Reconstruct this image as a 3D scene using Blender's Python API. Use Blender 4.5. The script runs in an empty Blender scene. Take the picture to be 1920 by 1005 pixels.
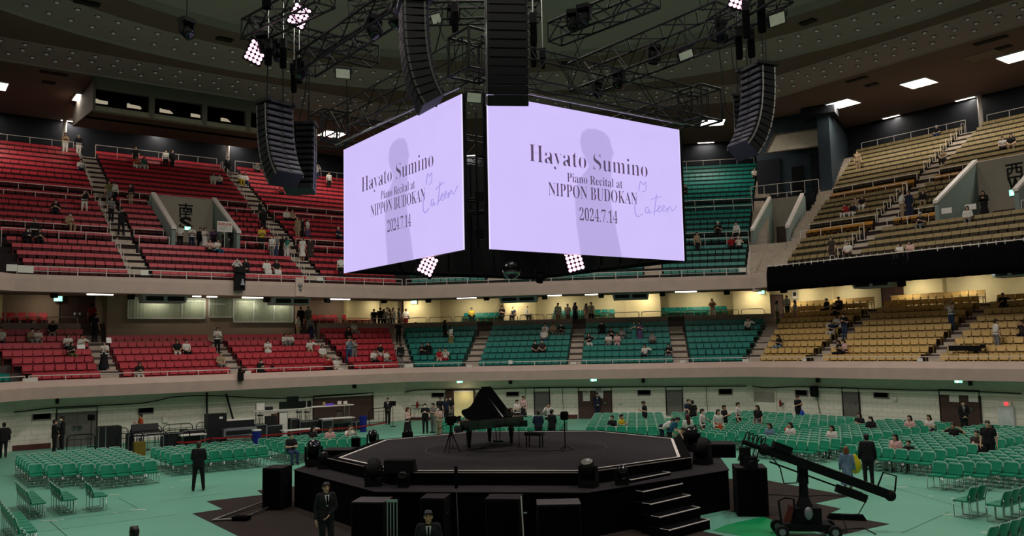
import bpy, bmesh, math, random
from mathutils import Vector, Matrix, Euler
SC = bpy.context.scene
COL = SC.collection
random.seed(7)
PI = math.pi
# ------------------------------------------------------------------ camera
FOC, CPITCH, CROLL, CYAW = 1568.5, .0947, -.0211, -.1445
CAM = Vector((4.098, -28.175, 4.8))
FWD = Vector((math.sin(CYAW)*math.cos(CPITCH), math.cos(CYAW)*math.cos(CPITCH), math.sin(CPITCH)))
_r = Vector((math.cos(CYAW), -math.sin(CYAW), 0)); _u = _r.cross(FWD)
RGT = _r*math.cos(CROLL)+_u*math.sin(CROLL); UPV = -_r*math.sin(CROLL)+_u*math.cos(CROLL)
cam = bpy.data.cameras.new('camera'); camo = bpy.data.objects.new('camera', cam); COL.objects.link(camo)
cam.sensor_width = 36; cam.lens = FOC/1920*36; cam.clip_end = 400; cam.clip_start = .1
M = Matrix.Identity(4)
for i in range(3):
    M[i][0], M[i][1], M[i][2], M[i][3] = RGT[i], UPV[i], -FWD[i], CAM[i]
camo.matrix_world = M
SC.camera = camo
# ------------------------------------------------------------------ world, view, light
SC.view_settings.view_transform = 'Standard'; SC.view_settings.look = 'None'
SC.view_settings.gamma = 1; SC.view_settings.use_curve_mapping = False
SC.view_settings.exposure = 0.0
SC.cycles.use_denoising = True
SC.cycles.max_bounces = 5; SC.cycles.diffuse_bounces = 3; SC.cycles.glossy_bounces = 2
SC.cycles.transmission_bounces = 3; SC.cycles.sample_clamp_indirect = 3
W = bpy.data.worlds.new('world'); SC.world = W; W.use_nodes = True
W.node_tree.nodes['Background'].inputs[0].default_value = (.9, .95, 1, 1)
W.node_tree.nodes['Background'].inputs[1].default_value = 0.0

def lamp(name, kind, loc, power, color=(1, 1, 1), size=1, size_y=None, aim=None, spread=None):
    d = bpy.data.lights.new(name, kind); d.energy = power; d.color = color
    if kind == 'AREA':
        d.size = size
        if size_y: d.shape = 'RECTANGLE'; d.size_y = size_y
        if spread: d.spread = spread
    else:
        d.shadow_soft_size = size
        if kind == 'SPOT': d.spot_size = spread or 1; d.spot_blend = .6
    o = bpy.data.objects.new(name, d); COL.objects.link(o); o.location = loc
    if aim is not None:
        o.rotation_euler = (Vector(aim)-Vector(loc)).to_track_quat('-Z', 'Y').to_euler()
    return o
# unseen house lamps without fittings, added above the rig to light the hall
HOUSE = [(x, y) for x in (-13, 0, 13) for y in (-13, 0, 13)]
for hx, hy in HOUSE:
    lamp('unseen_house_light', 'AREA', (hx, hy, 22.55), 800, (1, .93, .86), 2.2, 2.2, (hx, hy, 0))

# ------------------------------------------------------------------ helpers
def ray(px, py): return FWD+RGT*((px-960)/FOC)-UPV*((py-502.5)/FOC)
def atz(px, py, z=0):
    d = ray(px, py); return CAM+d*((z-CAM.z)/d.z)
def atn(px, py, n, off):
    d = ray(px, py); return CAM+d*((off-CAM.dot(n))/d.dot(n))
def atd(px, py, dep): return CAM+ray(px, py)*dep
def topz(p, py):
    lo, hi = -5., 40.
    for _ in range(40):
        m = (lo+hi)/2; d = Vector((p[0], p[1], m))-CAM
        if 502.5-FOC*d.dot(UPV)/d.dot(FWD) > py: lo = m
        else: hi = m
    return lo
def depth(p): return (Vector(p)-CAM).dot(FWD)
def pix(p):
    d = Vector(p)-CAM; z = d.dot(FWD); return 960+FOC*d.dot(RGT)/z, 502.5-FOC*d.dot(UPV)/z

SIDES = ['north', 'northwest', 'west', 'southwest', 'south', 'southeast', 'east', 'northeast']
SANG = {s: math.radians(-45+45*i) for i, s in enumerate(SIDES)}
def nrm(s): a = SANG[s]; return Vector((math.cos(a), math.sin(a), 0))
def tng(s): n = nrm(s); return Vector((n.y, -n.x, 0))
# u runs to the right as seen from inside
def P(s, rho, u, z): return nrm(s)*rho+tng(s)*u+Vector((0, 0, z))
T22 = math.tan(PI/8)

_mats = {}
def mat(name, col, rough=.7, metal=0., var=.12, scale=3., bump=0., emit=None, es=1., objcol=False, spec=.35):
    if name in _mats: return _mats[name]
    m = bpy.data.materials.new(name); m.use_nodes = True; nt = m.node_tree; N = nt.nodes; L = nt.links
    b = N['Principled BSDF']; b.inputs['Roughness'].default_value = rough; b.inputs['Metallic'].default_value = metal
    b.inputs['Specular IOR Level'].default_value = spec
    tc = N.new('ShaderNodeTexCoord'); nz = N.new('ShaderNodeTexNoise'); nz.inputs['Scale'].default_value = scale
    nz.inputs['Detail'].default_value = 3
    L.new(tc.outputs['Object'], nz.inputs['Vector'])
    mr = N.new('ShaderNodeMapRange'); mr.inputs[3].default_value = 1-var; mr.inputs[4].default_value = 1+var
    mr.inputs[1].default_value = .3; mr.inputs[2].default_value = .7
    L.new(nz.outputs[0], mr.inputs[0])
    mx = N.new('ShaderNodeVectorMath'); mx.operation = 'MULTIPLY'
    if objcol:
        oi = N.new('ShaderNodeObjectInfo'); L.new(oi.outputs['Color'], mx.inputs[0])
    else: mx.inputs[0].default_value = col[:3]
    L.new(mr.outputs[0], mx.inputs[1]); L.new(mx.outputs[0], b.inputs['Base Color'])
    if bump:
        bp = N.new('ShaderNodeBump'); bp.inputs['Strength'].default_value = bump; bp.inputs['Distance'].default_value = .02
        L.new(nz.outputs[0], bp.inputs['Height']); L.new(bp.outputs[0], b.inputs['Normal'])
    if emit:
        b.inputs['Emission Color'].default_value = (*emit, 1); b.inputs['Emission Strength'].default_value = es
    _mats[name] = m
    return m
def srgb(r, g, b):
    f = lambda c: (c/12.92 if c <= .04045 else ((c+.055)/1.055)**2.4)
    return tuple(f(v/255) for v in (r, g, b))

class MB:
    def __init__(s): s.v = []; s.f = []; s.m = []; s.mi = 0
    def add(s, vs, fs):
        k = len(s.v); s.v += [tuple(v) for v in vs]
        for f in fs: s.f.append([i+k for i in f]); s.m.append(s.mi)
        return s
    def box(s, c, d, R=None):
        c = Vector(c); h = [x/2 for x in d]; vs = []
        for x in (-1, 1):
            for y in (-1, 1):
                for z in (-1, 1):
                    p = Vector((x*h[0], y*h[1], z*h[2]))
                    if R: p = R @ p
                    vs.append(c+p)
        return s.add(vs, [(0, 1, 3, 2), (4, 6, 7, 5), (0, 4, 5, 1), (2, 3, 7, 6), (0, 2, 6, 4), (1, 5, 7, 3)])
    def bbox(s, x0, x1, y0, y1, z0, z1): return s.box(((x0+x1)/2, (y0+y1)/2, (z0+z1)/2), (x1-x0, y1-y0, z1-z0))
    def cyl(s, a, b, r, n=8, r2=None):
        a = Vector(a); b = Vector(b); r2 = r if r2 is None else r2; d = (b-a)
        if d.length < 1e-6: return s
        d.normalize(); x = d.orthogonal().normalized(); y = d.cross(x)
        vs = []
        for p, q in ((a, r), (b, r2)):
            for i in range(n):
                t = 2*PI*i/n; vs.append(p+(x*math.cos(t)+y*math.sin(t))*q)
        return s.add(vs, [(i, (i+1) % n, n+(i+1) % n, n+i) for i in range(n)]+[tuple(range(n-1, -1, -1)), tuple(range(n, 2*n))])
    def tube(s, pts, r, n=6):
        pts = [Vector(p) for p in pts]; k = len(pts); vs = []; x = None
        for i, p in enumerate(pts):
            d = (pts[min(i+1, k-1)]-pts[max(i-1, 0)]).normalized()
            if x is None: x = d.orthogonal().normalized()
            x = (x-d*x.dot(d))
            x = x.normalized() if x.length > 1e-5 else d.orthogonal().normalized()
            y = d.cross(x)
            for j in range(n):
                t = 2*PI*j/n; vs.append(p+(x*math.cos(t)+y*math.sin(t))*r)
        fs = [(i*n+j, i*n+(j+1) % n, (i+1)*n+(j+1) % n, (i+1)*n+j) for i in range(k-1) for j in range(n)]
        fs += [tuple(range(n-1, -1, -1)), tuple(range((k-1)*n, k*n))]
        return s.add(vs, fs)
    def lathe(s, c, prof, n=16, axis=None):
        c = Vector(c); vs = []; k = len(prof)
        q = axis.to_track_quat('Z', 'Y') if axis is not None else None
        for r, z in prof:
            for j in range(n):
                t = 2*PI*j/n; p = Vector((r*math.cos(t), r*math.sin(t), z))
                if q: p = q @ p
                vs.append(c+p)
        fs = [(i*n+j, i*n+(j+1) % n, (i+1)*n+(j+1) % n, (i+1)*n+j) for i in range(k-1) for j in range(n)]
        fs += [tuple(range(n-1, -1, -1)), tuple(range((k-1)*n, k*n))]
        return s.add(vs, fs)
    def ball(s, c, r, n=10, m=6, sc=(1, 1, 1), R=None):
        pr = []; vs = []
        for i in range(m+1):
            a = -PI/2+PI*i/m
            for j in range(n):
                t = 2*PI*j/n
                p = Vector((math.cos(a)*math.cos(t)*r*sc[0], math.cos(a)*math.sin(t)*r*sc[1], math.sin(a)*r*sc[2]))
                if R: p = R @ p
                vs.append(Vector(c)+p)
        return s.add(vs, [(i*n+j, i*n+(j+1) % n, (i+1)*n+(j+1) % n, (i+1)*n+j) for i in range(m) for j in range(n)])
    def prism(s, poly, z0, z1):          # poly: list of (x,y), counter-clockwise
        n = len(poly); vs = [(x, y, z0) for x, y in poly]+[(x, y, z1) for x, y in poly]
        return s.add(vs, [tuple(range(n-1, -1, -1)), tuple(range(n, 2*n))]+[(i, (i+1) % n, n+(i+1) % n, n+i) for i in range(n)])
    def hull(s, a, b):                   # two matching outlines joined
        n = len(a)
        return s.add(list(a)+list(b), [tuple(range(n-1, -1, -1)), tuple(range(n, 2*n))]+[(i, (i+1) % n, n+(i+1) % n, n+i) for i in range(n)])
    def mesh(s, name, mats, smooth=False):
        me = bpy.data.meshes.new(name); me.from_pydata(s.v, [], s.f)
        for m in (mats if isinstance(mats, (list, tuple)) else [mats]): me.materials.append(m)
        if any(s.m): me.polygons.foreach_set('material_index', s.m)
        if smooth: me.polygons.foreach_set('use_smooth', [True]*len(s.f))
        me.validate(); me.update()
        return me
    def build(s, name, mats, parent=None, smooth=False, loc=None, rot=0):
        return link(name, s.mesh(name, mats, smooth), parent, loc, rot)
def fixn(me):
    b = bmesh.new(); b.from_mesh(me); bmesh.ops.recalc_face_normals(b, faces=b.faces); b.to_mesh(me); b.free(); return me
def link(name, me, parent=None, loc=None, rot=0):
    o = bpy.data.objects.new(name, me); COL.objects.link(o)
    if parent: o.parent = parent
    if loc is not None: o.location = loc
    if rot: o.rotation_euler = (0, 0, rot) if not isinstance(rot, (tuple, Euler)) else rot
    return o
def empty(name, loc=(0, 0, 0), rot=0): return link(name, None, None, loc, rot)
def tag(o, label, cat, group=None, kind=None):
    o['label'] = label; o['category'] = cat
    if group: o['group'] = group
    if kind: o['kind'] = kind
    return o
def struct(o, label, cat): return tag(o, label, cat, None, 'structure')
def kids(o): return [c for c in COL.objects if c.parent == o]
def dup(root, parts, loc, rot=0, scale=None):
    r = root.copy(); COL.objects.link(r); r.location = loc; r.rotation_euler = (0, 0, rot)
    if scale: r.scale = (scale,)*3
    for p in parts:
        c = p.copy(); COL.objects.link(c); c.parent = r
    return r
ORD = ['first', 'second', 'third', 'fourth', 'fifth', 'sixth', 'seventh', 'eighth', 'ninth', 'tenth', 'eleventh', 'twelfth', 'thirteenth', 'fourteenth', 'fifteenth', 'sixteenth', 'seventeenth', 'eighteenth', 'nineteenth', 'twentieth']
def orde(i):
    return ORD[i] if i < 20 else ['twenty', 'thirty', 'forty', 'fifty'][i//10-2]+'-'+ORD[i % 10]
# ------------------------------------------------------------------ materials
GREEN_FLOOR = mat('floor_green', srgb(112, 178, 152), .45, 0, .06, .35, spec=.3)
PAR = mat('parapet_beige', srgb(188, 165, 154), .8, 0, .06, 1.5)
PART = mat('parapet_top', srgb(200, 176, 164), .75, 0, .05, 1.5)  # lighter beige: light caught by the slanted ledge put into its colour
CONC = mat('concrete_grey', srgb(150, 138, 130), .85, 0, .12, 2., .1)
CONCD = mat('concrete_dark', srgb(70, 62, 60), .9, 0, .15, 2.)
STEP = mat('step_tread', srgb(190, 176, 160), .85, 0, .1, 3.)
WALLW = mat('white_block_wall', srgb(232, 224, 208), .85, 0, .05, 2.)
WALLG = mat('green_grey_band', srgb(108, 130, 108), .85, 0, .08, 1.5)
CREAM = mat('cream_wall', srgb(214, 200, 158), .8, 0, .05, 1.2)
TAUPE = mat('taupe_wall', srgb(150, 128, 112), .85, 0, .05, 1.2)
CEIL = mat('ceiling_brown', srgb(134, 108, 96), .9, 0, .06, .3)
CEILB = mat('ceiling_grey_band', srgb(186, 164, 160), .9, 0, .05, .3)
DARK = mat('dark_navy', srgb(26, 28, 36), .8, 0, .15, .8)
TEALD = mat('tower_slate', srgb(44, 56, 66), .7, 0, .12, .8)
WOODD = mat('door_brown', srgb(78, 54, 48), .6, 0, .1, 2.)
GREYD = mat('door_grey', srgb(112, 106, 102), .6, 0, .08, 2.)
BLACK = mat('matt_black', srgb(13, 13, 15), .75, 0, .2, 6., spec=.2)
BLK2 = mat('black_fabric', srgb(11, 11, 13), 1., 0, .25, 9., spec=.03)
STAGE = mat('stage_deck_black', srgb(50, 46, 48), .85, 0, .1, 2., spec=.1)
SKIRT = mat('stage_skirt_black', srgb(8, 8, 10), .95, 0, .2, 4., spec=.05)
GLOSS = mat('piano_black', srgb(9, 9, 11), .08, 0, .02, 1., spec=.6)
METAL = mat('steel_tube', srgb(175, 175, 172), .3, .9, .05, 8.)
RAILW = mat('rail_white', srgb(222, 212, 204), .45, 0, .05, 6.)
FRAMEW = mat('frame_white', srgb(226, 226, 222), .5, 0, .04, 5.)
OUTLET = mat('outlet_grey', srgb(170, 176, 184), .5, 0, .05, 4.)
TRUSSM = mat('truss_black', srgb(12, 12, 13), .6, 0, .15, 8., spec=.25)
CHROME = mat('chrome_frame', srgb(190, 192, 190), .2, 1, .03, 9.)
WHITE = mat('white_edge', srgb(235, 225, 218), .5, 0, .04, 5.)
WHITEP = mat('white_paper', srgb(225, 220, 212), .8, 0, .04, 9.)
RUBBER = mat('rubber', srgb(22, 22, 23), .7, 0, .1, 9.)
RED = mat('red_tape', srgb(150, 22, 28), .5, 0, .1, 6.)
VENT = mat('vent_dark', srgb(40, 32, 30), .8, 0, .1, 6.)
SIL = mat('silver_grey', srgb(140, 144, 150), .45, .3, .06, 4.)
SEATM = {'red': mat('seat_red', srgb(186, 44, 58), .42, 0, .08, 9., spec=.4), 'teal': mat('seat_teal', srgb(8, 124, 112), .42, 0, .08, 9., spec=.4),
         'tan': mat('seat_tan', srgb(212, 176, 110), .45, 0, .08, 9., spec=.4), 'orange': mat('seat_orange', srgb(196, 132, 40), .5, 0, .08, 9.)}
LIT = mat('lamp_diffuser', (1, 1, 1), .5, 0, 0, 1., emit=(1, .95, .84), es=6.)
LITC = mat('ceiling_lamp_diffuser', (1, 1, 1), .5, 0, 0, 1., emit=(1, .93, .82), es=9.)
EXITG = mat('exit_green_light', (.1, .8, .4), .5, 0, 0, 1., emit=(.25, 1, .55), es=2.2)

# white wall painted over blocks: a brick pattern in the colour
def brickmat(name, c1, c2, sx, sy, mort):
    m = mat(name, c1, .85); nt = m.node_tree; N = nt.nodes; L = nt.links; b = N['Principled BSDF']
    bk = N.new('ShaderNodeTexBrick'); bk.inputs['Color1'].default_value = (*c1, 1); bk.inputs['Color2'].default_value = (*c2, 1)
    bk.inputs['Mortar'].default_value = (*mort, 1); bk.inputs['Scale'].default_value = 1; bk.inputs['Brick Width'].default_value = sx
    bk.inputs['Row Height'].default_value = sy; bk.inputs['Mortar Size'].default_value = .012
    tc = N.new('ShaderNodeTexCoord'); L.new(tc.outputs['UV'], bk.inputs['Vector']); L.new(bk.outputs[0], b.inputs['Base Color'])
    return m
BRICK = brickmat('white_brick_wall', srgb(244, 232, 218), srgb(238, 226, 212), .6, .25, srgb(206, 196, 182))

# ------------------------------------------------------------------ ring building: a profile swept along one side, mitred at the octagon's corners
def sweep(mb, s, prof, u0=None, u1=None, closed=True):
    n = len(prof)
    a = [P(s, r, (-r*T22 if u0 is None else u0(r) if callable(u0) else u0), z) for r, z in prof]
    b = [P(s, r, (r*T22 if u1 is None else u1(r) if callable(u1) else u1), z) for r, z in prof]
    k = len(mb.v); fs = [(i, (i+1) % n, n+(i+1) % n, n+i) for i in range(n if closed else n-1)]
    if closed: fs += [tuple(range(n-1, -1, -1)), tuple(range(n, 2*n))]
    mb.add(a+b, fs); return mb
def sbox(mb, s, r0, r1, u0, u1, z0, z1): return sweep(mb, s, [(r0, z0), (r1, z0), (r1, z1), (r0, z1)], u0, u1)
def uvwall(me):     # metres along / up, for the brick pattern
    uv = me.uv_layers.new(name='uv')
    for p in me.polygons:
        n = p.normal; t = Vector((-n.y, n.x, 0))
        if t.length < .1: t = Vector((1, 0, 0))
        for li in p.loop_indices:
            c = me.vertices[me.loops[li].vertex_index].co; uv.data[li].uv = (c.dot(t.normalized()), c.z)
    return me

RA = 26.6; RU = 28.34
ALLS = SIDES
VIS = ['southeast', 'south', 'southwest', 'west', 'northwest']
# floor
def octo(r): return [(r/math.cos(PI/8)*math.cos(math.radians(22.5+45*i)), r/math.cos(PI/8)*math.sin(math.radians(22.5+45*i))) for i in range(8)]
struct(MB().prism(octo(28.6), -.3, 0).build('floor', GREEN_FLOOR), 'green painted arena floor under chairs and stage', 'floor')
# seams of the floor boards
def seam(a, b, w=.02):
    a = Vector((*a, .002)); b = Vector((*b, .002)); d = (b-a).normalized(); n = Vector((-d.y, d.x, 0))*w/2
    return [a-n, b-n, b+n, a+n]
for s in ALLS:
    m = MB(); sbox(m, s, 28.0, 28.5, None, None, 0, 1.84)
    o = m.build('wall_'+s, BRICK); fixn(o.data); uvwall(o.data); struct(o, 'white painted block wall round the arena floor, %s side' % s, 'wall')
    m = MB(); sbox(m, s, 27.9, 28.5, None, None, 1.84, 3.15)
    m2 = m.build('trim_1', WALLW); fixn(m2.data); struct(m2, 'white wall band above the block wall, %s side' % s, 'wall trim')  # plain white; any green cast on it is bounce from the floor
    m = MB(); sweep(m, s, [(26.6, 2.66), (28.0, 2.66), (28.0, 3.1), (27.15, 3.1), (27.15, 3.6), (27.0, 3.6), (26.6, 3.26)])
    o = m.build('lower_balcony_parapet', [PAR, PART]); fixn(o.data)
    for p in o.data.polygons:
        if p.normal.z > .3: p.material_index = 1
    struct(o, 'beige parapet along the front of the lower stand, %s side' % s, 'parapet')
    m = MB(); sweep(m, s, [(28.34, 8.33), (29.2, 8.33), (29.2, 8.75), (28.62, 8.75), (28.62, 9.25), (28.38, 9.25), (28.34, 9.02)])
    o = m.build('upper_balcony_parapet', PAR); fixn(o.data)
    struct(o, 'beige parapet along the front of the upper stand, %s side' % s, 'parapet')

# ------------------------------------------------------------------ stands
LZ = [3.98+.41*i for i in range(10)]           # seat-back top of each lower row
LR = [27.8+.9*i for i in range(10)]
LF = [z-.82 for z in LZ]                       # its floor
UR = [28.9, 29.75, 30.6, 31.45, 32.3, 33.65, 34.5, 35.35, 36.2, 37.05, 37.9, 39.25, 40.1, 40.95, 41.8, 42.65, 43.5, 44.35, 45.2, 46.05, 46.9]
UZ = [9.75, 10.25, 10.77, 11.27, 11.74, 12.46, 13.11, 13.62, 14.13, 14.63, 15.1, 15.76, 16.47, 16.96, 17.48, 17.99, 18.5, 19.01, 19.52, 20.04, 20.55]
UF = [z-.72 for z in UZ]
WALKZ = 6.35
def lower_prof(s):
    if s == 'west': nr = 10
    else: nr = 7
    p = [(27.0, 2.8), (27.0, LF[0])]
    for i in range(1, nr): p += [(LR[i]-.76, LF[i-1]), (LR[i]-.76, LF[i])]
    if s == 'west': p += [(37.2, LF[9]), (37.2, 2.8)]
    else: p += [(33.82, LF[6]), (33.82, 6.79), (33.96, 6.79), (33.96, WALKZ), (36.0, WALKZ), (36.0, 6.75), (37.2, 6.75), (37.2, 2.8)]
    return p
def EDGE_SW(r): return min(11.5+.21*(r-28.9), r*T22)
def EDGE_W(r): return -min(9.7+.285*(r-28.9), r*T22)
def riser(i): return UR[i]-.74 if i not in (5, 6, 11, 12) else {5: 33.0, 6: 34.1, 11: 38.6, 12: 39.7}[i]
def upper_prof(cut=0):
    p = [(28.6, 8.6), (28.6, UF[0])]
    for i in range(1, 21):
        if cut and 6 <= i <= 11:
            if i == 11: p += [(38.45, UF[5]), (38.45, UF[11])]
            continue
        p += [(riser(i), UF[i-1]), (riser(i), UF[i])]
    return p+[(48.5, UF[20]), (48.5, UF[20]-1), (39, 11.5), (33, 8.6)]
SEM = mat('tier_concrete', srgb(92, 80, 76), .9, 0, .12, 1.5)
for s in ALLS:
    o = sweep(MB(), s, lower_prof(s)).build('lower_stand_steps', SEM); fixn(o.data)
    struct(o, 'stepped concrete of the lower stand, %s side' % s, 'stand')
    segs = [(None, None, 0)]
    if s == 'southwest': segs = [(None, EDGE_SW, 0)]
    if s == 'south': segs = [(None, -2.5, 0), (-2.5, 1.7, 1), (1.7, None, 0)]
    if s == 'west': segs = [(EDGE_W, -1.7, 0), (-1.7, 2.75, 1), (2.75, None, 0)]
    for a, b, cut in segs:
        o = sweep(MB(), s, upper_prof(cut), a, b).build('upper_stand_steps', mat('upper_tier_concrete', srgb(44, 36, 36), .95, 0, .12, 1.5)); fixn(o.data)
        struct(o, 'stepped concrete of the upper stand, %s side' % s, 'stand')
    # soffit under the upper stand, back wall of the lower stand, back wall of the upper stand
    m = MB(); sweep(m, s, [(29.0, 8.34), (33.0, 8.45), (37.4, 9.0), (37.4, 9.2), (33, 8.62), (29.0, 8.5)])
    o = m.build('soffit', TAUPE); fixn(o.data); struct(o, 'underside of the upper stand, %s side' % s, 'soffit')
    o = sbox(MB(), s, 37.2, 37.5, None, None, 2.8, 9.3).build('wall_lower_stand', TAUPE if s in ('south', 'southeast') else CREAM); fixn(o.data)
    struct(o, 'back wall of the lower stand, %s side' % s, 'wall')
    o = sbox(MB(), s, 48.5, 48.8, None, None, 18, 23.2).build('wall_upper_stand', DARK); fixn(o.data)
    struct(o, 'dark wall behind the top row of the upper stand, %s side' % s, 'wall')
# ceiling: flat outer field with an octagonal band, a round band and a middle field
def ringmesh(mb, ra, rb, za, zb):
    k = len(ra); mb.add([(x, y, za) for x, y in ra]+[(x, y, zb) for x, y in rb], [(i, (i+1) % k, k+(i+1) % k, k+i) for i in range(k)]); return mb
def circ(r, n=64): return [(r*math.cos(2*PI*i/n+PI/8), r*math.sin(2*PI*i/n+PI/8)) for i in range(n)]
def octn(r, n=64):
    o = octo(r); out = []
    for i in range(8):
        a, b = o[i], o[(i+1) % 8]
        for j in range(n//8): t = j*8/n; out.append((a[0]*(1-t)+b[0]*t, a[1]*(1-t)+b[1]*t))
    return out
m = MB()
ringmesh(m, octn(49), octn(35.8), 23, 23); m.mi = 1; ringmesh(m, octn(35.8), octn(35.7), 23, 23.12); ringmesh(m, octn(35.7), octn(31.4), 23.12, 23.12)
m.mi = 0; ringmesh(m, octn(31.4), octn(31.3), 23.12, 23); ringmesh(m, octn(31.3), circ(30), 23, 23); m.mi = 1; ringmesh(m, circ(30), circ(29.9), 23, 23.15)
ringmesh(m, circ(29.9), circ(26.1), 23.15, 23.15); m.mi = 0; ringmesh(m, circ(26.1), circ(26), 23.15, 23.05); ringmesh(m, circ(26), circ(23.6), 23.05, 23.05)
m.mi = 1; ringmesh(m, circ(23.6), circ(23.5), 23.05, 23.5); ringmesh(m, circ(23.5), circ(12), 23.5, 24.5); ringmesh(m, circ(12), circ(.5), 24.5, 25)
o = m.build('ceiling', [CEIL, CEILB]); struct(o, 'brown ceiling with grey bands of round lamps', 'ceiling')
# ------------------------------------------------------------------ seats of the stands
def local(s, rho, u, z): return P(s, rho, u, z), SANG[s]-PI/2      # local +y points outwards
def low_seat(col):
    m = SEATM[col]; dk = mat('seat_frame_'+col, tuple(c*.45 for c in {'red': srgb(186, 44, 58), 'teal': srgb(8, 124, 112), 'tan': srgb(196, 166, 98), 'orange': srgb(196, 132, 40)}[col]), .5)
    f = MB()
    for x in (-.225, .225):
        f.bbox(x-.018, x+.018, -.06, .0, 0, .62); f.bbox(x-.018, x+.018, -.36, -.06, .40, .44); f.bbox(x-.018, x+.018, -.36, -.32, 0, .40)
    f.bbox(-.225, .225, -.05, -.01, .3, .34)
    b = MB(); T = Matrix.Rotation(math.radians(-10), 3, 'X')
    b.box((0, 0, .665), (.465, .035, .31), T); b.box((0, .022, .81), (.465, .05, .025), T)
    p = MB(); p.bbox(-.205, .205, -.40, -.03, .405, .45); p.bbox(-.205, .205, -.415, -.385, .385, .45)
    return f.mesh('seat_frame', dk), b.mesh('backrest', m), p.mesh('seat_pan', m)
UPM = {'red': SEATM['red'], 'teal': SEATM['teal'], 'orange': SEATM['orange'], 'tan': mat('seat_tan_upper', srgb(152, 132, 90), .55, 0, .1, 9.)}  # tan of the upper stand is a darker, duller copy
def up_seat(col):
    m = UPM[col]; dk = mat('seat_frame_'+col, tuple(c*.45 for c in {'red': srgb(186, 44, 58), 'teal': srgb(8, 124, 112), 'tan': srgb(150, 130, 90), 'orange': srgb(196, 132, 40)}[col]), .5)
    f = MB()
    for x in (-.2, .2): f.bbox(x-.018, x+.018, -.12, -.06, 0, .5)
    f.bbox(-.2, .2, -.1, -.07, .3, .34)
    b = MB(); T = Matrix.Rotation(math.radians(-14), 3, 'X'); b.box((0, 0, .605), (.475, .035, .225), T)
    p = MB(); p.bbox(-.22, .22, -.12, -.075, .28, .47)  # near-black pan: shade of the gap between rows put into its colour
    return f.mesh('seat_frame', dk), b.mesh('backrest', m), p.mesh('seat_pan', mat('seat_gap_shade_'+col, tuple(c*.12 for c in {'red': srgb(186, 44, 58), 'teal': srgb(8, 124, 112), 'tan': srgb(150, 130, 90), 'orange': srgb(196, 132, 40)}[col]), .7))
CL = 10.7
def lower_blocks(s, i):
    r = LR[i]; c = r*T22-.62
    bl = [(-c, -7.6), (-6.45, -.5), (.5, 6.45), (7.6, c)]
    if s == 'south' and i == 6: bl = [bl[0], None, None, bl[3]]
    if s == 'west' and i >= 7:
        if i == 9: bl = [bl[0], bl[1], None, None]
    return bl
def upper_blocks(s, i):
    r = UR[i]; c = r*T22-.6
    lo, hi = -c, c
    if s == 'southwest': hi = EDGE_SW(r)-.1
    if s == 'west': lo = EDGE_W(r)+.1
    if s == 'south': lo = max(-c, -(11.1+.22*(r-28.9)))
    mid = [(-4.75, 4.75)]
    if s in ('south', 'west') and 5 <= i <= 11:
        a, b = ((-2.75, 1.95) if s == 'south' else (-1.95, 3.0)); mid = [(-4.75, a), (b, 4.75)]
    return [(lo, -6.1)]+mid+[(6.1, hi)]
seats = []        # (tier, side, row, block, index, colour, rho, u, z)
for s in ('southeast', 'south', 'southwest', 'west'):
    for i in range(10 if s == 'west' else 7):
        for k, b in enumerate(lower_blocks(s, i)):
            if not b: continue
            n = int((b[1]-b[0])/.49+.3); d = (b[1]-b[0])/n
            for j in range(n):
                col = {'south': 'red', 'west': 'tan'}.get(s, 'teal')
                seats.append(('low', s, i, k, j, col, LR[i], b[0]+d*(j+.5), LF[i]))
    for i in range(21):
        if s == 'southeast': break
        for k, b in enumerate(upper_blocks(s, i)):
            n = int((b[1]-b[0])/.5+.3); d = (b[1]-b[0])/max(n, 1)
            for j in range(n):
                col = {'south': 'red', 'southwest': 'teal', 'west': 'orange' if i in (5, 11) else 'tan'}[s]
                seats.append(('up', s, i, k, j, col, UR[i], b[0]+d*(j+.5), UF[i]))
# the single rows on the walkway behind the lower stand
BACKROWS = {'south': [(-15, -12.2), (-11.9, -9), (7.9, 10.6), (11, 13.6)], 'southwest': [(-9.3, -6.3), (-2.2, 2.6), (6.1, 11.0)], 'southeast': []}
for s, bl in BACKROWS.items():
    for k, b in enumerate(bl):
        n = int((b[1]-b[0])/.49); d = (b[1]-b[0])/n
        for j in range(n): seats.append(('low', s, 10, k, j, 'red' if s == 'south' else 'teal', 36.8, b[0]+d*(j+.5), 6.75))
vis = []
for t in seats:
    p = P(t[1], t[6], t[7], t[8]+.7); x, y = pix(p)
    if -25 < x < 1945: vis.append((t, depth(p), (0 if t[0] == 'low' else 1000)))
BLK = {'south': 'south', 'southwest': 'southwest', 'west': 'west', 'southeast': 'southeast'}
bykind = {}
for t, d, w in vis: bykind.setdefault(t[5], []).append((w+d, t))
SEAT_AT = {}
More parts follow.
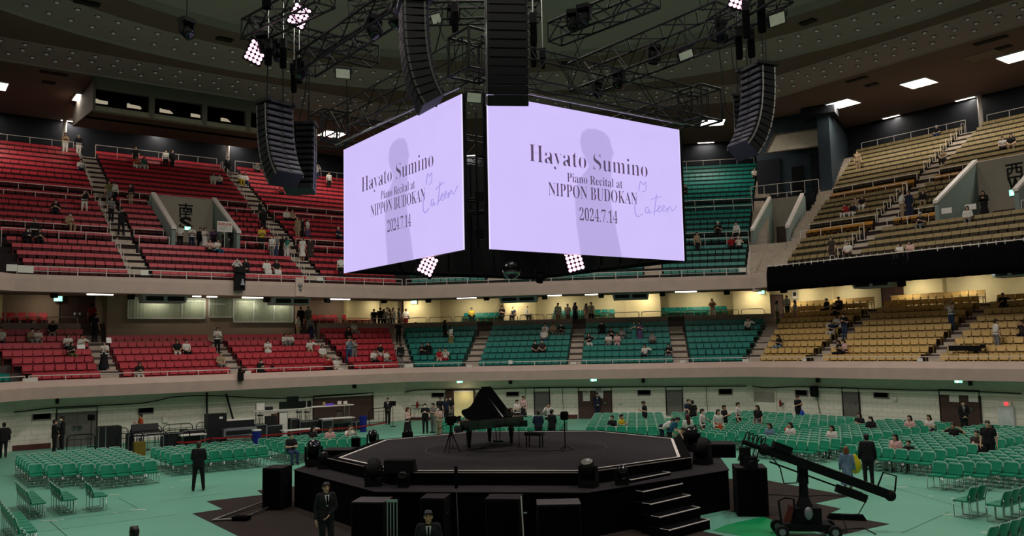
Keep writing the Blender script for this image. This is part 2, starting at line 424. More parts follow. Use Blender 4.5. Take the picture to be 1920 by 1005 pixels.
for col, lst in bykind.items():
    lst.sort(key=lambda q: q[0])
    protos = {'low': low_seat(col), 'up': up_seat(col)}
    pobj = {}
    # the rest of this colour: one object
    rest = MB()
    for w, t in lst[300:]:
        p, a = local(t[1], t[6], t[7], t[8]); R = Matrix.Rotation(a, 3, 'Z')
        for me in protos[t[0]]:
            if me.name.startswith('seat_frame') and t[0] == 'up': continue
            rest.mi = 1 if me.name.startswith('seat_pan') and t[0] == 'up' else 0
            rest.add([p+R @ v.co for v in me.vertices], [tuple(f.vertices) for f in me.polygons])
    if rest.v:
        o = rest.build(col+'_bench_seats', [UPM[col], _mats['seat_gap_shade_'+col]])
        tag(o, {'red': 'red bench seats of the upper stand, row above row', 'teal': 'teal bench seats of the upper stand, row above row', 'tan': 'tan bench seats of the upper stand above black drape', 'orange': 'orange bench seats of the upper stand'}[col], 'seats', kind='stuff')
    for w, t in lst[:300]:
        tier, s, i, k, j = t[:5]
        p, a = local(t[1], t[6], t[7], t[8])
        fr, bk, pn = protos[tier]
        r = link(col+'_stadium_seat', fr, None, p, a)
        link('backrest', bk, r); link('seat_pan', pn, r)
        word = 'folding seat' if tier == 'low' else 'bench seat'
        if i == 10 and tier == 'low': lab = '%s %s on the walkway, %s of %s group, %s side' % (col, word, orde(j), orde(k), BLK[s])
        else: lab = '%s %s, %s row, %s along in %s block, %s %s stand' % (col, word, orde(i), orde(j), orde(k), 'lower' if tier == 'low' else 'upper', BLK[s])
        tag(r, lab, 'seat', '%s seats of the %s stand' % (col, 'lower' if tier == 'low' else 'upper'))

# ------------------------------------------------------------------ stairs, rails
def low_stair(s, u0, u1, name='aisle_stairs'):
    m = MB(); nr = 10 if s == 'west' else 7
    for i in range(nr):
        r0 = 27.2 if i == 0 else LR[i]-.76
        r1 = LR[i]+.14 if i < nr-1 else LR[i]+.5
        sbox(m, s, r0-.02, r1, u0, u1, LF[i]-.05, LF[i]+.012)
        if i < nr-1: sbox(m, s, r1-.38, r1, u0, u1, LF[i], LF[i]+.205)
        else:
            if s != 'west':
                for q in range(3): sbox(m, s, r1-.1+.2*q, r1+.9, u0, u1, LF[i], LF[i]+.22*(q+1))
    o = m.build(name, STEP); fixn(o.data); return o
nst = 0
for s in ('south', 'southwest', 'west'):
    for u0, u1 in ((-7.5, -6.5), (-.44, .44), (6.5, 7.5)):
        struct(low_stair(s, u0, u1), 'pale stair between seat blocks of the lower stand, %s side' % s, 'stair')
for k, s in ((67.5, 'southwest'), (112.5, 'south')):      # stairs in the corners
    a = math.radians(k); n = Vector((math.cos(a), math.sin(a), 0)); t = Vector((n.y, -n.x, 0)); m = MB()
    for i in range(15):
        r = 29.4+i*.5; hw = .5
        m.hull([n*r+t*-hw+Vector((0, 0, 2.9)), n*r+t*hw+Vector((0, 0, 2.9)), n*r+t*hw+Vector((0, 0, 3.17+.222*i)), n*r+t*-hw+Vector((0, 0, 3.17+.222*i))],
               [n*(r+.52)+t*-hw+Vector((0, 0, 2.9)), n*(r+.52)+t*hw+Vector((0, 0, 2.9)), n*(r+.52)+t*hw+Vector((0, 0, 3.17+.222*i)), n*(r+.52)+t*-hw+Vector((0, 0, 3.17+.222*i))])
    o = m.build('corner_stairs', STEP); fixn(o.data)
    struct(o, 'pale stair in the corner of the lower stand between two seat colours', 'stair')
def up_stair(s, u0, u1, i0=0, i1=21):
    m = MB()
    for i in range(i0, i1):
        r0 = 28.7 if i == 0 else riser(i); r1 = riser(i+1) if i < 20 else 47.4
        sbox(m, s, r0-.02, r1, u0, u1, UF[i]-.05, UF[i]+.012)
        if i < i1-1: sbox(m, s, r1-.36, r1, u0, u1, UF[i], (UF[i]+UF[i+1])/2)
    o = m.build('aisle_stairs', STEP); fixn(o.data); return o
for s in ('south', 'southwest', 'west'):
    for u0, u1 in ((-6.02, -4.85), (4.85, 6.02)):
        struct(up_stair(s, u0, u1), 'pale stair climbing through the upper stand, %s side' % s, 'stair')
m = MB()
def fstair(s, f0, f1):
    m = MB()
    for i in range(0, 21):
        r0 = 28.7 if i == 0 else riser(i); r1 = riser(i+1) if i < 20 else 47.4; z0 = UF[i]; z1 = UF[i+1] if i < 20 else z0
        sweep(m, s, [(r0-.02, 8.7), (r1, 8.7), (r1, z0), (r0-.02, z0)], f0, f1)
        if i < 20: sweep(m, s, [(r1-.36, z0-.1), (r1, z0-.1), (r1, (z0+z1)/2), (r1-.36, (z0+z1)/2)], f0, f1)
    o = m.build('corner_stairs', STEP); fixn(o.data); return o
struct(fstair('southwest', EDGE_SW, lambda r: min(EDGE_SW(r)+1.2, r*T22)), 'stair up the upper stand between teal seats and the slate tower', 'stair')
struct(fstair('west', lambda r: max(EDGE_W(r)-1.25, -r*T22), EDGE_W), 'stair up the upper stand between slate tower and tan seats', 'stair')

def rail(s, rho, u0, u1, z0, h, lab, post=1.3, bars=1, r=.022, name='guard_rail', lowbar=.5, matl=None):
    u0f = u0; n = max(1, round((u1-u0)/post)); R = matl or RAILW
    root = MB().cyl(P(s, rho, u0, z0+h), P(s, rho, u1, z0+h), r*1.15, 6).build(name, R)
    if bars > 1: MB().cyl(P(s, rho, u0, z0+h*lowbar), P(s, rho, u1, z0+h*lowbar), r*.7, 6).build('middle_rail', R, root)
    for i in range(n+1):
        u = u0+(u1-u0)*i/n; MB().cyl(P(s, rho, u, z0), P(s, rho, u, z0+h), r, 6).build('post', R, root)
    tag(root, lab, 'railing', 'guard rails of the stands'); return root
# rail on the lower parapet, one length per side; on the upper parapet
for s in ('south', 'southwest', 'west'):
    c = 27.08*T22-.1
    rail(s, 27.08, -c, c if s != 'west' else 6, 3.58, .27, 'white rail along the lower stand parapet, %s side' % s, 1.75)
    if s == 'west': continue
    c = 28.5*T22-.15
    rail(s, 28.5, -c, c, 9.2, .5, 'white double rail along the upper stand parapet, %s side' % s, 1.45, 2)
rail('southeast', 27.08, 4, 11.1, 3.58, .27, 'white rail along the lower parapet beside the teal seats at the edge', 1.75)
for s in ('southeast', 'south', 'southwest'):
    c = 33.8*T22
    for a, b in ((-c, -7.65), (-6.45, -.5), (.5, 6.45), (7.65, c)):
        if s == 'south' and -7 < a < 5: continue
        o = sbox(MB(), s, 33.78, 33.97, None if a == -c else a, None if b == c else b, LF[6], 6.82).build('wall_walkway', PAR); fixn(o.data); struct(o, 'low beige wall in front of the walkway, %s side' % s, 'wall')
# low loops on the walkway wall of the lower stand
def loop(s, rho, u0, u1, z0, z1, lab):
    m = MB(); pts = [P(s, rho, u0, z0), P(s, rho, u0, z1-.1), P(s, rho, u0+.1, z1), P(s, rho, u1-.1, z1), P(s, rho, u1, z1-.1), P(s, rho, u1, z0)]
    o = m.tube(pts, .026, 6).build('loop_rail', RAILW); tag(o, lab, 'railing', 'loop rails on the walkway wall'); return o
for s, us in (('south', [(-15, -13.3), (-13.1, -11.6), (-11.4, -9.7), (-9.5, -7.8), (7.9, 9.8), (10.0, 11.9), (12.1, 13.6)]), ('southwest', [(-13.2, -11.6), (-11.4, -9.6), (-9.4, -7.7), (-6.4, -4.6), (-4.4, -2.6), (-2.4, -.6), (.6, 2.4), (2.6, 4.4), (4.6, 6.4), (7.7, 9.5), (9.7, 11.5), (11.7, 13.3)])):
    for k, (a, b) in enumerate(us): loop(s, 33.9, a, b, 6.3, 7.2, 'rounded loop rail on the walkway wall, %s along the %s side' % (orde(k), s))
# cross rails of the upper stand
for s in ('south', 'southwest', 'west'):
    for i, rr in ((5, 32.75), (6, 34.2), (11, 38.45), (12, 39.85), (20, 47.6)):
        bl = upper_blocks(s, min(i, 20))
        z0 = {5: UF[4], 6: UF[6], 11: UF[10], 12: UF[12], 20: UF[20]}[i]; h = {5: 1.25, 6: .5, 11: 1.1, 12: .5, 20: 1.35}[i]
        if i == 12 or i == 20 or s == 'southwest': bl = [bl[0], (-4.75, 4.75), bl[-1]]
        for k, (a, b) in enumerate(bl):
            if b-a < .8: continue
            x0, _ = pix(P(s, rr, a, z0)); x1, _ = pix(P(s, rr, b, z0))
            if x1 < 0 or x0 > 1920: continue
            rail(s, rr, a+.1, b-.1, z0, h, 'pale guard rail in front of row %s of the upper stand, %s side, %s length' % (orde(i), s, orde(k)), 1.6 if i != 20 else 1.5)
# hoop handrails beside the stairs of the upper stand
def hoop(s, u, i, lab):
    m = MB(); z = UF[i]; r = UR[i]-.35
    m.tube([P(s, r, u, z), P(s, r, u, z+.85), P(s, r+.08, u, z+.92), P(s, r+.42, u, z+.92), P(s, r+.5, u, z+.85), P(s, r+.5, u, z)], .022, 5)
    o = m.build('stair_handrail', RAILW); tag(o, lab, 'handrail', 'hoop handrails beside the upper stairs')
for s, uu in (('south', (-6.05, 4.82)), ('west', (-6.05,))):
    for q, u in enumerate(uu):
        for i in list(range(0, 5))+list(range(6, 11))+list(range(13, 21)):
            hoop(s, u, i, 'hoop handrail at %s step of the %s stair, %s upper stand' % (orde(i), orde(q), s))
for i in range(0, 4):
    u = EDGE_SW(UR[i])+.1; hoop('southwest', u, i, 'hoop handrail at %s step of corner stair by the black drape' % orde(i))
# ------------------------------------------------------------------ green chairs on the arena floor
CHG = mat('chair_green', srgb(20, 138, 104), .38, 0, .07, 7., spec=.5)
CHR = mat('chair_rim_glint', srgb(170, 205, 185), .35, 0, .05, 8., spec=.5)  # pale rim: light reflected along the backrest edge, painted as colour
def chair_meshes():
    f = MB()
    for x in (-.225, .225):
        f.tube([(x, -.2, .42), (x, -.2, .02), (x, .2, .02), (x, .2, .44), (x, .24, .62)], .0125, 6)
    f.cyl((-.225, -.2, .41), (.225, -.2, .41), .011, 6); f.cyl((-.225, .2, .41), (.225, .2, .41), .011, 6); f.cyl((-.225, .2, .02), (.225, .2, .02), .011, 6)
    # seat: rounded slab
    sm = MB(); pl = [(-.19, -.235), (.19, -.235), (.222, -.2), (.215, .2), (-.215, .2), (-.222, -.2)]
    sm.prism(pl, .425, .465)
    # backrest: curved shell with rounded corners
    nx, nz = 8, 7; vs = []; rim = []
    for side in (0, 1):
        for j in range(nz+1):
            t = j/nz; z = .46+.37*t
            w = .236*(1-max(0, (abs(t-.5)-.28)/.22)**2*.22)
            for i in range(nx+1):
                q = -1+2*i/nx; x = q*w; y = .19+.10*t-.05*q*q+(.022 if side else 0)
                vs.append((x, y, z))
    k = (nx+1)*(nz+1); fs = []
    for j in range(nz):
        for i in range(nx):
            a = j*(nx+1)+i; fs.append((a, a+1, a+nx+2, a+nx+1)); fs.append((k+a, k+a+nx+1, k+a+nx+2, k+a+1))
    for i in range(nx):
        a = i; fs.append((a, k+a, k+a+1, a+1)); a = nz*(nx+1)+i; fs.append((a, a+1, k+a+1, k+a))
    for j in range(nz):
        a = j*(nx+1); b = a+nx+1; fs.append((a, b, k+b, k+a)); a += nx; b += nx; fs.append((a, k+a, k+b, b))
    bm = MB().add(vs, fs)
    e = [vs[j*(nx+1)] for j in range(3, nz)]+[vs[nz*(nx+1)+i] for i in range(nx+1)]+[vs[j*(nx+1)+nx] for j in range(nz-1, 2, -1)]
    rm = MB().tube([(x, y+.011, z) for x, y, z in e], .0135, 5)
    return f.mesh('chair_frame', CHROME, True), sm.mesh('seat', CHG), bm.mesh('backrest', CHG, True), rm.mesh('backrest_glint', CHR, True)
CHM = chair_meshes()
chairs = []     # (block phrase, row, index, x, y, rot)
def chair_block(s, us, r0, nrow, name, ok=None, pitch=.78, step=.5, rows=None):
    u0, u1 = us; n = int((u1-u0)/step+1.01)
    for i in range(nrow):
        for j in range(n):
            u = u0+j*step; r = r0+i*pitch; p = P(s, r, u, 0)
            if ok and not ok(r, u, p): continue
            chairs.append((name, i, j, p.x, p.y, SANG[s]-PI/2))
cw = lambda r, u, p: abs(u) < r*T22-.55
chair_block('south', (-12.4, -8.7), 10.95, 9, 'the block beside the barricades', lambda r, u, p: p.y > .3)
chair_block('south', (-7.55, -4.05), 12.45, 5, 'the block behind the bearded steward')
chair_block('south', (-2.85, .66), 12.45, 5, 'the block below the mixing desk')
chair_block('southwest', (-7.9, -4.9), 13.4, 9, 'the block left of the piano', lambda r, u, p: cw(r, u, p))
chair_block('southwest', (-3.7, -.2), 13.4, 10, 'the block behind the piano')
chair_block('southwest', (1.75, 9.3), 13.4, 12, 'the block by the brown door with notices', lambda r, u, p: cw(r, u, p) and (u < 5.3 or u > 6.2))
chair_block('west', (-8.9, -5.9), 12.3, 15, 'the first west block from the stage', cw)
chair_block('west', (-4.75, -1.4), 12.3, 15, 'the second west block from the stage', cw)
chair_block('west', (-.1, 3.2), 12.3, 15, 'the third west block from the stage', cw)
chair_block('west', (4.45, 7.75), 12.4, 15, 'the fourth west block from the stage')
chair_block('west', (8.95, 12.5), 10.15, 17, 'the fifth west block beside the crane', lambda r, u, p: u < 9.5+(r-10.1)*1.02 and p.y > -.4)
for sd, sg, nm in (('east', 1, 'left'), ('north', -1, 'right')):
    for q, (r, us) in enumerate(((11.55, (6.45, 6.95)), (12.4, (6.45, 6.95, 7.45, 7.95)), (13.25, (6.4, 6.9, 7.4, 7.9, 8.4, 8.9)), (14.05, (1.9, 2.4, 2.9, 3.4, 3.9, 4.4, 4.9)), (14.07, (-.9, -.4, .1)))):
        for j, u in enumerate(us):
            p = P(sd, r, u*sg, 0); chairs.append(('the short rows by the %s edge' % nm, q, j, p.x, p.y, SANG[sd]-PI/2))
cv = []
for c in chairs:
    x, y = pix((c[3], c[4], .6))
    if -30 < x < 1950 and y < 1040: cv.append((depth((c[3], c[4], .5)), c))
cv.sort(key=lambda q: q[0])
def arena_chair(x, y, rot, lab, grp='green chairs on the arena floor'):
    r = link('arena_chair', CHM[0], None, (x, y, 0), rot)
    link('seat', CHM[1], r); b = link('backrest', CHM[2], r); link('rim', CHM[3], b)
    tag(r, lab, 'chair', grp); return r
for d, c in cv[:300]:
    lab = 'green chair, %s row, %s along, in %s' % (orde(c[1]), orde(c[2]), c[0])
    arena_chair(c[3], c[4], c[5], lab)
rest = MB(); 
for d, c in cv[300:]:
    R = Matrix.Rotation(c[5], 3, 'Z'); p = Vector((c[3], c[4], 0))
    for q, me in enumerate(CHM):
        rest.mi = (0, 1, 1, 2)[q]; rest.add([p+R @ v.co for v in me.vertices], [tuple(f.vertices) for f in me.polygons])
if rest.v: tag(rest.build('arena_chairs_far', [CHROME, CHG, CHR]), 'far rows of green chairs toward the white wall', 'chairs', kind='stuff')
print('CHAIRS', len(cv))
# ------------------------------------------------------------------ stage
SZ, DZ = 1.46, 1.15
def oct2(h, c): return [(h, -c), (h, c), (c, h), (-c, h), (-h, c), (-h, -c), (-c, -h), (c, -h)]
stage = MB().prism(oct2(5.6, 2.62), DZ-.02, SZ).build('stage', SKIRT); fixn(stage.data)
tag(stage, 'black octagonal stage platform with white taped edge under the piano', 'stage')
MB().prism(oct2(5.2, 2.45), SZ-.01, SZ+.006).build('stage_floor', STAGE, stage)
e = MB()
a, b = oct2(5.2, 2.45), oct2(5.29, 2.49)
e.add([(x, y, SZ+.007) for x, y in a]+[(x, y, SZ+.007) for x, y in b], [(i, 8+i, 8+(i+1) % 8, (i+1) % 8) for i in range(8)])
e.build('white_edge_tape', WHITE, stage)
e = MB(); a = oct2(5.6, 2.62)
for i in (5, 6, 7): e.cyl((*a[i], SZ), (*a[(i+1) % 8], SZ), .014, 5)
e.build('edge_trim', mat('edge_trim', srgb(150, 136, 130), .5), stage)
e = MB(); n = 64; ra, rb = 3.0, 3.03
e.add([(r*math.cos(2*PI*i/n), r*math.sin(2*PI*i/n), SZ+.0075) for r in (ra, rb) for i in range(n)], [(i, n+i, n+(i+1) % n, (i+1) % n) for i in range(n)])
e.build('turntable_joint', mat('joint_grey', srgb(58, 55, 55), .6), stage)
deck = MB().prism(oct2(6.63, 2.75), 0, DZ-.04).build('stage_apron', SKIRT); fixn(deck.data)
tag(deck, 'lower black apron deck running round the foot of the stage', 'stage deck')
MB().prism(oct2(6.66, 2.76), DZ-.04, DZ-.02).build('deck_top', STAGE, deck)
# side towers of the apron: left and right speaker boxes flush with the skirt
def blackbox(name, lab, cat, c, size, rot=0, z=0, grp=None, top=None):
    o = MB().bbox(-size[0]/2, size[0]/2, -size[1]/2, size[1]/2, 0, size[2]).build(name, BLACK, None, False, (c[0], c[1], z), rot)
    g = MB(); g.bbox(-size[0]/2+.04, size[0]/2-.04, -size[1]/2-.012, -size[1]/2, .05, size[2]-.05); g.build('grille', BLK2, o)
    t = MB(); t.bbox(-size[0]/2, size[0]/2, -size[1]/2, size[1]/2, size[2], size[2]+.006); t.build('top_panel', top or STAGE, o)
    h = MB()
    for s in (-1, 1): h.bbox(s*size[0]/2-.01, s*size[0]/2+.01, -.1, .1, size[2]*.6, size[2]*.6+.05)
    h.build('carry_handles', VENT, o)
    tag(o, lab, cat, grp); return o
GT = mat('box_top_grey', srgb(74, 70, 70), .7, 0, .1, 3.)
blackbox('subwoofer', 'black subwoofer box at left end of the stage skirt', 'speaker', (-7.08, -3.0), (.62, .8, 1.26), 0)
blackbox('subwoofer', 'black subwoofer with grey top before skirt, beside a steel trolley', 'speaker', (-2.62, -7.35), (.85, .75, 1.05), 0, 0, None, GT)
blackbox('subwoofer', 'black subwoofer with grey top before skirt, left of steps', 'speaker', (2.1, -7.5), (1.05, .75, 1.05), math.radians(8), 0, None, GT)
blackbox('subwoofer', 'black subwoofer before the skirt behind the white pole', 'speaker', (.72, -7.12), (.85, .7, 1.1), 0)
blackbox('subwoofer', 'black subwoofer before the skirt near the microphone boom', 'speaker', (-1.05, -7.08), (.62, .7, 1.1), 0)
blackbox('equipment_rack', 'tall black rack at right end of the stage beside the crane head', 'rack', (7.15, -3.35), (.85, .9, 1.32), 0)
blackbox('speaker_wedge', 'low black box on the deck behind the crane head', 'speaker', (6.6, .35), (1.1, 1.0, .42), 0, DZ-.02)
blackbox('speaker_wedge', 'black monitor box on the deck at left corner of stage', 'speaker', (-5.95, -.6), (1.0, .8, .38), 0, DZ-.02)
# steps with white nosing
st = empty('stage_steps', (0, 0, 0)); tag(st, 'black steps with white edges leading up to the stage', 'stairs')
dn = Vector((.78, -.63, 0)).normalized(); dt = Vector((dn.y, -dn.x, 0))*-1       # outward, along
for i, (zt, q) in enumerate([(1.215, 0), (.972, 1), (.729, 2), (.486, 3), (.243, 4)]):
    c = Vector((4.38, -4.5, 0))+dn*(.0, .5, .9, 1.32, 1.7)[i]+Vector((-.63, -.78, 0))*(.0, .12, .34, .52, .66)[i]
    w = .88
    m = MB(); a = [c+dt*w-dn*.6, c-dt*w-dn*.6, c-dt*w, c+dt*w]
    m.hull([Vector((p.x, p.y, 0)) for p in a], [Vector((p.x, p.y, zt)) for p in a])
    t = m.build('tread', SKIRT, st); fixn(t.data)
    e = MB(); e.mi = 0
    up = Vector((0, 0, zt+.004))
    e.hull([c-dt*w+up, c+dt*w+up, c+dt*w+up-dn*.03, c-dt*w+up-dn*.03], [c-dt*w+up+dn*.006-Vector((0, 0, .02)), c+dt*w+up+dn*.006-Vector((0, 0, .02)), c+dt*w+up+Vector((0, 0, .002)), c-dt*w+up+Vector((0, 0, .002))])
    for s in (-1, 1):
        p = c+dt*w*s+up; p2 = p-dn*.26; k = dt*-.025*s
        e.hull([p, p2, p2+k, p+k], [v+Vector((0, 0, .003)) for v in (p, p2, p2+k, p+k)])
    e.build('white_nosing', WHITE, t)
# protective mats on the floor
MATM = mat('floor_mat', srgb(58, 50, 46), .95, 0, .08, 1.5, spec=.1)
def flatpoly(name, pts, m, lab, cat, z=.006, th=.004):
    o = MB().prism(pts, z-th, z).build(name, m); fixn(o.data); tag(o, lab, cat); return o
flatpoly('protection_mat', [(-6.4, 2.5), (-9.2, .1), (-8.6, -.75), (-9.98, -1.98), (-8.75, -3.25), (-9.35, -3.98), (-5.6, -7.7), (-2, -9.5), (2, -9.8), (6, -9.2), (6.5, -6.6), (2.5, -2.5), (-2.5, -2)], MATM, 'dark protective floor mat with zigzag edge left of the stage', 'mat')
flatpoly('protection_mat', [(6.4, 2.9), (8.3, 2.75), (10.5, -.5), (9.2, -1.75), (9.75, -2.55), (9.25, -3.3), (10.5, -4.6), (8.8, -6.1), (7.6, -4.3), (7.42, -3.75), (6.4, -2.9)], MATM, 'dark protective floor mat with zigzag edge under the crane', 'mat')
flatpoly('floor_mat', [(7.4, -3.8), (6.3, -4.9), (5.9, -5.6), (7.0, -6.6), (8.4, -5.8), (7.65, -4.4)], mat('bright_green_floor', srgb(0, 150, 84), .5, 0, .05, 1.), 'bright green floor sheet between the steps and crane', 'mat', .008)
# tape marks and cable seams on the floor
seamm = MB(); tape = []
SEAM = mat('floor_seam', srgb(40, 84, 70), .8)
r7 = lambda x, y: atz(x/3.527, 720+y/3.527, 0)
lines = [[(120, 986), (300, 968)], [(85, 978), (270, 950)], [(96, 978), (130, 1010)], [(222, 935), (260, 955)], [(222, 922), (262, 918)], [(100, 936), (60, 900)]]
for a, b in [((93, 977), (268, 956)), ((93, 977), (125, 1005)), ((223, 934), (258, 953)), ((60, 999), (330, 965)), ((1690, 1000), (1780, 960)), ((1785, 965), (1860, 970)), ((1690, 910), (1860, 935)), ((1620, 880), (1735, 865)), ((1660, 910), (1920, 985)), ((300, 940), (420, 925))]:
    p, q = atz(*a, 0), atz(*b, 0); seamm.add(seam((p.x, p.y), (q.x, q.y), .025), [(0, 1, 2, 3)])
o = seamm.build('floor_1', SEAM); struct(o, 'thin dark joint lines between floor boards', 'floor joints')
for i, (x, y, l, ang) in enumerate([(93, 976, .5, .1), (215, 927, .35, .05), (259, 956, .5, .15), (116, 974, .12, 0), (216, 961, .12, 0), (324, 914, .12, 0), (348, 900, .4, .1), (373, 908, .3, .1), (440, 891, .12, 0), (1663, 892, .3, .05), (1708, 898, .12, 0), (1692, 913, .3, .1), (1745, 930, .12, 0), (1787, 935, .12, 0), (1824, 939, .12, 0), (1785, 965, .5, 2.9), (1808, 967, .12, 0), (1869, 977, .12, 0), (1897, 982, .4, .1), (1855, 998, .4, .2), (1710, 898, .1, 0)]):
    p = atz(x, y, 0); o = MB().bbox(-l/2, l/2, -.03, .03, 0, .003).build('tape_mark', WHITEP, None, False, (p.x, p.y, .001), ang)
    tag(o, 'small white tape mark on the green floor', 'tape', 'tape marks on the floor')
# ------------------------------------------------------------------ grand piano
def piano():
    # plan in piano axes: +x from tail to keyboard, +y treble side
    L, Wd = 2.5, 1.5
    bent = [(0.12, -.75), (2.5, -.75), (2.5, .75), (1.7, .75)]
    out = [(0.0, -.45), (.02, -.6), (.12, -.72), (.3, -.75), (2.5, -.75), (2.5, .75), (1.75, .75)]
    for i in range(1, 10):
        t = i/10; s = t*t*(3-2*t); out.append((1.75-1.55*t, .75-.98*s))
    out += [(.1, -.26), (.02, -.34)]
    root = empty('grand_piano', (-1.13, .34, SZ)); root.rotation_euler = (0, 0, math.radians(50))
    sh = lambda ps: [(x-1.35, y) for x, y in ps]
    MBb = MB().prism(sh(out), .68, .98); cs = MBb.build('case', GLOSS, root); fixn(cs.data)
    inn = [(x*.94+.07, y*.9) for x, y in out]
    i_ = MB().prism(sh(inn), .975, .99).build('soundboard', mat('soundboard_gold', srgb(150, 92, 50), .4, .2), root); fixn(i_.data)
    st = MB()
    for q in range(24):
        y = -.62+q*.05; x1 = .3 if y < -.3 else .3+max(0, (y+.3))*1.35
        st.cyl((x1-1.3, y, .995), (.85, y, .995), .003, 4)
    st.build('strings', METAL, i_)
    rim = MB(); pts = [(x, y, .985) for x, y in sh(out)]; rim.tube(pts+[pts[0]], .012, 5); rim.build('rim', mat('rim_edge', srgb(80, 72, 66), .3), cs)
    # keyboard: key bed, keys, fallboard, cheeks
    kb = MB().bbox(1.0, 1.32, -.74, .74, .62, .70).build('key_bed', GLOSS, root)
    k = MB(); 
    for i in range(52): k.bbox(1.13, 1.28, -.61+i*.0235, -.61+i*.0235+.0215, .70, .722)
    k.build('white_keys', mat('ivory', srgb(230, 226, 214), .3), kb)
    k = MB(); pat = [1, 1, 0, 1, 1, 1, 0]
    for i in range(51):
        if pat[i % 7]: k.bbox(1.13, 1.22, -.61+(i+1)*.0235-.006, -.61+(i+1)*.0235+.006, .722, .732)
    k.build('black_keys', GLOSS, kb)
    for s in (-1, 1): MB().bbox(1.0, 1.32, s*.7-.05, s*.7+.05, .62, .82).build('cheek', GLOSS, root)
    MB().box((1.11, 0, .80), (.03, 1.28, .2), Matrix.Rotation(-.2, 3, 'Y')).build('fallboard', GLOSS, root)
    MB().box((.9, 0, 1.11), (.02, .8, .26), Matrix.Rotation(-.35, 3, 'Y')).build('music_desk', GLOSS, root)
    # lid hinged along the bass side
    H = Matrix.Rotation(math.radians(40), 3, 'X')
    lo = [(x-1.35, y+.75) for x, y in out if True]
    lid = MB(); base = Vector((0, -.76, .995))
    main = [(min(x, .62), y) for x, y in lo]
    a = [base+H @ Vector((x, y, 0)) for x, y in main]; bq = [base+H @ Vector((x, y, .022)) for x, y in main]
    lid.hull(a, bq); lo_ = lid.build('lid', GLOSS, root); fixn(lo_.data)
    fl = MB(); fp = [(.2, 0), (.63, 0), (.63, 1.5), (.2, 1.5)]
    fl.hull([base+H @ Vector((x, y, .024)) for x, y in fp], [base+H @ Vector((x, y, .045)) for x, y in fp]); f_ = fl.build('lid_flap', GLOSS, lo_); fixn(f_.data)
    MB().cyl((.45, .68, .98), base+H @ Vector((.45, 1.3, 0)), .016, 6).build('lid_prop', GLOSS, root)
    for x, y in ((.72, -.58), (.72, .58), (-1.0, -.42)):
        lg = MB().lathe((x, y, 0), [(.03, .06), (.05, .1), (.055, .2), (.085, .5), (.1, .6), (.1, .68)], 8).build('leg', GLOSS, root)
        c = MB(); c.cyl((x-.02, y-.02, .045), (x+.02, y-.02, .045), .045, 10); c.cyl((x, y, .04), (x, y, .1), .02, 8); c.build('caster', CHROME, lg)
    ly = MB(); 
    for s in (-.09, .09): ly.cyl((.62, s, .14), (.62, s*1.3, .68), .018, 6)
    ly.bbox(.52, .7, -.16, .16, .1, .16); lyo = ly.build('pedal_lyre', GLOSS, root)
    p = MB()
    for s in (-.08, 0, .08): p.bbox(.68, .82, s-.018, s+.018, .1, .115)
    p.build('pedals', mat('brass', srgb(190, 150, 70), .3, .9), lyo)
    tag(root, 'black grand piano with raised lid standing at middle of the stage', 'piano')
piano()
b = empty('piano_bench', (.62, .12, SZ)); b.rotation_euler = (0, 0, math.radians(-15)); tag(b, 'black padded piano bench right of the piano', 'bench')
m = MB(); m.bbox(-.3, .3, -.18, .18, .38, .46); m.bbox(-.28, .28, -.165, .165, .46, .5); m.build('seat', mat('leather', srgb(24, 24, 27), .4), b)
for x in (-.24, .24):
    for y in (-.13, .13): MB().cyl((x, y, 0), (x, y, .38), .025, 6).build('leg', GLOSS, b)
# ------------------------------------------------------------------ stands on the stage
def tripod_camera(name, lab, c, z, h, rot, boxy=(.16, .34, .22)):
    r = empty(name, (c[0], c[1], z), rot); tag(r, lab, 'camera')
    for i in range(3):
        a = 2*PI*i/3+.4; MB().cyl((.03*math.cos(a), .03*math.sin(a), h*.62), (.3*math.cos(a), .3*math.sin(a), .0), .022, 6, .014).build('leg', BLACK, r)
    MB().cyl((0, 0, h*.5), (0, 0, h*.86), .035, 8).build('centre_column', BLACK, r)
    m = MB(); m.bbox(-.07, .07, -.09, .09, h*.84, h*.9); m.build('pan_head', BLACK, r)
    m = MB(); m.bbox(-boxy[0]/2, boxy[0]/2, -boxy[1]/2, boxy[1]/2, h*.9, h*.9+boxy[2]); b = m.build('camera_body', BLACK, r)
    MB().cyl((0, -boxy[1]/2-.16, h*.9+boxy[2]*.55), (0, -boxy[1]/2, h*.9+boxy[2]*.55), boxy[0]*.45, 12).build('lens', GLOSS, b)
    m = MB(); m.tube([(0, -.1, h*.9+boxy[2]), (0, -.08, h*.9+boxy[2]+.07), (0, .08, h*.9+boxy[2]+.07), (0, .1, h*.9+boxy[2])], .015, 6); m.build('top_handle', BLACK, b)
    MB().cyl((.05, .06, h*.88), (.12, .4, h*.72), .012, 6).build('pan_bar', BLACK, r)
    return r
tripod_camera('tripod_camera', 'video camera on black tripod standing left of the piano', (-1.92, -1.33), SZ, 1.05, 2.2)
ms = empty('camera_stand', (1.73, -.86, SZ)); tag(ms, 'remote camera on a thin black stand right of piano bench', 'camera')
MB().cyl((0, 0, .05), (0, 0, .98), .018, 8).build('pole', BLACK, ms)
for i in range(3):
    a = 2*PI*i/3+.3; MB().cyl((0, 0, .16), (.26*math.cos(a), .26*math.sin(a), .01), .012, 6).build('leg', BLACK, ms)
m = MB(); m.bbox(-.1, .1, -.08, .08, .98, 1.04); m.bbox(-.13, -.1, -.05, .05, 1.0, 1.22); m.bbox(.1, .13, -.05, .05, 1.0, 1.22); m.build('yoke', BLACK, ms)
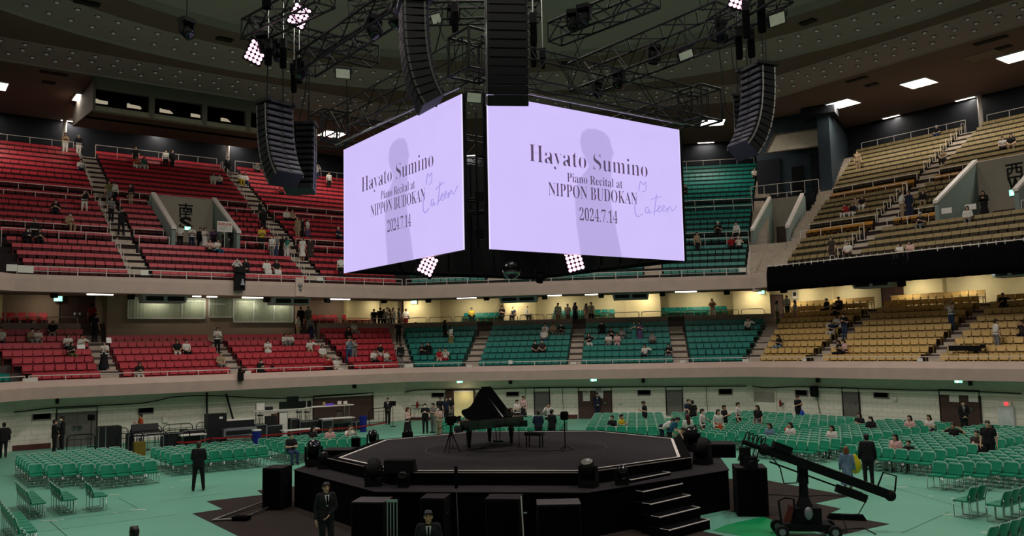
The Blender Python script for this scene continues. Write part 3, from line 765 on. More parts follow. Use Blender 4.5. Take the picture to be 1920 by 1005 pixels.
m = MB(); m.bbox(-.09, .09, -.14, .14, 1.05, 1.24); m.cyl((0, -.24, 1.15), (0, -.14, 1.15), .06, 10); m.build('camera_body', BLACK, ms)
def micstand(lab, c, h, z=SZ):
    r = empty('microphone_stand', (c[0], c[1], z)); tag(r, lab, 'microphone stand')
    MB().cyl((0, 0, 0), (0, 0, .02), .12, 16).build('base', BLACK, r); MB().cyl((0, 0, .02), (0, 0, h), .011, 6).build('pole', BLACK, r)
    MB().cyl((0, 0, h), (.18, .1, h+.12), .009, 6).build('boom', BLACK, r); MB().cyl((.18, .1, h+.12), (.27, .15, h+.1), .02, 8).build('microphone', BLACK, r)
micstand('round-based microphone stand under tail of the piano, nearer one', (-2.1, -.25), .95)
micstand('round-based microphone stand under the piano behind its front leg', (-1.75, .35), .95)
micstand('microphone stand between the piano keyboard and bench', (.1, .1), .9)
# monitors and moving lights on the deck
def wedge(lab, c, rot, z):
    r = link('stage_monitor', MB().hull([(-.42, -.2, 0), (-.42, .25, 0), (-.42, .22, .33), (-.42, .05, .36)], [(.42, -.2, 0), (.42, .25, 0), (.42, .22, .33), (.42, .05, .36)]).mesh('stage_monitor', BLACK), None, (c[0], c[1], z), rot)
    fixn(r.data); g = MB().hull([(-.39, -.19, .03), (-.39, .04, .33), (-.39, .03, .34), (-.39, -.2, .04)], [(.39, -.19, .03), (.39, .04, .33), (.39, .03, .34), (.39, -.2, .04)]).build('grille', BLK2, r); fixn(g.data)
    tag(r, lab, 'speaker'); return r
wedge('black floor monitor on the stage front edge near a moving light', (-2.42, -5.42), PI, SZ)
def moving_light(lab, c, z, rot, tilt, sc=1., grp=None):
    r = empty('moving_light', (c[0], c[1], z), rot); r.scale = (sc,)*3; tag(r, lab, 'stage light', grp)
    m = MB(); m.bbox(-.2, .2, -.17, .17, 0, .13); m.build('base', BLACK, r)
    y = MB()
    for s in (-1, 1): y.hull([(s*.2-.03, -.09, .13), (s*.2+.03, -.09, .13), (s*.2+.03, .09, .13), (s*.2-.03, .09, .13)], [(s*.2-.025, -.06, .5), (s*.2+.025, -.06, .5), (s*.2+.025, .06, .5), (s*.2-.025, .06, .5)])
    y.bbox(-.2, .2, -.07, .07, .13, .18); yo = y.build('yoke', BLACK, r); fixn(yo.data)
    T = Matrix.Rotation(tilt, 3, 'X'); h = MB(); d = T @ Vector((0, 0, 1)); p = Vector((0, 0, .42))
    h.cyl(p-d*.22, p+d*.2, .15, 14, .17); ho = h.build('head', BLACK, r, True)
    l = MB(); l.lathe(p+d*.2, [(.15, 0), (.14, .015), (.09, .03), (.02, .036)], 14, d); l.build('lens', mat('pale_lens', srgb(120, 118, 112), .3, .1, .05, 5.) if 'pale lens' in lab else mat('lamp_lens', srgb(30, 30, 32), .15, .1, .05, 5., spec=.6), ho, True)
    return r
D2 = DZ-.02
moving_light('moving light on the deck at left, dark head leaning toward camera', (-6.3, -2.0), D2, .5, math.radians(35), 1.25)
moving_light('small moving light beside the leaning one at left deck edge', (-5.75, -2.55), D2, .2, .1, .8)
moving_light('moving light with pale lens before front left stage edge', (-3.1, -5.75), D2, .2, math.radians(-55), 1.1)
moving_light('moving light with pale lens turned up before front right stage edge', (2.75, -5.85), D2, -.3, math.radians(25), 1.1)
moving_light('dark moving light on the deck at top of the steps', (3.6, -5.45), D2, .2, math.radians(60), .8)
moving_light('moving light with angled head at right rear deck', (6.0, -1.6), D2, -.6, math.radians(-40), 1.2)
moving_light('moving light standing beyond right stage corner before the chairs', (5.9, 1.6), D2, -.3, math.radians(20), 1.25)
moving_light('small moving light under the floor monitor at stage front', (-2.2, -5.95), D2, .1, math.radians(75), .7)
moving_light('moving light at left rear deck corner near chairs', (-5.9, 2.9), D2, .3, math.radians(45), 1.0)
moving_light('small moving light at rear left deck beyond the white edge', (-4.9, 4.2), D2, .6, math.radians(80), .9)
blackbox('speaker_box', 'small upright black speaker at left rear deck corner', 'speaker', (-6.15, 1.7), (.3, .3, .5), .2, D2)
# stair side boxes and loose cables
def cable(lab, pts, r=.012, m=None, name='cable'):
    P_ = []
    pts = [Vector(p) for p in pts]
    for i in range(len(pts)-1):
        p0 = pts[max(i-1, 0)]; p1 = pts[i]; p2 = pts[i+1]; p3 = pts[min(i+2, len(pts)-1)]
        for j in range(6):
            t = j/6; P_.append(.5*((2*p1)+(p2-p0)*t+(2*p0-5*p1+4*p2-p3)*t*t+(3*p1-p0-3*p2+p3)*t*t*t))
    P_.append(pts[-1])
    o = MB().tube(P_, r, 5).build(name, m or RUBBER); tag(o, lab, 'cable'); return o
cable('black cable snaking on the stage from camera stand to piano', [(1.7, -.85, SZ+.015), (.9, -1.1, SZ+.015), (.2, -.8, SZ+.015), (-.4, -1.2, SZ+.015), (-1.2, -1.0, SZ+.015), (-1.5, -.6, SZ+.015), (-1.0, -.2, SZ+.015)], .016)
# poles in front of the stage
bp = empty('boom_stand', (-.29, -7.9, 0)); tag(bp, 'thin boom stand with a dark tip before the stage front', 'stand')
MB().cyl((0, 0, .02), (-.04, 0, 1.45), .012, 6).build('pole', mat('pole_grey', srgb(110, 108, 104), .4, .5), bp); MB().cyl((-.04, 0, 1.43), (-.045, 0, 1.95), .04, 8).build('microphone', BLK2, bp)
MB().cyl((0, 0, 0), (0, 0, .03), .16, 14).build('base', BLACK, bp)
wp = empty('light_pole', (1.33, -8.1, 0)); tag(wp, 'slim pale upright pole before the stage front', 'pole')
MB().cyl((0, 0, .02), (-.05, 0, 1.28), .017, 6).build('pole', RAILW, wp); MB().cyl((0, 0, 0), (0, 0, .02), .15, 14).build('base', BLACK, wp); MB().box((.04, 0, .9), (.08, .03, .03)).build('clamp', METAL, wp)
tr = empty('flight_trolley', (-1.85, -8.2, 0)); tag(tr, 'upright steel trolley frame in front of the stage skirt', 'trolley')
m = MB()
for x in (-.12, -.04, .04, .12): m.cyl((x, 0, .1), (x, 0, 1.18), .014, 6)
m.bbox(-.14, .14, -.03, .03, 1.15, 1.21); m.build('frame', METAL, tr); MB().bbox(-.2, .3, -.2, .2, .1, .16).build('platform', METAL, tr)
for s in (-.14, .14): MB().cyl((s-.02, 0, .07), (s+.02, 0, .07), .07, 10).build('wheel', RUBBER, tr)
# V-shaped outrigger lying on the mat at the left
ou = empty('stand_outrigger', (-8.1, -5.1, .02)); tag(ou, 'steel outrigger bars lying in a V on the dark mat', 'bars')
for q, (a_, b_) in enumerate([((0, 0, .02), (.55, 4.0, .1)), ((.75, .2, .02), (1.0, 2.6, .1)), ((0, 0, .02), (.8, .22, .02))]): MB().cyl(a_, b_, .032, 8).build('bar', METAL, ou)
MB().bbox(.55, 1.0, .05, .35, 0, .1).build('sandbag', BLK2, ou)
# ------------------------------------------------------------------ camera crane
def crane():
    r = empty('camera_crane', (8.1, -6.1, 0)); tag(r, 'black camera crane on wheeled dolly right of the stage steps', 'camera crane')
    w = Vector((8.1, -6.1, 0)); dd = lambda p: Vector(p)-w
    head = dd((7.18, -6.38, 2.14)); tail = dd((10.2, -5.83, .95)); ax = (tail-head).normalized(); sd = ax.cross(Vector((0, 0, 1))).normalized(); up = sd.cross(ax)
    def beam(a, b, w_, h_):
        f = [sd*w_+up*h_, sd*w_-up*h_, -sd*w_-up*h_, -sd*w_+up*h_]; return MB().hull([a+v for v in f], [b+v for v in f])
    bo = beam(head, tail, .07, .105).build('boom_arm', BLACK, r); fixn(bo.data)
    e = MB().cyl(head+up*.115, tail+up*.115, .012, 5); e.build('arm_edge', METAL, bo)
    e = MB().cyl(head-up*.24+ax*.2, tail-up*.24-ax*.9, .022, 6); e.build('tension_rod', BLACK, r)
    c = MB().bbox(-.11, .11, -.11, .11, 1.28, 1.8); c.build('pivot_post', BLACK, r)
    MB().lathe((0, 0, .45), [(.3, 0), (.24, .2), (.12, .5), (.1, .9)], 10).build('pedestal', BLACK, r)
    d = MB(); d.bbox(-.55, .55, -.35, .35, .18, .34); d.bbox(-.35, .35, -.28, .28, .34, .72); d.build('dolly', BLACK, r)
    for x in (-.62, .62):
        for y in (-.36, .36):
            wl = MB().lathe((x, y, .17), [(.05, -.06), (.15, -.06), (.17, -.03), (.17, .03), (.15, .06), (.05, .06)], 16, Vector((0, 1, 0))).build('wheel', RUBBER, r)
            MB().lathe((x, y, .17), [(.0, -.065), (.08, -.065), (.08, .065), (.0, .065)], 12, Vector((0, 1, 0))).build('hub', SIL, wl)
    h = MB().tube([(-.62, -.3, .34), (-.66, -.3, .9), (-.5, -.3, .98), (-.3, -.3, .95), (-.28, -.3, .34)], .026, 6); h.build('push_handle', BLACK, r)
    m = MB().hull([(-.58, -.36, .4), (-.42, -.36, .38), (-.3, -.36, .78), (-.42, -.36, .8)], [(-.58, -.28, .4), (-.42, -.28, .38), (-.3, -.28, .78), (-.42, -.28, .8)]); m.build('red_panel', mat('red_panel', srgb(90, 26, 22), .6), r)
    MB().ball((.02, -.38, .62), .13, 10, 8, (.8, .6, 1.2)).build('motor_housing', SIL, r, True)
    t = MB(); tt = tail-ax*.1; t.tube([tt+up*.1-ax*.25, tt+up*.48-ax*.22, tt+up*.5+ax*.12, tt+up*.12+ax*.2], .022, 6); t.build('tail_handle', BLACK, r)
    MB().ball(tail+ax*.02, .14, 10, 8).build('counterweight', BLACK, r, True)
    m = beam(tail-ax*1.3-up*.28, tail-ax*.55-up*.28, .1, .1); m.build('control_box', BLACK, r)
    m = beam(tail-ax*1.0-up*.2-sd*.14, tail-ax*.6-up*.2-sd*.14, .03, .035); m.build('yellow_bottle', mat('yellow_bottle', srgb(150, 112, 30), .5), r)
    m = beam(head+up*.2+ax*.15, head+up*.2+ax*.62, .1, .08); m.build('motor_box', BLACK, r)
    # remote head with hanging camera and loops of cable
    hh = MB(); hh.ball(head-ax*.02, .15, 10, 8); hh.cyl(head-ax*.15, head-ax*.6+up*.0, .06, 8); hh.bbox(head.x-.62, head.x-.36, head.y-.1, head.y+.1, head.z-.38, head.z+.06); hh.build('remote_head', BLACK, r)
    cb = MB(); q = head-ax*.42-Vector((0, 0, .38)); cb.bbox(q.x-.16, q.x+.16, q.y-.22, q.y+.14, q.z-.2, q.z+.08); cb.cyl(q+Vector((0, -.45, -.06)), q+Vector((0, -.2, -.06)), .08, 12); cb.build('camera_body', BLACK, r)
    for i in range(5):
        p0 = head-ax*(.08+.11*i)+up*(.02); lp = MB()
        lp.tube([p0+up*.1+sd*.08, p0+up*.26+sd*.04, p0+up*.22-sd*.14, p0-up*.1-sd*.18, p0-up*(.5-.05*(i % 2))-sd*.1, p0-up*.3+sd*.05], .017, 5); lp.build('cable_loop', RUBBER, r)
    lp = MB().tube([head+ax*.2-up*.1, head+ax*.5-up*.3, head+ax*.7-up*.62, head+ax*1.0-up*.5, head+ax*.95-up*.16], .017, 6); lp.build('cable_loop', RUBBER, r)
    lp = MB().tube([tail-ax*.5-up*.25, tail-ax*.6-up*.7, tail-ax*1.0-up*.85, Vector((1.05, .3, .05)), Vector((1.0, .7, .02)), Vector((1.6, .9, .02)), Vector((1.7, .2, .02))], .014, 5); lp.build('trailing_cable', RUBBER, r)
crane()
o = MB().hull([(-.5, -.16, 0), (.5, -.16, 0), (.5, .16, 0), (-.5, .16, 0)], [(-.42, -.1, .13), (.42, -.1, .13), (.42, .1, .13), (-.42, .1, .13)]).build('sandbag', BLK2, None, False, (9.55, -4.05, .006), -.15); tag(o, 'black sandbag on the mat right of the crane', 'sandbag')
cable('black cable crossing the dark mat to the crane', [(7.5, -.8, .02), (8.2, -.4, .02), (9.0, -.7, .02), (9.6, -.5, .02), (10.3, -.6, .02)], .014)
# ------------------------------------------------------------------ hanging screens
def emat(name, col, st=1.):
    m = bpy.data.materials.new(name); m.use_nodes = True; nt = m.node_tree; b = nt.nodes['Principled BSDF']
    b.inputs['Base Color'].default_value = (.02, .02, .02, 1); b.inputs['Roughness'].default_value = .6
    tc = nt.nodes.new('ShaderNodeTexCoord'); nz = nt.nodes.new('ShaderNodeTexNoise'); nz.inputs['Scale'].default_value = .8; nt.links.new(tc.outputs['Object'], nz.inputs['Vector'])
    mr = nt.nodes.new('ShaderNodeMapRange'); mr.inputs[3].default_value = .96; mr.inputs[4].default_value = 1.04; nt.links.new(nz.outputs[0], mr.inputs[0])
    mx = nt.nodes.new('ShaderNodeVectorMath'); mx.operation = 'MULTIPLY'; mx.inputs[0].default_value = col; nt.links.new(mr.outputs[0], mx.inputs[1])
    nt.links.new(mx.outputs[0], b.inputs['Emission Color']); b.inputs['Emission Strength'].default_value = st; return m
LAV = emat('screen_lavender', srgb(208, 191, 250)); SHADE = emat('screen_shadow', srgb(184, 168, 226)); SHADE2 = emat('screen_shadow_soft', srgb(193, 177, 236))
INK = emat('screen_ink', srgb(84, 66, 98)); SCRIPT = emat('screen_script', srgb(162, 150, 224))
EDGEM = emat('screen_edge', srgb(232, 220, 255))
def serif(t):
    o = ''
    for ch in t:
        if 'A' <= ch <= 'Z': o += chr(0x1D400+ord(ch)-65)
        elif 'a' <= ch <= 'z': o += chr(0x1D41A+ord(ch)-97)
        elif '0' <= ch <= '9': o += chr(0x1D7CE+ord(ch)-48)
        else: o += ch
    return o
def textobj(name, body, m, parent, loc, R, size, wfit=None, off=0., align='CENTER', ext=0., at_parent=True):
    c = bpy.data.curves.new('txt', 'FONT'); c.body = body; c.size = 1; c.offset = off; c.align_x = align; c.extrude = ext; c.resolution_u = 4
    t = bpy.data.objects.new('txt', c); COL.objects.link(t); bpy.context.view_layer.update()
    me = bpy.data.meshes.new_from_object(t.evaluated_get(bpy.context.evaluated_depsgraph_get())); bpy.data.objects.remove(t); bpy.data.curves.remove(c)
    xs = [v.co.x for v in me.vertices]; w = max(xs)-min(xs); cx = (max(xs)+min(xs))/2 if align == 'CENTER' else 0
    sx = wfit/w if wfit else size
    for v in me.vertices: v.co = R @ Vector(((v.co.x-cx)*sx, v.co.y*size, v.co.z))
    me.materials.clear(); me.materials.append(m); me.name = name
    o = link(name, me, parent); o.location = loc
    return o
ZB, ZT = 7.53, 11.95
def screen(a, b, lab, front=True, marks=True):
    a = Vector((*a, 0)); b = Vector((*b, 0)); w = (b-a).length; t = (b-a).normalized(); n = Vector((t.y, -t.x, 0)); H = ZT-ZB
    r = empty('led_screen', (a+b)/2+Vector((0, 0, ZB))); ang = math.atan2(t.y, t.x); r.rotation_euler = (0, 0, ang); tag(r, lab, 'screen')
    # local: x along, -y front
    m = MB(); m.bbox(-w/2, w/2, .03, .16, 0, H); m.build('cabinet', BLACK, r)
    m = MB()
    for i in range(8): m.bbox(-w/2+w*i/8+.05, -w/2+w*(i+1)/8-.05, .16, .26, .1, .2); m.bbox(-w/2+w*i/8-.02, -w/2+w*i/8+.02, .16, .24, 0, H)
    m.build('back_frame', BLACK, r)
    if not front: return r
    p = MB(); p.bbox(-w/2, w/2, 0, .03, 0, H); pn = p.build('panel', LAV, r)
    for x in (-w/2, w/2): MB().bbox(x-.012, x+.012, -.006, .03, 0, H).build('bright_edge', EDGEM, pn)
    RX = Matrix.Rotation(PI/2, 3, 'X')
    X = lambda f: -w/2+w*f
    Z = lambda f: H*(1-f)
    # soft figure outline: head, shoulders and body in profile
    sil = [(.427, 1), (.41, .8), (.405, .62), (.41, .55), (.43, .48), (.465, .42), (.482, .38), (.47, .34), (.447, .28), (.44, .22), (.45, .155), (.48, .12), (.525, .112), (.565, .125), (.59, .165), (.598, .21), (.606, .245), (.612, .272), (.601, .285), (.598, .315), (.577, .335), (.556, .35), (.552, .40), (.56, .47), (.572, .56), (.585, .68), (.60, .82), (.62, .92), (.637, 1)]
    def flat(pts, y, m, nm):
        bm = bmesh.new(); vs = [bm.verts.new((X(x), y, Z(z))) for x, z in pts]; f = bm.faces.new(vs); bmesh.ops.triangulate(bm, faces=[f])
        me = bpy.data.meshes.new(nm); bm.to_mesh(me); bm.free(); me.materials.append(m); return link(nm, me, pn)
    wide = [(x+(.005 if x > .53 else -.005), z-.006 if z < .3 else z) for x, z in sil]
    flat(wide, -.003, SHADE2, 'figure_shadow_edge'); flat(sil, -.006, SHADE, 'figure_shadow')
    for s_, f0, f1, zb, hh, off in (('Hayato Sumino', .185, .80, .402, .125, -.018), ('Piano Recital at', .365, .655, .508, .066, -.010), ('NIPPON BUDOKAN', .272, .735, .615, .094, -.010), ('2024.7.14', .423, .622, .765, .092, -.010)):
        textobj('lettering', serif(s_), INK, pn, (X((f0+f1)/2), -.009, Z(zb)), RX, hh*H*1.38, (f1-f0)*w, off)
    # handwritten signature with a small cat-ear stroke
    def stroke(pts, wd):
        P_ = []
        for i in range(len(pts)-1):
            p0 = Vector(pts[max(i-1, 0)]); p1 = Vector(pts[i]); p2 = Vector(pts[i+1]); p3 = Vector(pts[min(i+2, len(pts)-1)])
            for j in range(6):
                t_ = j/6; P_.append(.5*((2*p1)+(p2-p0)*t_+(2*p0-5*p1+4*p2-p3)*t_*t_+(3*p1-p0-3*p2+p3)*t_**3))
        P_.append(Vector(pts[-1])); return [(X(p.x), -.01, Z(p.y)) for p in P_]
    sg = MB()
    for pts in ([(.745, .51), (.757, .44), (.772, .462), (.787, .442), (.785, .50), (.765, .515)], [(.735, .56), (.722, .61), (.72, .67), (.735, .70), (.765, .675)],
                [(.80, .63), (.785, .625), (.778, .655), (.79, .668), (.80, .64), (.803, .665), (.815, .655)], [(.848, .52), (.838, .60), (.828, .675)], [(.815, .565), (.845, .545), (.875, .535)],
                [(.828, .66), (.855, .63), (.868, .615), (.86, .605), (.852, .635), (.862, .65), (.885, .62), (.893, .605), (.885, .598), (.878, .628), (.888, .642), (.91, .61), (.905, .645), (.925, .60), (.932, .625), (.945, .625), (.97, .585)]):
        sg.tube(stroke(pts, .01), .015, 4)
    sg.build('signature', SCRIPT, pn)
    return r
screen((-5.97, -.02), (-.54, -5.56), 'left lit screen with lavender title display facing the camera')
screen((.19, -5.45), (5.77, -.14), 'right lit screen with lavender title display facing the camera')
screen((.1, 5.6), (-5.95, .2), 'black back of the far screen behind the left lit one', False)
screen((5.9, .2), (.2, 5.6), 'black back of the far screen behind the right lit one', False)
# ------------------------------------------------------------------ trusses
def truss(a, b, w, h, lab, bay=.7, r=.042, up=None):
    a = Vector(a); b = Vector(b); d = b-a; L = d.length; d.normalize(); s = d.cross(Vector((0, 0, 1))).normalized(); u = s.cross(d)
    root = empty('lighting_truss', a); tag(root, lab, 'truss', 'black trusses of the hanging rig')
    c = [s*w/2+u*h/2, -s*w/2+u*h/2, -s*w/2-u*h/2, s*w/2-u*h/2]; n = max(2, round(L/bay))
    for k in c: MB().cyl(k, k+d*L, r, 6).build('chord', TRUSSM, root)
    m = MB()
    for f in range(4):
        p, q = c[f], c[(f+1) % 4]
        for i in range(n):
            x0, x1 = d*L*i/n, d*L*(i+1)/n
            (m.cyl(p+x0, q+x1, r*.55, 4) if i % 2 == 0 else m.cyl(q+x0, p+x1, r*.55, 4))
    for i in (0, n):
        for f in range(4): m.cyl(c[f]+d*L*i/n, c[(f+1) % 4]+d*L*i/n, r*.7, 4)
    m.build('lacing', TRUSSM, root); return root
A = atd
zt = 12.75
cor = [(-6.5, 0), (0, -6.35), (6.5, 0), (0, 6.35)]
names = ['above left lit screen', 'above right lit screen', 'above right far screen', 'above left far screen']
for i in range(4):
    p, q = cor[i], cor[(i+1) % 4]; truss((*p, zt), (*q, zt), .75, .9, 'square box truss '+names[i], .8, .03)
    e = (Vector(q)-Vector(p)).normalized()
for k, (x, y) in enumerate(cor):
    m = MB()
    for a_ in (-.5, .5):
        for b_ in (-.5, .5): m.cyl((a_, b_, -.55), (a_, b_, .55), .04, 6); m.cyl((a_, -.5, b_*1.1), (a_, .5, b_*1.1), .04, 6); m.cyl((-.5, a_, b_*1.1), (.5, a_, b_*1.1), .04, 6)
    o = m.build('truss_corner_block', TRUSSM, None, False, (x, y, zt), PI/4); tag(o, 'black truss corner frame, %s' % ['left end of the screens', 'nearest corner between the screens', 'right end of the screens', 'far corner of the screens'][k], 'truss corner', 'truss corner frames')
m = MB().cyl((-6.2, -.25, 12.08), (-.55, -5.75, 12.08), .03, 6).build('hanging_bar', METAL); tag(m, 'thin steel bar along top of the left lit screen', 'bar')
m = MB().cyl((.3, -5.7, 12.08), (5.95, -.3, 12.08), .03, 6).build('hanging_bar', METAL); tag(m, 'thin steel bar along top of the right lit screen', 'bar')
TR = [((574, 122), 26, (780, -14), 21, .62, .62, 'long diagonal truss rising from left cluster to top of frame'),
      ((470, 58), 27, (610, -12), 23, .62, .62, 'upper left truss with two pink lamps under it'),
      ((470, 52), 27, (703, 106), 29.5, .6, .6, 'left truss ending in a bent steel loop'),
      ((800, 26), 30, (1010, 22), 31, .6, .62, 'truss crossing behind the two big speaker arrays'),
      ((1040, 64), 27, (1225, -10), 24, .6, .62, 'short truss with an open square end near top middle'),
      ((1085, 150), 30, (1362, 40), 25, 1.0, 1.0, 'long truss rising right from above the right screen'),
      ((1340, 60), 25, (1470, -20), 23, .62, .62, 'right cluster truss under the top pink lamp'),
      ((660, 20), 33, (840, -20), 32, .6, .6, 'far truss at top left of the speaker arrays')]
for p, d1, q, d2, w, h, lab in TR: truss(A(*p, d1), A(*q, d2), w, h, lab)
# truss inside the screens' square
truss((-3.2, 2.9, 10.2), (3.2, 2.9, 10.2), .5, .5, 'inner truss seen through the gap between the screens')
m = MB()
for x in (-.7, -.1, .5): m.cyl((x, -2.5, 12.3), (x, -2.5, 7.9), .04, 6)
m.bbox(-.75, .55, -2.6, -2.4, 9.4, 9.7); m.bbox(-.75, .55, -2.6, -2.4, 8.2, 8.5); o = m.build('inner_frame', TRUSSM); tag(o, 'dark vertical frame in the gap between the screens', 'frame')
# ------------------------------------------------------------------ speaker arrays
LAVT = mat('array_screen_tint', srgb(58, 56, 66), .5, .1, .15, 12.)  # screen light falling on the rear panels, put into their colour
CABM = mat('array_cabinet', srgb(24, 24, 27), .55, 0, .15, 6.)
def line_array(lab, top, yaw, n, size, splay, sub=True):
    LAVG = LAVT if 'lavender' in lab else CABM
    """cabinets hung under a frame; local -y is the front"""
    w, h, d = size; r = empty('line_array', top, yaw); tag(r, lab, 'speaker', 'hanging speaker arrays')
    m = MB(); m.bbox(-w*.5, w*.5, -d*.62, d*.62, -.02, .07); m.bbox(-w*.55, -w*.42, -d*.7, d*.75, .0, .1); m.bbox(w*.42, w*.55, -d*.7, d*.75, .0, .1); m.build('rigging_frame', CABM, r)
    ch = MB()
    for x_ in (-.3, .3): ch.cyl((x_*w, 0, .05), (x_*w*.6, 0, 23.3-Vector(top).z), .02, 5)
    ch.build('hoist_chain', BLACK, r); pos = Vector((0, 0, -.04)); ang = 0.
    for i in range(n):
        ang += splay[i]; R = Matrix.Rotation(ang, 3, 'X')
        last = sub and i == n-1; hh = h*1.25 if last else h
        c = pos+R @ Vector((0, 0, -hh/2))
        f = lambda x, y, z: c+R @ Vector((x, y, z))
        a = [f(-w/2, -d*.5, hh*.49), f(w/2, -d*.5, hh*.49), f(w/2, d*.5, hh*.32), f(-w/2, d*.5, hh*.32)]
        b = [f(-w/2, -d*.5, -hh*.49), f(w/2, -d*.5, -hh*.49), f(w/2, d*.5, -hh*.32), f(-w/2, d*.5, -hh*.32)]
        cb = MB().hull(b, a).build('cabinet', CABM, r); fixn(cb.data)
        g = MB()
        for s in (-1, 1):
            g.hull([f(s*w*.27-w*.2, d*.5, -hh*.25), f(s*w*.27+w*.2, d*.5, -hh*.25), f(s*w*.27+w*.2, d*.5, hh*.25), f(s*w*.27-w*.2, d*.5, hh*.25)], [f(s*w*.27-w*.18, d*.53, -hh*.2), f(s*w*.27+w*.18, d*.53, -hh*.2), f(s*w*.27+w*.18, d*.53, hh*.2), f(s*w*.27-w*.18, d*.53, hh*.2)])
        g.hull([f(-w*.46, -d*.5, -hh*.42), f(w*.46, -d*.5, -hh*.42), f(w*.46, -d*.5, hh*.42), f(-w*.46, -d*.5, hh*.42)], [f(-w*.45, -d*.52, -hh*.4), f(w*.45, -d*.52, -hh*.4), f(w*.45, -d*.52, hh*.4), f(-w*.45, -d*.52, hh*.4)])
        go = g.build('rear_panel_and_grille', LAVG, cb); fixn(go.data)
        k = MB()
        for s in (-1, 1): k.box(f(s*w*.505, d*.35, 0), (.02, .05, hh*.9), R); k.box(f(s*w*.505, -d*.42, 0), (.02, .05, hh*.9), R)
        k.build('rigging_links', METAL, cb)
        pos = pos+R @ Vector((0, 0, -hh))
    return r
def faceyaw(dx, dy): return math.atan2(dy, dx)+PI/2       # front (-y) towards (dx,dy)
cv_ = lambda n, a, b: [math.radians(a+(b-a)*(i/(n-1))**1.4) for i in range(n)]
line_array('big speaker array hanging over the left lit screen top corner', A(775, 12, 20.5), faceyaw(-.93, -.37), 13, (.95, .188, .62), cv_(13, .3, 4.6))
line_array('big speaker array hanging over the right lit screen top corner', A(948, -16, 20.5), faceyaw(.25, -.97), 13, (.98, .21, .62), cv_(13, .2, 2.6))
line_array('curved speaker array with rear tinted lavender by screen light, farthest left', A(516, 198, 27), faceyaw(-.85, .52), 12, (1.0, .215, .6), cv_(12, .8, 6.0))
line_array('speaker array with ribbed back beside the farthest left one', A(564, 236, 28), faceyaw(-.2, .98), 11, (.95, .2, .55), cv_(11, .2, 2.2))
line_array('curved speaker array with ribs tinted lavender by screen light at right of screens', A(1420, 130, 26.5), faceyaw(.85, .52), 13, (1.0, .215, .6), cv_(13, .9, 6.0))
line_array('rear speaker array partly hidden behind the right curved array', A(1394, 182, 28), faceyaw(.25, .97), 9, (.6, .18, .5), cv_(9, .3, 3.))
# ------------------------------------------------------------------ lamps of the rig
PINK = mat('pink_bulb', (1, .8, .9), .4, 0, 0, 1, emit=(1, .56, .76), es=1.7)
def blinder(lab, c, d, right, up, bw=.095, nx=4, ny=5, power=30):
    """bank of round bulbs facing direction d"""
    c = Vector(c); d = Vector(d).normalized(); x = (Vector(right)-d*Vector(right).dot(d)).normalized(); y = d.cross(x)
    r = empty('blinder_lamp', c); tag(r, lab, 'stage lamp', 'pink bulb banks of the rig')
    W_, H_ = nx*bw*1.25, ny*bw*1.25; m = MB()
    q = [x*W_*.55+y*H_*.55, -x*W_*.55+y*H_*.55, -x*W_*.55-y*H_*.55, x*W_*.55-y*H_*.55]
    m.hull([v-d*.14 for v in q], q); b = m.build('housing', BLACK, r); fixn(b.data)
    for i in range(nx):
        for j in range(ny):
            p = x*((i-(nx-1)/2)*bw*1.22)+y*((j-(ny-1)/2)*bw*1.22)
            bl = MB().lathe(p+d*.0, [(bw*.57, 0), (bw*.52, .02), (bw*.3, .04), (.005, .045)], 10, d).build('bulb', PINK, b)
    MB().tube([x*W_*.6, x*W_*.62+d*-.3, -x*W_*.62-d*.3, -x*W_*.6], .016, 5).build('yoke', BLACK, r)
    if c.z < 9: MB().cyl(-d*.2, (-d.x*.2, -d.y*.2, 12.4-c.z), .02, 5).build('hanger', BLACK, r)
    lamp('pink_lamp', 'SPOT', c+d*.08, power, (1, .6, .78), .2, None, c+d*5, 1.9)
    return r
def tocam(p): return (CAM-Vector(p)).normalized()
p = A(561, 30, 25); blinder('pink bulb bank under upper left truss, higher of the two', p, tocam(p)+Vector((0, 0, -.1)), RGT*.85-UPV*.5, UPV, .105)
p = A(480, 98, 26.5); blinder('pink bulb bank at left end of the truss, lower of the two', p, tocam(p)+Vector((-.1, 0, -.1)), RGT*.85-UPV*.5, UPV, .11)
p = A(802, 497, 25.5); blinder('pink bulb bank hanging below the left lit screen', p, tocam(p)+Vector((.3, 0, .1)), RGT*.9-UPV*.4, UPV, .1)
p = A(1077, 489, 25.5); blinder('pink bulb bank hanging below the right lit screen', p, tocam(p)+Vector((-.1, 0, .1)), RGT*.97+UPV*.25, UPV, .105)
p = A(1388, -4, 23.5); blinder('pink bulb bank at top edge above the right arrays', p, tocam(p)+Vector((0, 0, -.2)), RGT*.95-UPV*.3, UPV, .1)
FLD = mat('flood_glass', srgb(150, 150, 130), .25, 0, .25, 6., emit=(.8, .82, .62), es=.14)
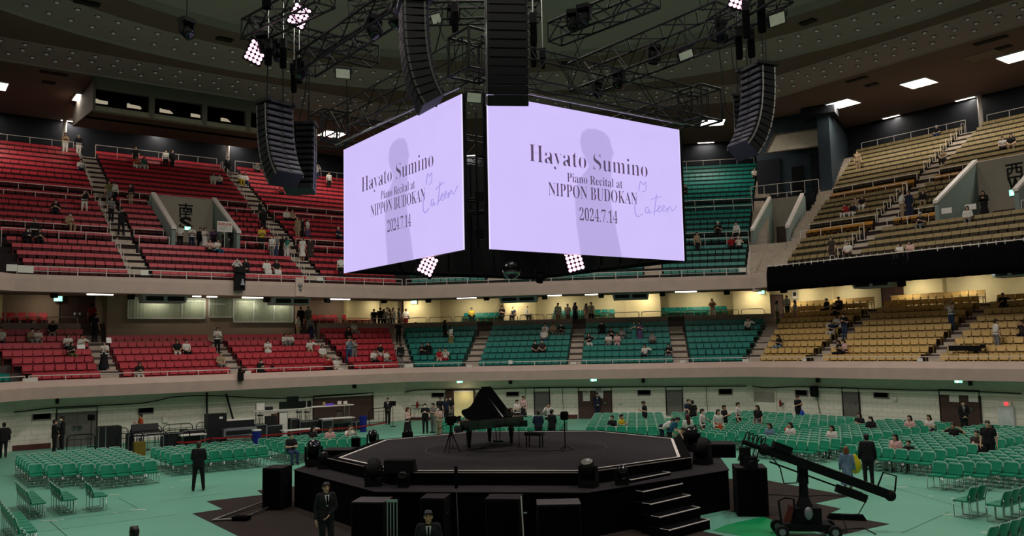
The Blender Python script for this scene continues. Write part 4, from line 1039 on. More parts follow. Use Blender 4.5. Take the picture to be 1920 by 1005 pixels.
def flood(lab, c, wd, ht, lean=0, hang=1.3):
    c = Vector(c); r = empty('flood_lamp', c); tag(r, lab, 'stage lamp', 'flat flood lamps of the rig')
    x = (RGT+UPV*lean).normalized(); y = (UPV-x*UPV.dot(x)); y = (y*.85-FWD*.5).normalized(); n = x.cross(y)
    if n.dot(FWD) > 0: n = -n
    q = [x*wd/2+y*ht/2, -x*wd/2+y*ht/2, -x*wd/2-y*ht/2, x*wd/2-y*ht/2]
    b = MB().hull([v-n*.16 for v in q], q).build('housing', BLACK, r); fixn(b.data); MB().cyl((0, 0, ht*.8), (0, 0, hang), .015, 5).build('hanger', BLACK, r)
    g = MB().hull([v*.86 for v in q], [v*.86+n*.012 for v in q]).build('glass', FLD, b); fixn(g.data)
    MB().tube([x*wd*.56, x*wd*.58+Vector((0, 0, ht*.8)), -x*wd*.58+Vector((0, 0, ht*.8)), -x*wd*.56], .018, 5).build('yoke', BLACK, r); return r
flood('pale flood lamp hanging under the left loop truss', A(643, 138, 27), .52, .34, -.1)
flood('pale flood lamp at top right beside the pink bank', A(1457, 36, 23), .5, .36, .35)
flood('dim flood lamp under the long right truss', A(1286, 103, 26), .5, .28, .4)
flood('dim flood lamp in the gap between the screens', A(889, 183, 23), .45, .3, -.1)
flood('small flood lamp beside the big left speaker array', A(818, 35, 24), .3, .3, .3)
def bag(c, L, lab, r=.13, d=0):
    o = empty('chain_bag', c); tag(o, lab, 'chain hoist', 'chain hoists and bags of the rig')
    MB().lathe((0, 0, -L), [(.02, -.03), (r*.9, 0), (r, .1), (r, L*.95), (r*.7, L)], 10).build('bag', BLK2, o)
    m = MB(); m.bbox(-.1, .1, -.08, .08, .02, .32); m.build('motor', BLACK, o); MB().cyl((0, 0, .3), (0, 0, 2.5), .014, 4).build('chain', METAL, o)
for k, (x, y, d, L, r) in enumerate([(503, 92, 26, .5, .12), (531, 92, 26, .6, .11), (551, 138, 26.5, .6, .1), (561, 132, 27, .42, .1), (853, 25, 24, .55, .1), (1000, 45, 24, .6, .1), (1385, 70, 24.5, .65, .1), (1408, 76, 24.5, .5, .11), (1398, 22, 23.5, .75, .11), (1427, 15, 23.5, .7, .12), (500, -12, 24, .45, .13), (1000, 88, 25, .6, .09), (1018, 110, 26, .3, .07)]):
    bag(A(x, y, d), L, 'black chain bag hanging from the rig, %s counted from the left' % orde([10, 0, 1, 2, 3, 4, 5, 11, 6, 7, 8, 9, 12].index(k) if k < 13 else k), r)
def hanghead(lab, c, rot, tilt):
    r = moving_light(lab, (0, 0), 0, 0, tilt, 1.0, 'moving lights of the rig'); r.location = c; r.rotation_euler = (PI, 0, rot)
    if 'ceiling' in lab: MB().cyl((0, 0, 0), (0, 0, -(23.4-c.z)), .02, 5).build('hanger', BLACK, r)
    return r
for k, (x, y, d, tl) in enumerate([(494, 62, 26.5, .6), (520, 78, 26.5, -.5), (566, 112, 26, .8), (700, 30, 23, .6), (745, 8, 22, -.6), (850, 12, 29, .9), (920, 20, 29, -.7), (1095, 10, 25.5, .6), (1118, 150, 29.5, .8), (1160, 130, 28, -.7), (1225, 85, 27.5, .5), (1350, 40, 25, -.6), (1075, 20, 26, .4), (350, 35, 25, .9)]):
    hanghead('dark moving light clamped to the rig, %s of the set' % orde(k) if k < 13 else 'lone dark lamp hanging under the ceiling, far left of the rig', A(x, y, d), k*1.3, tl)
# mirror ball
c = A(959, 507, 27.5); mbm = mat('mirror_facets', srgb(120, 128, 128), .12, 1., .6, 60.)
mb_ = MB(); mb_.ball((0, 0, 0), .3, 22, 14); o = mb_.build('mirror_ball', mbm, None, False, c); tag(o, 'mirror ball hanging below the screens at middle', 'mirror ball')
MB().cyl((0, 0, .29), (0, 0, 12.3-c.z), .012, 5).build('hanger', BLACK, o)
o = moving_light('small dark spotlight hanging beside the mirror ball', (0, 0), 0, 0, .5, .7); o.location = A(1012, 505, 27.5); o.rotation_euler = (PI, 0, .4); MB().cyl((0, 0, 0), (0, 0, -(12.4-o.location.z)/.7), .02, 5).build('hanger', BLACK, o)
# cables and chains of the rig
for k, (pts, d) in enumerate([([(577, 128), (571, 180), (560, 230)], 28), ([(580, 128), (579, 180), (578, 232)], 28), ([(650, 150), (651, 210), (650, 240)], 29), ([(1075, 65), (1092, 120), (1108, 150)], 28), ([(1095, 70), (1076, 110), (1070, 150)], 28), ([(1345, 70), (1355, 150), (1362, 205), (1380, 220)], 27), ([(1370, 60), (1374, 120), (1390, 170)], 27), ([(1434, 70), (1436, 100), (1436, 128)], 26.5), ([(820, 40), (835, 75), (850, 60), (855, 30)], 24), ([(855, 60), (852, 90), (854, 128)], 24), ([(815, 100), (825, 60), (830, 20)], 21), ([(985, 30), (1000, 80), (1010, 130), (1000, 150)], 25), ([(1310, -5), (1318, 20), (1330, -5)], 24), ([(916, 40), (915, 80), (918, 120)], 26)]):
    cable('thin black cable of the rig, %s from the left cluster' % orde(k), [A(x, y, d) for x, y in pts], .016, BLACK, 'rig_cable')
# ------------------------------------------------------------------ portals of the upper stand
def wrect(s, rho, x0, y0, x1, y1):
    n = nrm(s); t = tng(s); c = ((x0+x1)/2, (y0+y1)/2)
    u0 = atn(x0, c[1], n, rho).dot(t); u1 = atn(x1, c[1], n, rho).dot(t); z1 = atn(c[0], y0, n, rho).z; z0 = atn(c[0], y1, n, rho).z
    return u0, u1, z0, z1
def onwall(name, s, rho, px, th, m, lab, cat, inset=0, group=None):
    u0, u1, z0, z1 = wrect(s, rho, *px); o = sbox(MB(), s, rho-th, rho+inset, u0, u1, z0, z1).build(name, m); fixn(o.data); tag(o, lab, cat, group); return o
PORT = mat('portal_grey', srgb(168, 158, 142), .85, 0, .05, 1.); PORTS = mat('portal_side', srgb(126, 140, 134), .85, 0, .05, 1.)
KANJI = mat('sign_black', srgb(22, 20, 20), .8)
def frame(s): t = tng(s); n = nrm(s); return Matrix((t, Vector((0, 0, 1)), -n)).transposed()
def portal(s, u0, u1, text1, text2, txu, lab):
    for i, u in enumerate((u0, u1)):
        a, b = (u-.12, u+.12)
        o = sweep(MB(), s, [(33.1, UF[5]-.3), (39.2, UF[5]-.3), (39.2, UF[11]+.95), (38.5, UF[11]+.95), (33.1, 12.86)], a, b).build('wall_portal_side', PORTS); fixn(o.data); struct(o, 'sloped side wall of the stand entrance, %s side' % s, 'wall')
        r = sweep(MB(), s, [(33.0, 12.86), (38.5, UF[11]+.95), (38.5, UF[11]+1.13), (33.0, 13.04)], a-.03, b+.03).build('trim_2', RAILW); fixn(r.data); struct(r, 'pale coping along the sloped entrance wall, %s side' % s, 'trim')
    o = sbox(MB(), s, 38.42, 38.6, u0, u1, UF[5], UF[11]+.9).build('wall_portal', PORT); fixn(o.data); struct(o, 'plain back wall above the stand entrance, %s side' % s, 'wall')
    o = sbox(MB(), s, 38.36, 38.43, u0+.9, u0+2.9, UF[5]+.02, UF[5]+1.0 if s == 'south' else UF[5]+.95).build('portal_door', WOODD); fixn(o.data); tag(o, 'dark brown doors at the back of the stand entrance, %s side' % s, 'door')
    sg = empty('direction_sign', P(s, 38.4, txu, 14.85)); tag(sg, lab, 'sign'); R = frame(s)
    textobj('lettering', text1, KANJI, sg, R @ Vector((0, -.25, .0)), R, 1.12, 1.0, .012, ext=.005)
    textobj('lettering', text2, KANJI, sg, R @ Vector((0, -1.15, .0)), R, 1.2, .85, .04, ext=.005)
portal('south', -2.5, 1.7, '南', 'S', -.32, 'black direction sign painted above the crowd in the red stand')
portal('west', -1.7, 2.75, '西', 'W', .62, 'black direction sign painted above the entrance in the tan stand')
EXN = 0
def exitsign(c, lab, n, w=.5, h=.28):
    r = empty('exit_sign', c); x = Vector((n.y, -n.x, 0)); r.rotation_euler = (0, 0, math.atan2(x.y, x.x)); tag(r, lab, 'sign', 'green exit signs')
    MB().bbox(-w/2, w/2, 0, .06, -h/2, h/2).build('housing', RAILW, r); MB().bbox(-w*.46, w*.46, -.012, 0, -h*.44, h*.44).build('lit_face', EXITG, r)
    m = MB(); m.ball((-.05, -.014, .06), .03, 6, 4, (1, .3, 1)); m.box((-.06, -.014, -.02), (.05, .006, .1)); m.box((-.1, -.014, -.08), (.1, .006, .03), Matrix.Rotation(.6, 3, 'Y')); m.box((0, -.014, -.06), (.09, .006, .03), Matrix.Rotation(-.5, 3, 'Y')); m.build('running_figure', mat('exit_white', (1, 1, 1), .5, emit=(.9, 1, .9), es=2.5), r)
exitsign(atn(352, 428, nrm('south'), 38.3), 'small green exit sign behind the crowd in the red stand entrance', nrm('south'), .45, .25)
exitsign(atn(1900, 361, nrm('west'), 38.3), 'green exit sign under the W of the tan stand entrance', nrm('west'), .5, .4)
for x, y, s, r_, lab in ((109, 560, 'south', 36.6, 'green exit sign by the brown round-handled doors, lower red stand'), (776, 566, 'southwest', 36.4, 'green exit sign on cream wall where red meets teal stand'), (1427, 547, 'southwest', 36.4, 'green exit sign on cream wall beside the tan stand'),
                       (862, 715, 'southwest', 27.6, 'green exit sign over the lit doorway behind the piano'), (1113, 712, 'southwest', 27.6, 'green exit sign over the brown door with notices, center wall'), (1797, 714, 'west', 27.6, 'green exit sign over the brown doors at far right wall')):
    exitsign(atn(x, y, nrm(s), r_), lab, nrm(s), .42 if r_ < 30 else .5, .22 if r_ < 30 else .34)
# yellow notice board with red text in the red stand
bd = empty('notice_board', P('south', 33.4, .86, 12.6)); bd.rotation_euler = (0, 0, SANG['south']-PI/2); tag(bd, 'white notice board with red heading on a pole in the red stand', 'sign')
MB().bbox(-.5, .5, -.02, .02, .35, 1.05).build('board', WHITEP, bd); MB().cyl((0, .03, -.86), (0, .03, .4), .03, 6).build('pole', METAL, bd)
RX = Matrix.Rotation(PI/2, 3, 'X')
textobj('lettering', '期間送場', mat('notice_red', srgb(190, 40, 40), .8), bd, (0, -.025, .78), RX, .2, .9, .015)
for i in range(3): textobj('lettering', '場内案内図はこちら'[i:], KANJI, bd, (0, -.025, .64-.1*i), RX, .075, .8, .0)
# ------------------------------------------------------------------ slate tower and portal in the west corner
ca = math.radians(67.5); CN = Vector((math.cos(ca), math.sin(ca), 0)); CT = Vector((CN.y, -CN.x, 0))
def CP(r, u, z): return CN*r+CT*u+Vector((0, 0, z))
def cbox(mb, r0, r1, u0, u1, z0, z1): return mb.hull([CP(r0, u0, z0), CP(r0, u1, z0), CP(r1, u1, z0), CP(r1, u0, z0)], [CP(r0, u0, z1), CP(r0, u1, z1), CP(r1, u1, z1), CP(r1, u0, z1)])
def cst(name, m, lab, cat, *b):
    o = cbox(MB(), *b).build(name, m); fixn(o.data); struct(o, lab, cat); return o
m = MB()
for i in range(11): cbox(m, 31.2+i*.42, 36.2, -1.0, 1.35, 8.7, UF[0]+.0+(UF[5]-UF[0])*i/10)
o = m.build('corner_stairs', STEP); fixn(o.data); struct(o, 'stair from the parapet up to the corner entrance beside the teal seats', 'stair')
cst('floor_2', CONC, 'floor of the corner entrance', 'floor', 35.6, 41.6, -1.0, 1.35, 10.5, UF[5])
for u in (-1.05, 1.4):
    m = MB(); a = [(35.6, 10.5), (41.8, 10.5), (41.8, 15.9), (41.2, 15.9), (35.6, 12.75)]
    m.hull([CP(r, u-.1, z) for r, z in a], [CP(r, u+.1, z) for r, z in a]); o = m.build('wall_portal_side', PORTS); fixn(o.data); struct(o, 'sloped side wall of the corner entrance', 'wall')
    m = MB(); a = [(35.5, 12.75), (41.2, 15.9), (41.2, 16.08), (35.5, 12.93)]
    m.hull([CP(r, u-.13, z) for r, z in a], [CP(r, u+.13, z) for r, z in a]); o = m.build('trim_3', RAILW); fixn(o.data); struct(o, 'pale coping along the corner entrance wall', 'trim')
cst('wall_portal', PORT, 'back wall of the corner entrance', 'wall', 41.5, 41.7, -1.05, 1.4, 10.5, 15.95)
o = cbox(MB(), 41.4, 41.52, -.7, 1.2, UF[5], UF[5]+1.95).build('portal_door', WOODD); fixn(o.data); tag(o, 'dark brown doors under the corner entrance by the slate tower', 'door')
exitsign(CP(41.3, .35, UF[5]+2.05), 'green exit sign in the corner entrance below the slate tower', CN, .45, .4)
cst('wall_tower', DARK, 'dark base block under the slate tower', 'wall', 42.4, 52, -2.9, 2.0, 9, 16.25)
cst('wall_tower', TEALD, 'slate tower in the corner above the teal stand', 'wall', 44.0, 52, -2.6, 3.2, 12, 23.05)
cst('wall_tower', TEALD, 'projecting right pier of the slate tower', 'wall', 42.6, 52, 2.5, 3.4, 12, 22.4)
cst('wall_tower', DARK, 'dark left bay of the slate tower', 'wall', 43.9, 44.1, -2.6, -.75, 16.2, 19.6)
cst('wall_tower', DARK, 'dark right bay of the slate tower', 'wall', 43.9, 44.1, 1.6, 2.5, 16.2, 19.6)
cst('trim_4', DARK, 'dark cap at top of the slate tower', 'trim', 42.3, 44.2, 1.4, 3.9, 22.3, 22.9)
o = cbox(MB(), 43.85, 44.05, .15, 1.05, 16.25, 18.75).build('tower_door', BLACK); fixn(o.data); tag(o, 'black doorway in the slate tower behind the railing', 'door')
m = MB(); a = [(43.9, 21.5), (42.9, 19.95), (42.95, 19.9), (44.0, 21.5)]
m.hull([CP(r, -1.1+(0 if r > 43.5 else -.45), z) for r, z in a], [CP(r, 2.45, z) for r, z in a])
o = m.build('score_panel', mat('score_panel', srgb(196, 186, 166), .8)); fixn(o.data); tag(o, 'blank cream sloping panel on the slate tower', 'panel')
e = MB(); q = [CP(43.88, -1.1, 21.55), CP(42.85, -1.6, 19.9), CP(42.85, 2.5, 19.9), CP(43.88, 2.5, 21.55)]; e.tube(q+[q[0]], .06, 6); e.build('frame', mat('score_frame', srgb(120, 104, 96), .7), o)
r = MB().cyl(CP(42.5, -2.8, 17.25), CP(42.5, 2.4, 17.25), .025, 6).build('guard_rail', RAILW)
for i in range(6): MB().cyl(CP(42.5, -2.8+5.2*i/5, 16.25), CP(42.5, -2.8+5.2*i/5, 17.25), .022, 6).build('post', RAILW, r)
tag(r, 'grey railing along the ledge of the slate tower', 'railing')
r = MB().cyl(CP(41.45, -1.0, 16.3), CP(41.45, 1.35, 16.3), .03, 6).build('guard_rail', RAILW); MB().cyl(CP(41.45, .2, 15.9), CP(41.45, .2, 16.3), .025, 6).build('post', RAILW, r); tag(r, 'low railing on top of the corner entrance wall', 'railing')
# black drape over the west parapet
m = MB(); n = 160; u0, u1 = -10.45, 9.5; vs = []
for j, z in enumerate((8.02, 8.6, 9.2, 9.62)):
    for i in range(n+1):
        u = u0+(u1-u0)*i/n; rr = 28.24-.05*math.sin(i*1.9)-.02*math.sin(i*.7)+(.0 if j < 3 else .12); vs.append(P('west', rr, u, z+.006*math.sin(i*.9)))
m.add(vs, [(j*(n+1)+i, j*(n+1)+i+1, (j+1)*(n+1)+i+1, (j+1)*(n+1)+i) for j in range(3) for i in range(n)])
o = m.build('black_drape', BLK2, None, True); tag(o, 'black drape hung over the parapet of the tan upper stand', 'drape')
sol = o.modifiers.new('s', 'SOLIDIFY'); sol.thickness = .02
m = MB().cyl(P('west', 28.4, u0, 9.66), P('west', 28.4, u1, 9.66), .03, 6).build('drape_rail', RAILW)
for i in range(46): MB().cyl(P('west', 28.38, u0+.2+i*.43, 9.5), P('west', 28.38, u0+.2+i*.43, 9.75), .022, 5).build('clamp', RAILW, m)
tag(m, 'pale rail with clamps along the top of the black drape', 'railing')
# emergency lamps on the parapet, black hanging lamp
for x, y, lab in ((562, 538, 'round twin lamp on a plate, upper parapet below the red stand'), (1419, 530, 'round twin lamp on a plate, upper parapet at end of the drape')):
    s = 'south' if x < 700 else 'southwest'; c = atn(x, y, nrm(s), 28.3); r = empty('parapet_lamp', c, SANG[s]-PI/2); tag(r, lab, 'lamp')
    MB().bbox(-.28, .28, -.03, .06, -.6, .62).build('plate', PART, r); MB().ball((0, -.1, .12), .14, 10, 8).build('lamp_head', SIL, r, True); MB().ball((.02, -.1, -.14), .1, 10, 8).build('lamp_head', SIL, r, True)
r = empty('follow_spot', atn(448, 528, nrm('south'), 28.2), SANG['south']-PI/2); tag(r, 'black hooded lamp hung on the parapet below the red stand', 'stage lamp')
MB().hull([(-.32, -.35, .55), (.42, -.35, .5), (.42, .1, .55), (-.32, .1, .6)], [(-.2, -.3, .9), (.25, -.3, .85), (.25, .1, .9), (-.2, .1, .95)]).build('hood', BLACK, r); MB().bbox(-.3, .3, -.25, .05, -.55, .55).build('body', BLACK, r); MB().lathe((.12, -.3, -.25), [(.16, 0), (.12, .1), (.04, .4)], 10).build('lens_cone', SIL, r)
for x, y, s, rho, lab in ((451, 705, 'south', 26.5, 'small black speaker hung on the lower parapet, left of the desk'),):
    r = empty('speaker_box', atn(x, y, nrm(s), rho), SANG[s]-PI/2); tag(r, lab, 'speaker'); MB().bbox(-.14, .14, -.14, .14, -.3, .22).build('cabinet', BLACK, r); MB().bbox(-.05, .05, -.05, .3, .22, .42).build('bracket', BLACK, r)
# notices tied to the rails
for k, (x, y, s, rho, w, h) in enumerate([(22, 502, 'south', 28.45, .5, .36), (48, 505, 'south', 28.45, .75, .36), (271, 511, 'south', 28.45, .42, .3), (600, 523, 'south', 28.45, .42, .24), (1392, 506, 'southwest', 28.45, .45, .3), (48, 714, 'south', 27.0, .28, .25), (62, 712, 'south', 27.0, .42, .25), (767, 686, 'southwest', 27.0, .6, .25), (957, 679, 'southwest', 27.0, .28, .25), (880, 687, 'southwest', 27.0, .35, .2), (1075, 681, 'southwest', 27.0, .35, .18), (1280, 678, 'southwest', 27.0, .35, .18), (1398, 676, 'southwest', 27.0, .4, .2), (1508, 675, 'west', 27.0, .3, .2), (1725, 675, 'west', 27.0, .3, .2), (465, 699, 'south', 27.0, .36, .25), (1597, 400, 'west', 33.2, .0, .0), (1775, 395, 'west', 32.6, .6, .33), (1820, 388, 'west', 32.6, .62, .33)]):
    if not w: continue
    o = MB().bbox(-w/2, w/2, -.015, .0, -h/2, h/2).build('paper_notice', WHITEP, None, False, atn(x, y, nrm(s), rho-.04), SANG[s]-PI/2); tag(o, 'white notice tied to the %s rail, %s one from the left' % ('upper' if rho > 28 else 'lower', orde(k)), 'notice', 'white notices tied to the rails')
# ------------------------------------------------------------------ back of the lower stand
def panel(name, s, rho, x0, x1, m, lab, z0=6.0, z1=9.2, depth_=None, cat='wall'):
    u0, u1 = wrect(s, rho, x0, 570, x1, 600)[:2]
    o = sbox(MB(), s, rho, 37.3 if depth_ is None else rho+depth_, u0, u1, z0, z1).build(name, m); fixn(o.data); struct(o, lab, cat); return o
CREAMB = mat('cream_wall_lit', srgb(224, 208, 160), .8, 0, .05, 1.2)  # cream lightened as if lit, for the bright panels and the opening
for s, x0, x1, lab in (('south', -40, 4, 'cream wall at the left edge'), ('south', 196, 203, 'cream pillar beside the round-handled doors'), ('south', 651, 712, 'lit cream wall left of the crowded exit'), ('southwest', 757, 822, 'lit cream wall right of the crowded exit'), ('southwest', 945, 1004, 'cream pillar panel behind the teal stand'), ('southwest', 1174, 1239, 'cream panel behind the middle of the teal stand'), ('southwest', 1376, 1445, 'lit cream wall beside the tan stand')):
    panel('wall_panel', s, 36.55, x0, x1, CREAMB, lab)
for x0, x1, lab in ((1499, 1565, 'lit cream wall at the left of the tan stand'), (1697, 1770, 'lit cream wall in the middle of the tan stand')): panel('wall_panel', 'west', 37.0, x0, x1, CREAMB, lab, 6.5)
def door(s, rho, px, m, lab, handles=None, n=2, proud=.06):
    u0, u1, z0, z1 = wrect(s, rho, *px); r = empty('door_1', P(s, rho, (u0+u1)/2, z0)); struct(r, lab, 'door'); r.rotation_euler = (0, 0, SANG[s]-PI/2); w = u1-u0; h = z1-z0
    for i in range(n): MB().bbox(-w/2+w*i/n+.01, -w/2+w*(i+1)/n-.01, -proud, .02, 0, h-.04).build('door_leaf', m, r)
    f = MB(); f.bbox(-w/2-.06, -w/2, -proud-.02, .02, 0, h); f.bbox(w/2, w/2+.06, -proud-.02, .02, 0, h); f.bbox(-w/2-.06, w/2+.06, -proud-.02, .02, h-.04, h+.02); f.build('door_frame', VENT, r)
    if handles == 'disc':
        for sx in (-1, 1): MB().lathe((sx*.14, -proud-.01, h*.5), [(.13, 0), (.12, .03), (.03, .035)], 16, Vector((0, -1, 0))).build('push_plate', CHROME, r)
    elif handles == 'bar': MB().bbox(w*.28, w*.34, -proud-.05, -proud, h*.45, h*.52).build('door_handle', CHROME, r)
    return r
door('south', 37.1, (113, 556, 178, 622), WOODD, 'brown double doors with round steel plates, lower red stand', 'disc')
door('southwest', 37.1, (1446, 553, 1468, 606), WOODD, 'dark door leaf beside the poster, right end of teal stand', None, 1)
door('west', 37.1, (1655, 530, 1697, 578), WOODD, 'dark brown doors with round plates behind the tan seats', 'disc')
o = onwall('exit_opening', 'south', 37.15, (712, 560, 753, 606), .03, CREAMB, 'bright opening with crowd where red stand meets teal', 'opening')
for x in ((706, 712), (752, 758)): onwall('door_jamb', 'south' if x[0] < 720 else 'southwest', 36.9, (x[0], 558, x[1], 604), .1, WOODD, 'dark jamb %s of the crowded exit' % ('left' if x[0] < 720 else 'right'), 'door frame')
po = onwall('wall_poster', 'west', 37.05, (1486, 545, 1494, 560), .03, WHITEP, 'white poster with dark print beside the tan stand', 'poster')
u0, u1, z0, z1 = wrect('west', 37.02, 1487, 548, 1493, 555); sbox(MB(), 'west', 37.0, 37.02, u0, u1, z0, z1).build('print', VENT, po)
# curtained booth of the red stand
BTH = mat('booth_wall', srgb(158, 136, 118), .85, 0, .05, 1.2)
o = sweep(MB(), 'south', [(33.25, 5.4), (37.3, 5.4), (37.3, 8.7), (33.25, 8.7)], -6.3, 5.75).build('wall_booth', BTH); fixn(o.data); struct(o, 'taupe front wall of the curtained booth', 'wall')
CURT = mat('curtain_green', srgb(150, 156, 112), .9, 0, .1, 2.)
GLASS = bpy.data.materials.new('booth_glass'); GLASS.use_nodes = True
gb = GLASS.node_tree.nodes['Principled BSDF']; gb.inputs['Base Color'].default_value = (.9, .95, .92, 1); gb.inputs['Roughness'].default_value = .02; gb.inputs['Alpha'].default_value = .16; gb.inputs['Specular IOR Level'].default_value = .8
def booth_window(px, panes, lab, dark=(), nm='window_1'):
    u0, u1, z0, z1 = wrect('south', 33.2, *px); w = u1-u0; h = z1-z0
    r = empty(nm, P('south', 33.2, (u0+u1)/2, z0), SANG['south']-PI/2); struct(r, lab, 'window')
    f = MB(); t = .06
    f.bbox(-w/2, w/2, -.06, .05, -t, 0); f.bbox(-w/2, w/2, -.06, .05, h, h+t)
    for q in [0]+panes+[1]: f.bbox(-w/2+w*q-t/2, -w/2+w*q+t/2, -.06, .05, 0, h)
    f.build('window_frame', FRAMEW, r)
    g = MB(); g.bbox(-w/2, w/2, -.03, -.02, 0, h); g.build('pane', GLASS, r)
    c = MB(); N_ = int(w/.04); vs = []
    for j in (0, 1):
        for i in range(N_+1): vs.append((-w/2+w*i/N_, .0+.02*math.sin(i*1.3)+.008*math.sin(i*.5), h*j))
    c.add(vs, [(i, i+1, N_+2+i, N_+1+i) for i in range(N_)]); c.build('curtain', CURT, r, True)
    return r
booth_window((240, 560, 384, 596), [.69], 'wide booth window with drawn curtain, left of two', nm='window_1')
booth_window((392, 558, 437, 594), [], 'small dark booth window in the middle', nm='window_2')
booth_window((438, 558, 549, 603), [.33, .67], 'tall booth window with bright curtains, right one', nm='window_3')
for u in (-3.5, -.9, 2.4, 4.6): lamp('booth_fill_lamp', 'AREA', P('south', 32.7, u, 8.28), 9, (1, .95, .75), 1.2, .1, P('south', 33.5, u, 7.0))  # lamps added in front of the windows to brighten the curtains
# air outlets, speakers and strip lights under the upper balcony
def vent(x0, x1, y0, y1, s, k):
    u0, u1, z0, z1 = wrect(s, 29.6, x0, y0, x1, y1); w = u1-u0; h = z1-z0
    r = empty('air_outlet', P(s, 29.6, (u0+u1)/2, z1), SANG[s]-PI/2); tag(r, 'grey air outlet with two slots under upper balcony, %s from the left' % orde(k), 'air outlet', 'air outlets under the upper balcony')
    b = MB().hull([(-w/2, 0, -h), (w/2, 0, -h), (w/2, 1.2, -h), (-w/2, 1.2, -h)], [(-w/2-.1, -.05, 0), (w/2+.1, -.05, 0), (w/2+.1, 1.2, 0), (-w/2-.1, 1.2, 0)]).build('housing', OUTLET, r); fixn(b.data)
    for i in (0, 1): MB().bbox(-w/2+.12+i*w/2, -.1+i*w/2, -.06, .02, -h*.78, -h*.2).build('slot', VENT, r)
for k, v in enumerate([(270, 349, 553, 567, 'south'), (514, 580, 558, 571, 'south'), (938, 1004, 556, 566, 'southwest'), (1150, 1215, 550, 561, 'southwest'), (1600, 1668, 528, 539, 'west'), (1862, 1925, 508, 518, 'west')]): vent(*v, k)
for k, (x, y, s) in enumerate([(102, 553, 'south'), (246, 556, 'south'), (500, 562, 'south'), (614, 563, 'south'), (720, 564, 'southwest'), (803, 563, 'southwest'), (912, 559, 'southwest'), (1021, 557, 'southwest'), (1127, 554, 'southwest'), (1242, 551, 'southwest'), (1363, 548, 'southwest'), (1469, 545, 'west'), (1690, 532, 'west')]):
    c = atn(x, y, nrm(s), 29.9); r = empty('ceiling_speaker', c, SANG[s]-PI/2); tag(r, 'small black speaker under the upper balcony, %s from the left' % orde(k), 'speaker', 'speakers under the upper balcony')
    b = MB().hull([(-.17, -.1, -.18), (.17, -.1, -.18), (.19, .16, -.12), (-.19, .16, -.12)], [(-.19, -.16, .14), (.19, -.16, .14), (.19, .16, .18), (-.19, .16, .18)]).build('cabinet', BLACK, r); fixn(b.data); MB().cyl((0, 0, .1), (0, 0, 8.4-c.z+.05), .03, 5).build('bracket', BLACK, r)
for k, (x0, x1, y, s) in enumerate([(163, 212, 552, 'south'), (363, 375, 555.5, 'south'), (388, 407, 556, 'south'), (454, 493, 558, 'south'), (620, 656, 561, 'south'), (857, 893, 558.5, 'southwest'), (1027, 1053, 554, 'southwest'), (1097, 1121, 552, 'southwest'), (1266, 1306, 547, 'southwest'), (1497, 1525, 537, 'west'), (1735, 1760, 519, 'west'), (1850, 1861, 511, 'west')]):
    n = nrm(s); t = tng(s); a = atn(x0, y, n, 29.5); b = atn(x1, y, n, 29.5); u = (a.dot(t)+b.dot(t))/2; w = max(.5, b.dot(t)-a.dot(t)); z = (a.z+b.z)/2
    r = empty('strip_light', P(s, 29.5, u, z), SANG[s]-PI/2); tag(r, 'lit fluorescent strip under the upper balcony, %s from the left' % orde(k), 'strip light', 'strip lights under the upper balcony')
    MB().bbox(-w/2, w/2, -.06, .06, .02, .1).build('housing', RAILW, r); MB().bbox(-w/2, w/2, -.05, .05, -.04, .02).build('tube', LIT, r); MB().bbox(-.04, .04, -.04, .04, .1, max(.12, 8.4-z)).build('hanger', RAILW, r)
# the lamps that light the lower stand and its back wall: fittings on the soffit near the wall
WASH = [('south', u) for u in (-14, -9.2, 7.2, 10.5, 13.5)]+[('southwest', u) for u in (-13.3, -8.4, -5.2, -1.5, 2.5, 5, 9, 13)]+[('west', u) for u in (-13.5, -10.2, -5, -1.5, 2.5)]
for k, (s, u) in enumerate(WASH):
    r = empty('downlight', P(s, 35.6, u, 8.66), SANG[s]-PI/2); tag(r, 'round downlight in the soffit over the lower stand, %s %s' % (s, orde(k)), 'downlight', 'soffit downlights')
    MB().lathe((0, 0, 0), [(.16, .1), (.16, 0), (.12, 0)], 12).build('ring', RAILW, r); MB().lathe((0, 0, .02), [(.12, 0), (.001, .02)], 12).build('lens', LIT, r)
    lamp('downlight_lamp', 'AREA', P(s, 35.6, u, 8.6), 14 if s == 'south' else 36, (1, .9, .68), .3, None, P(s, 36.6, u, 6.0))
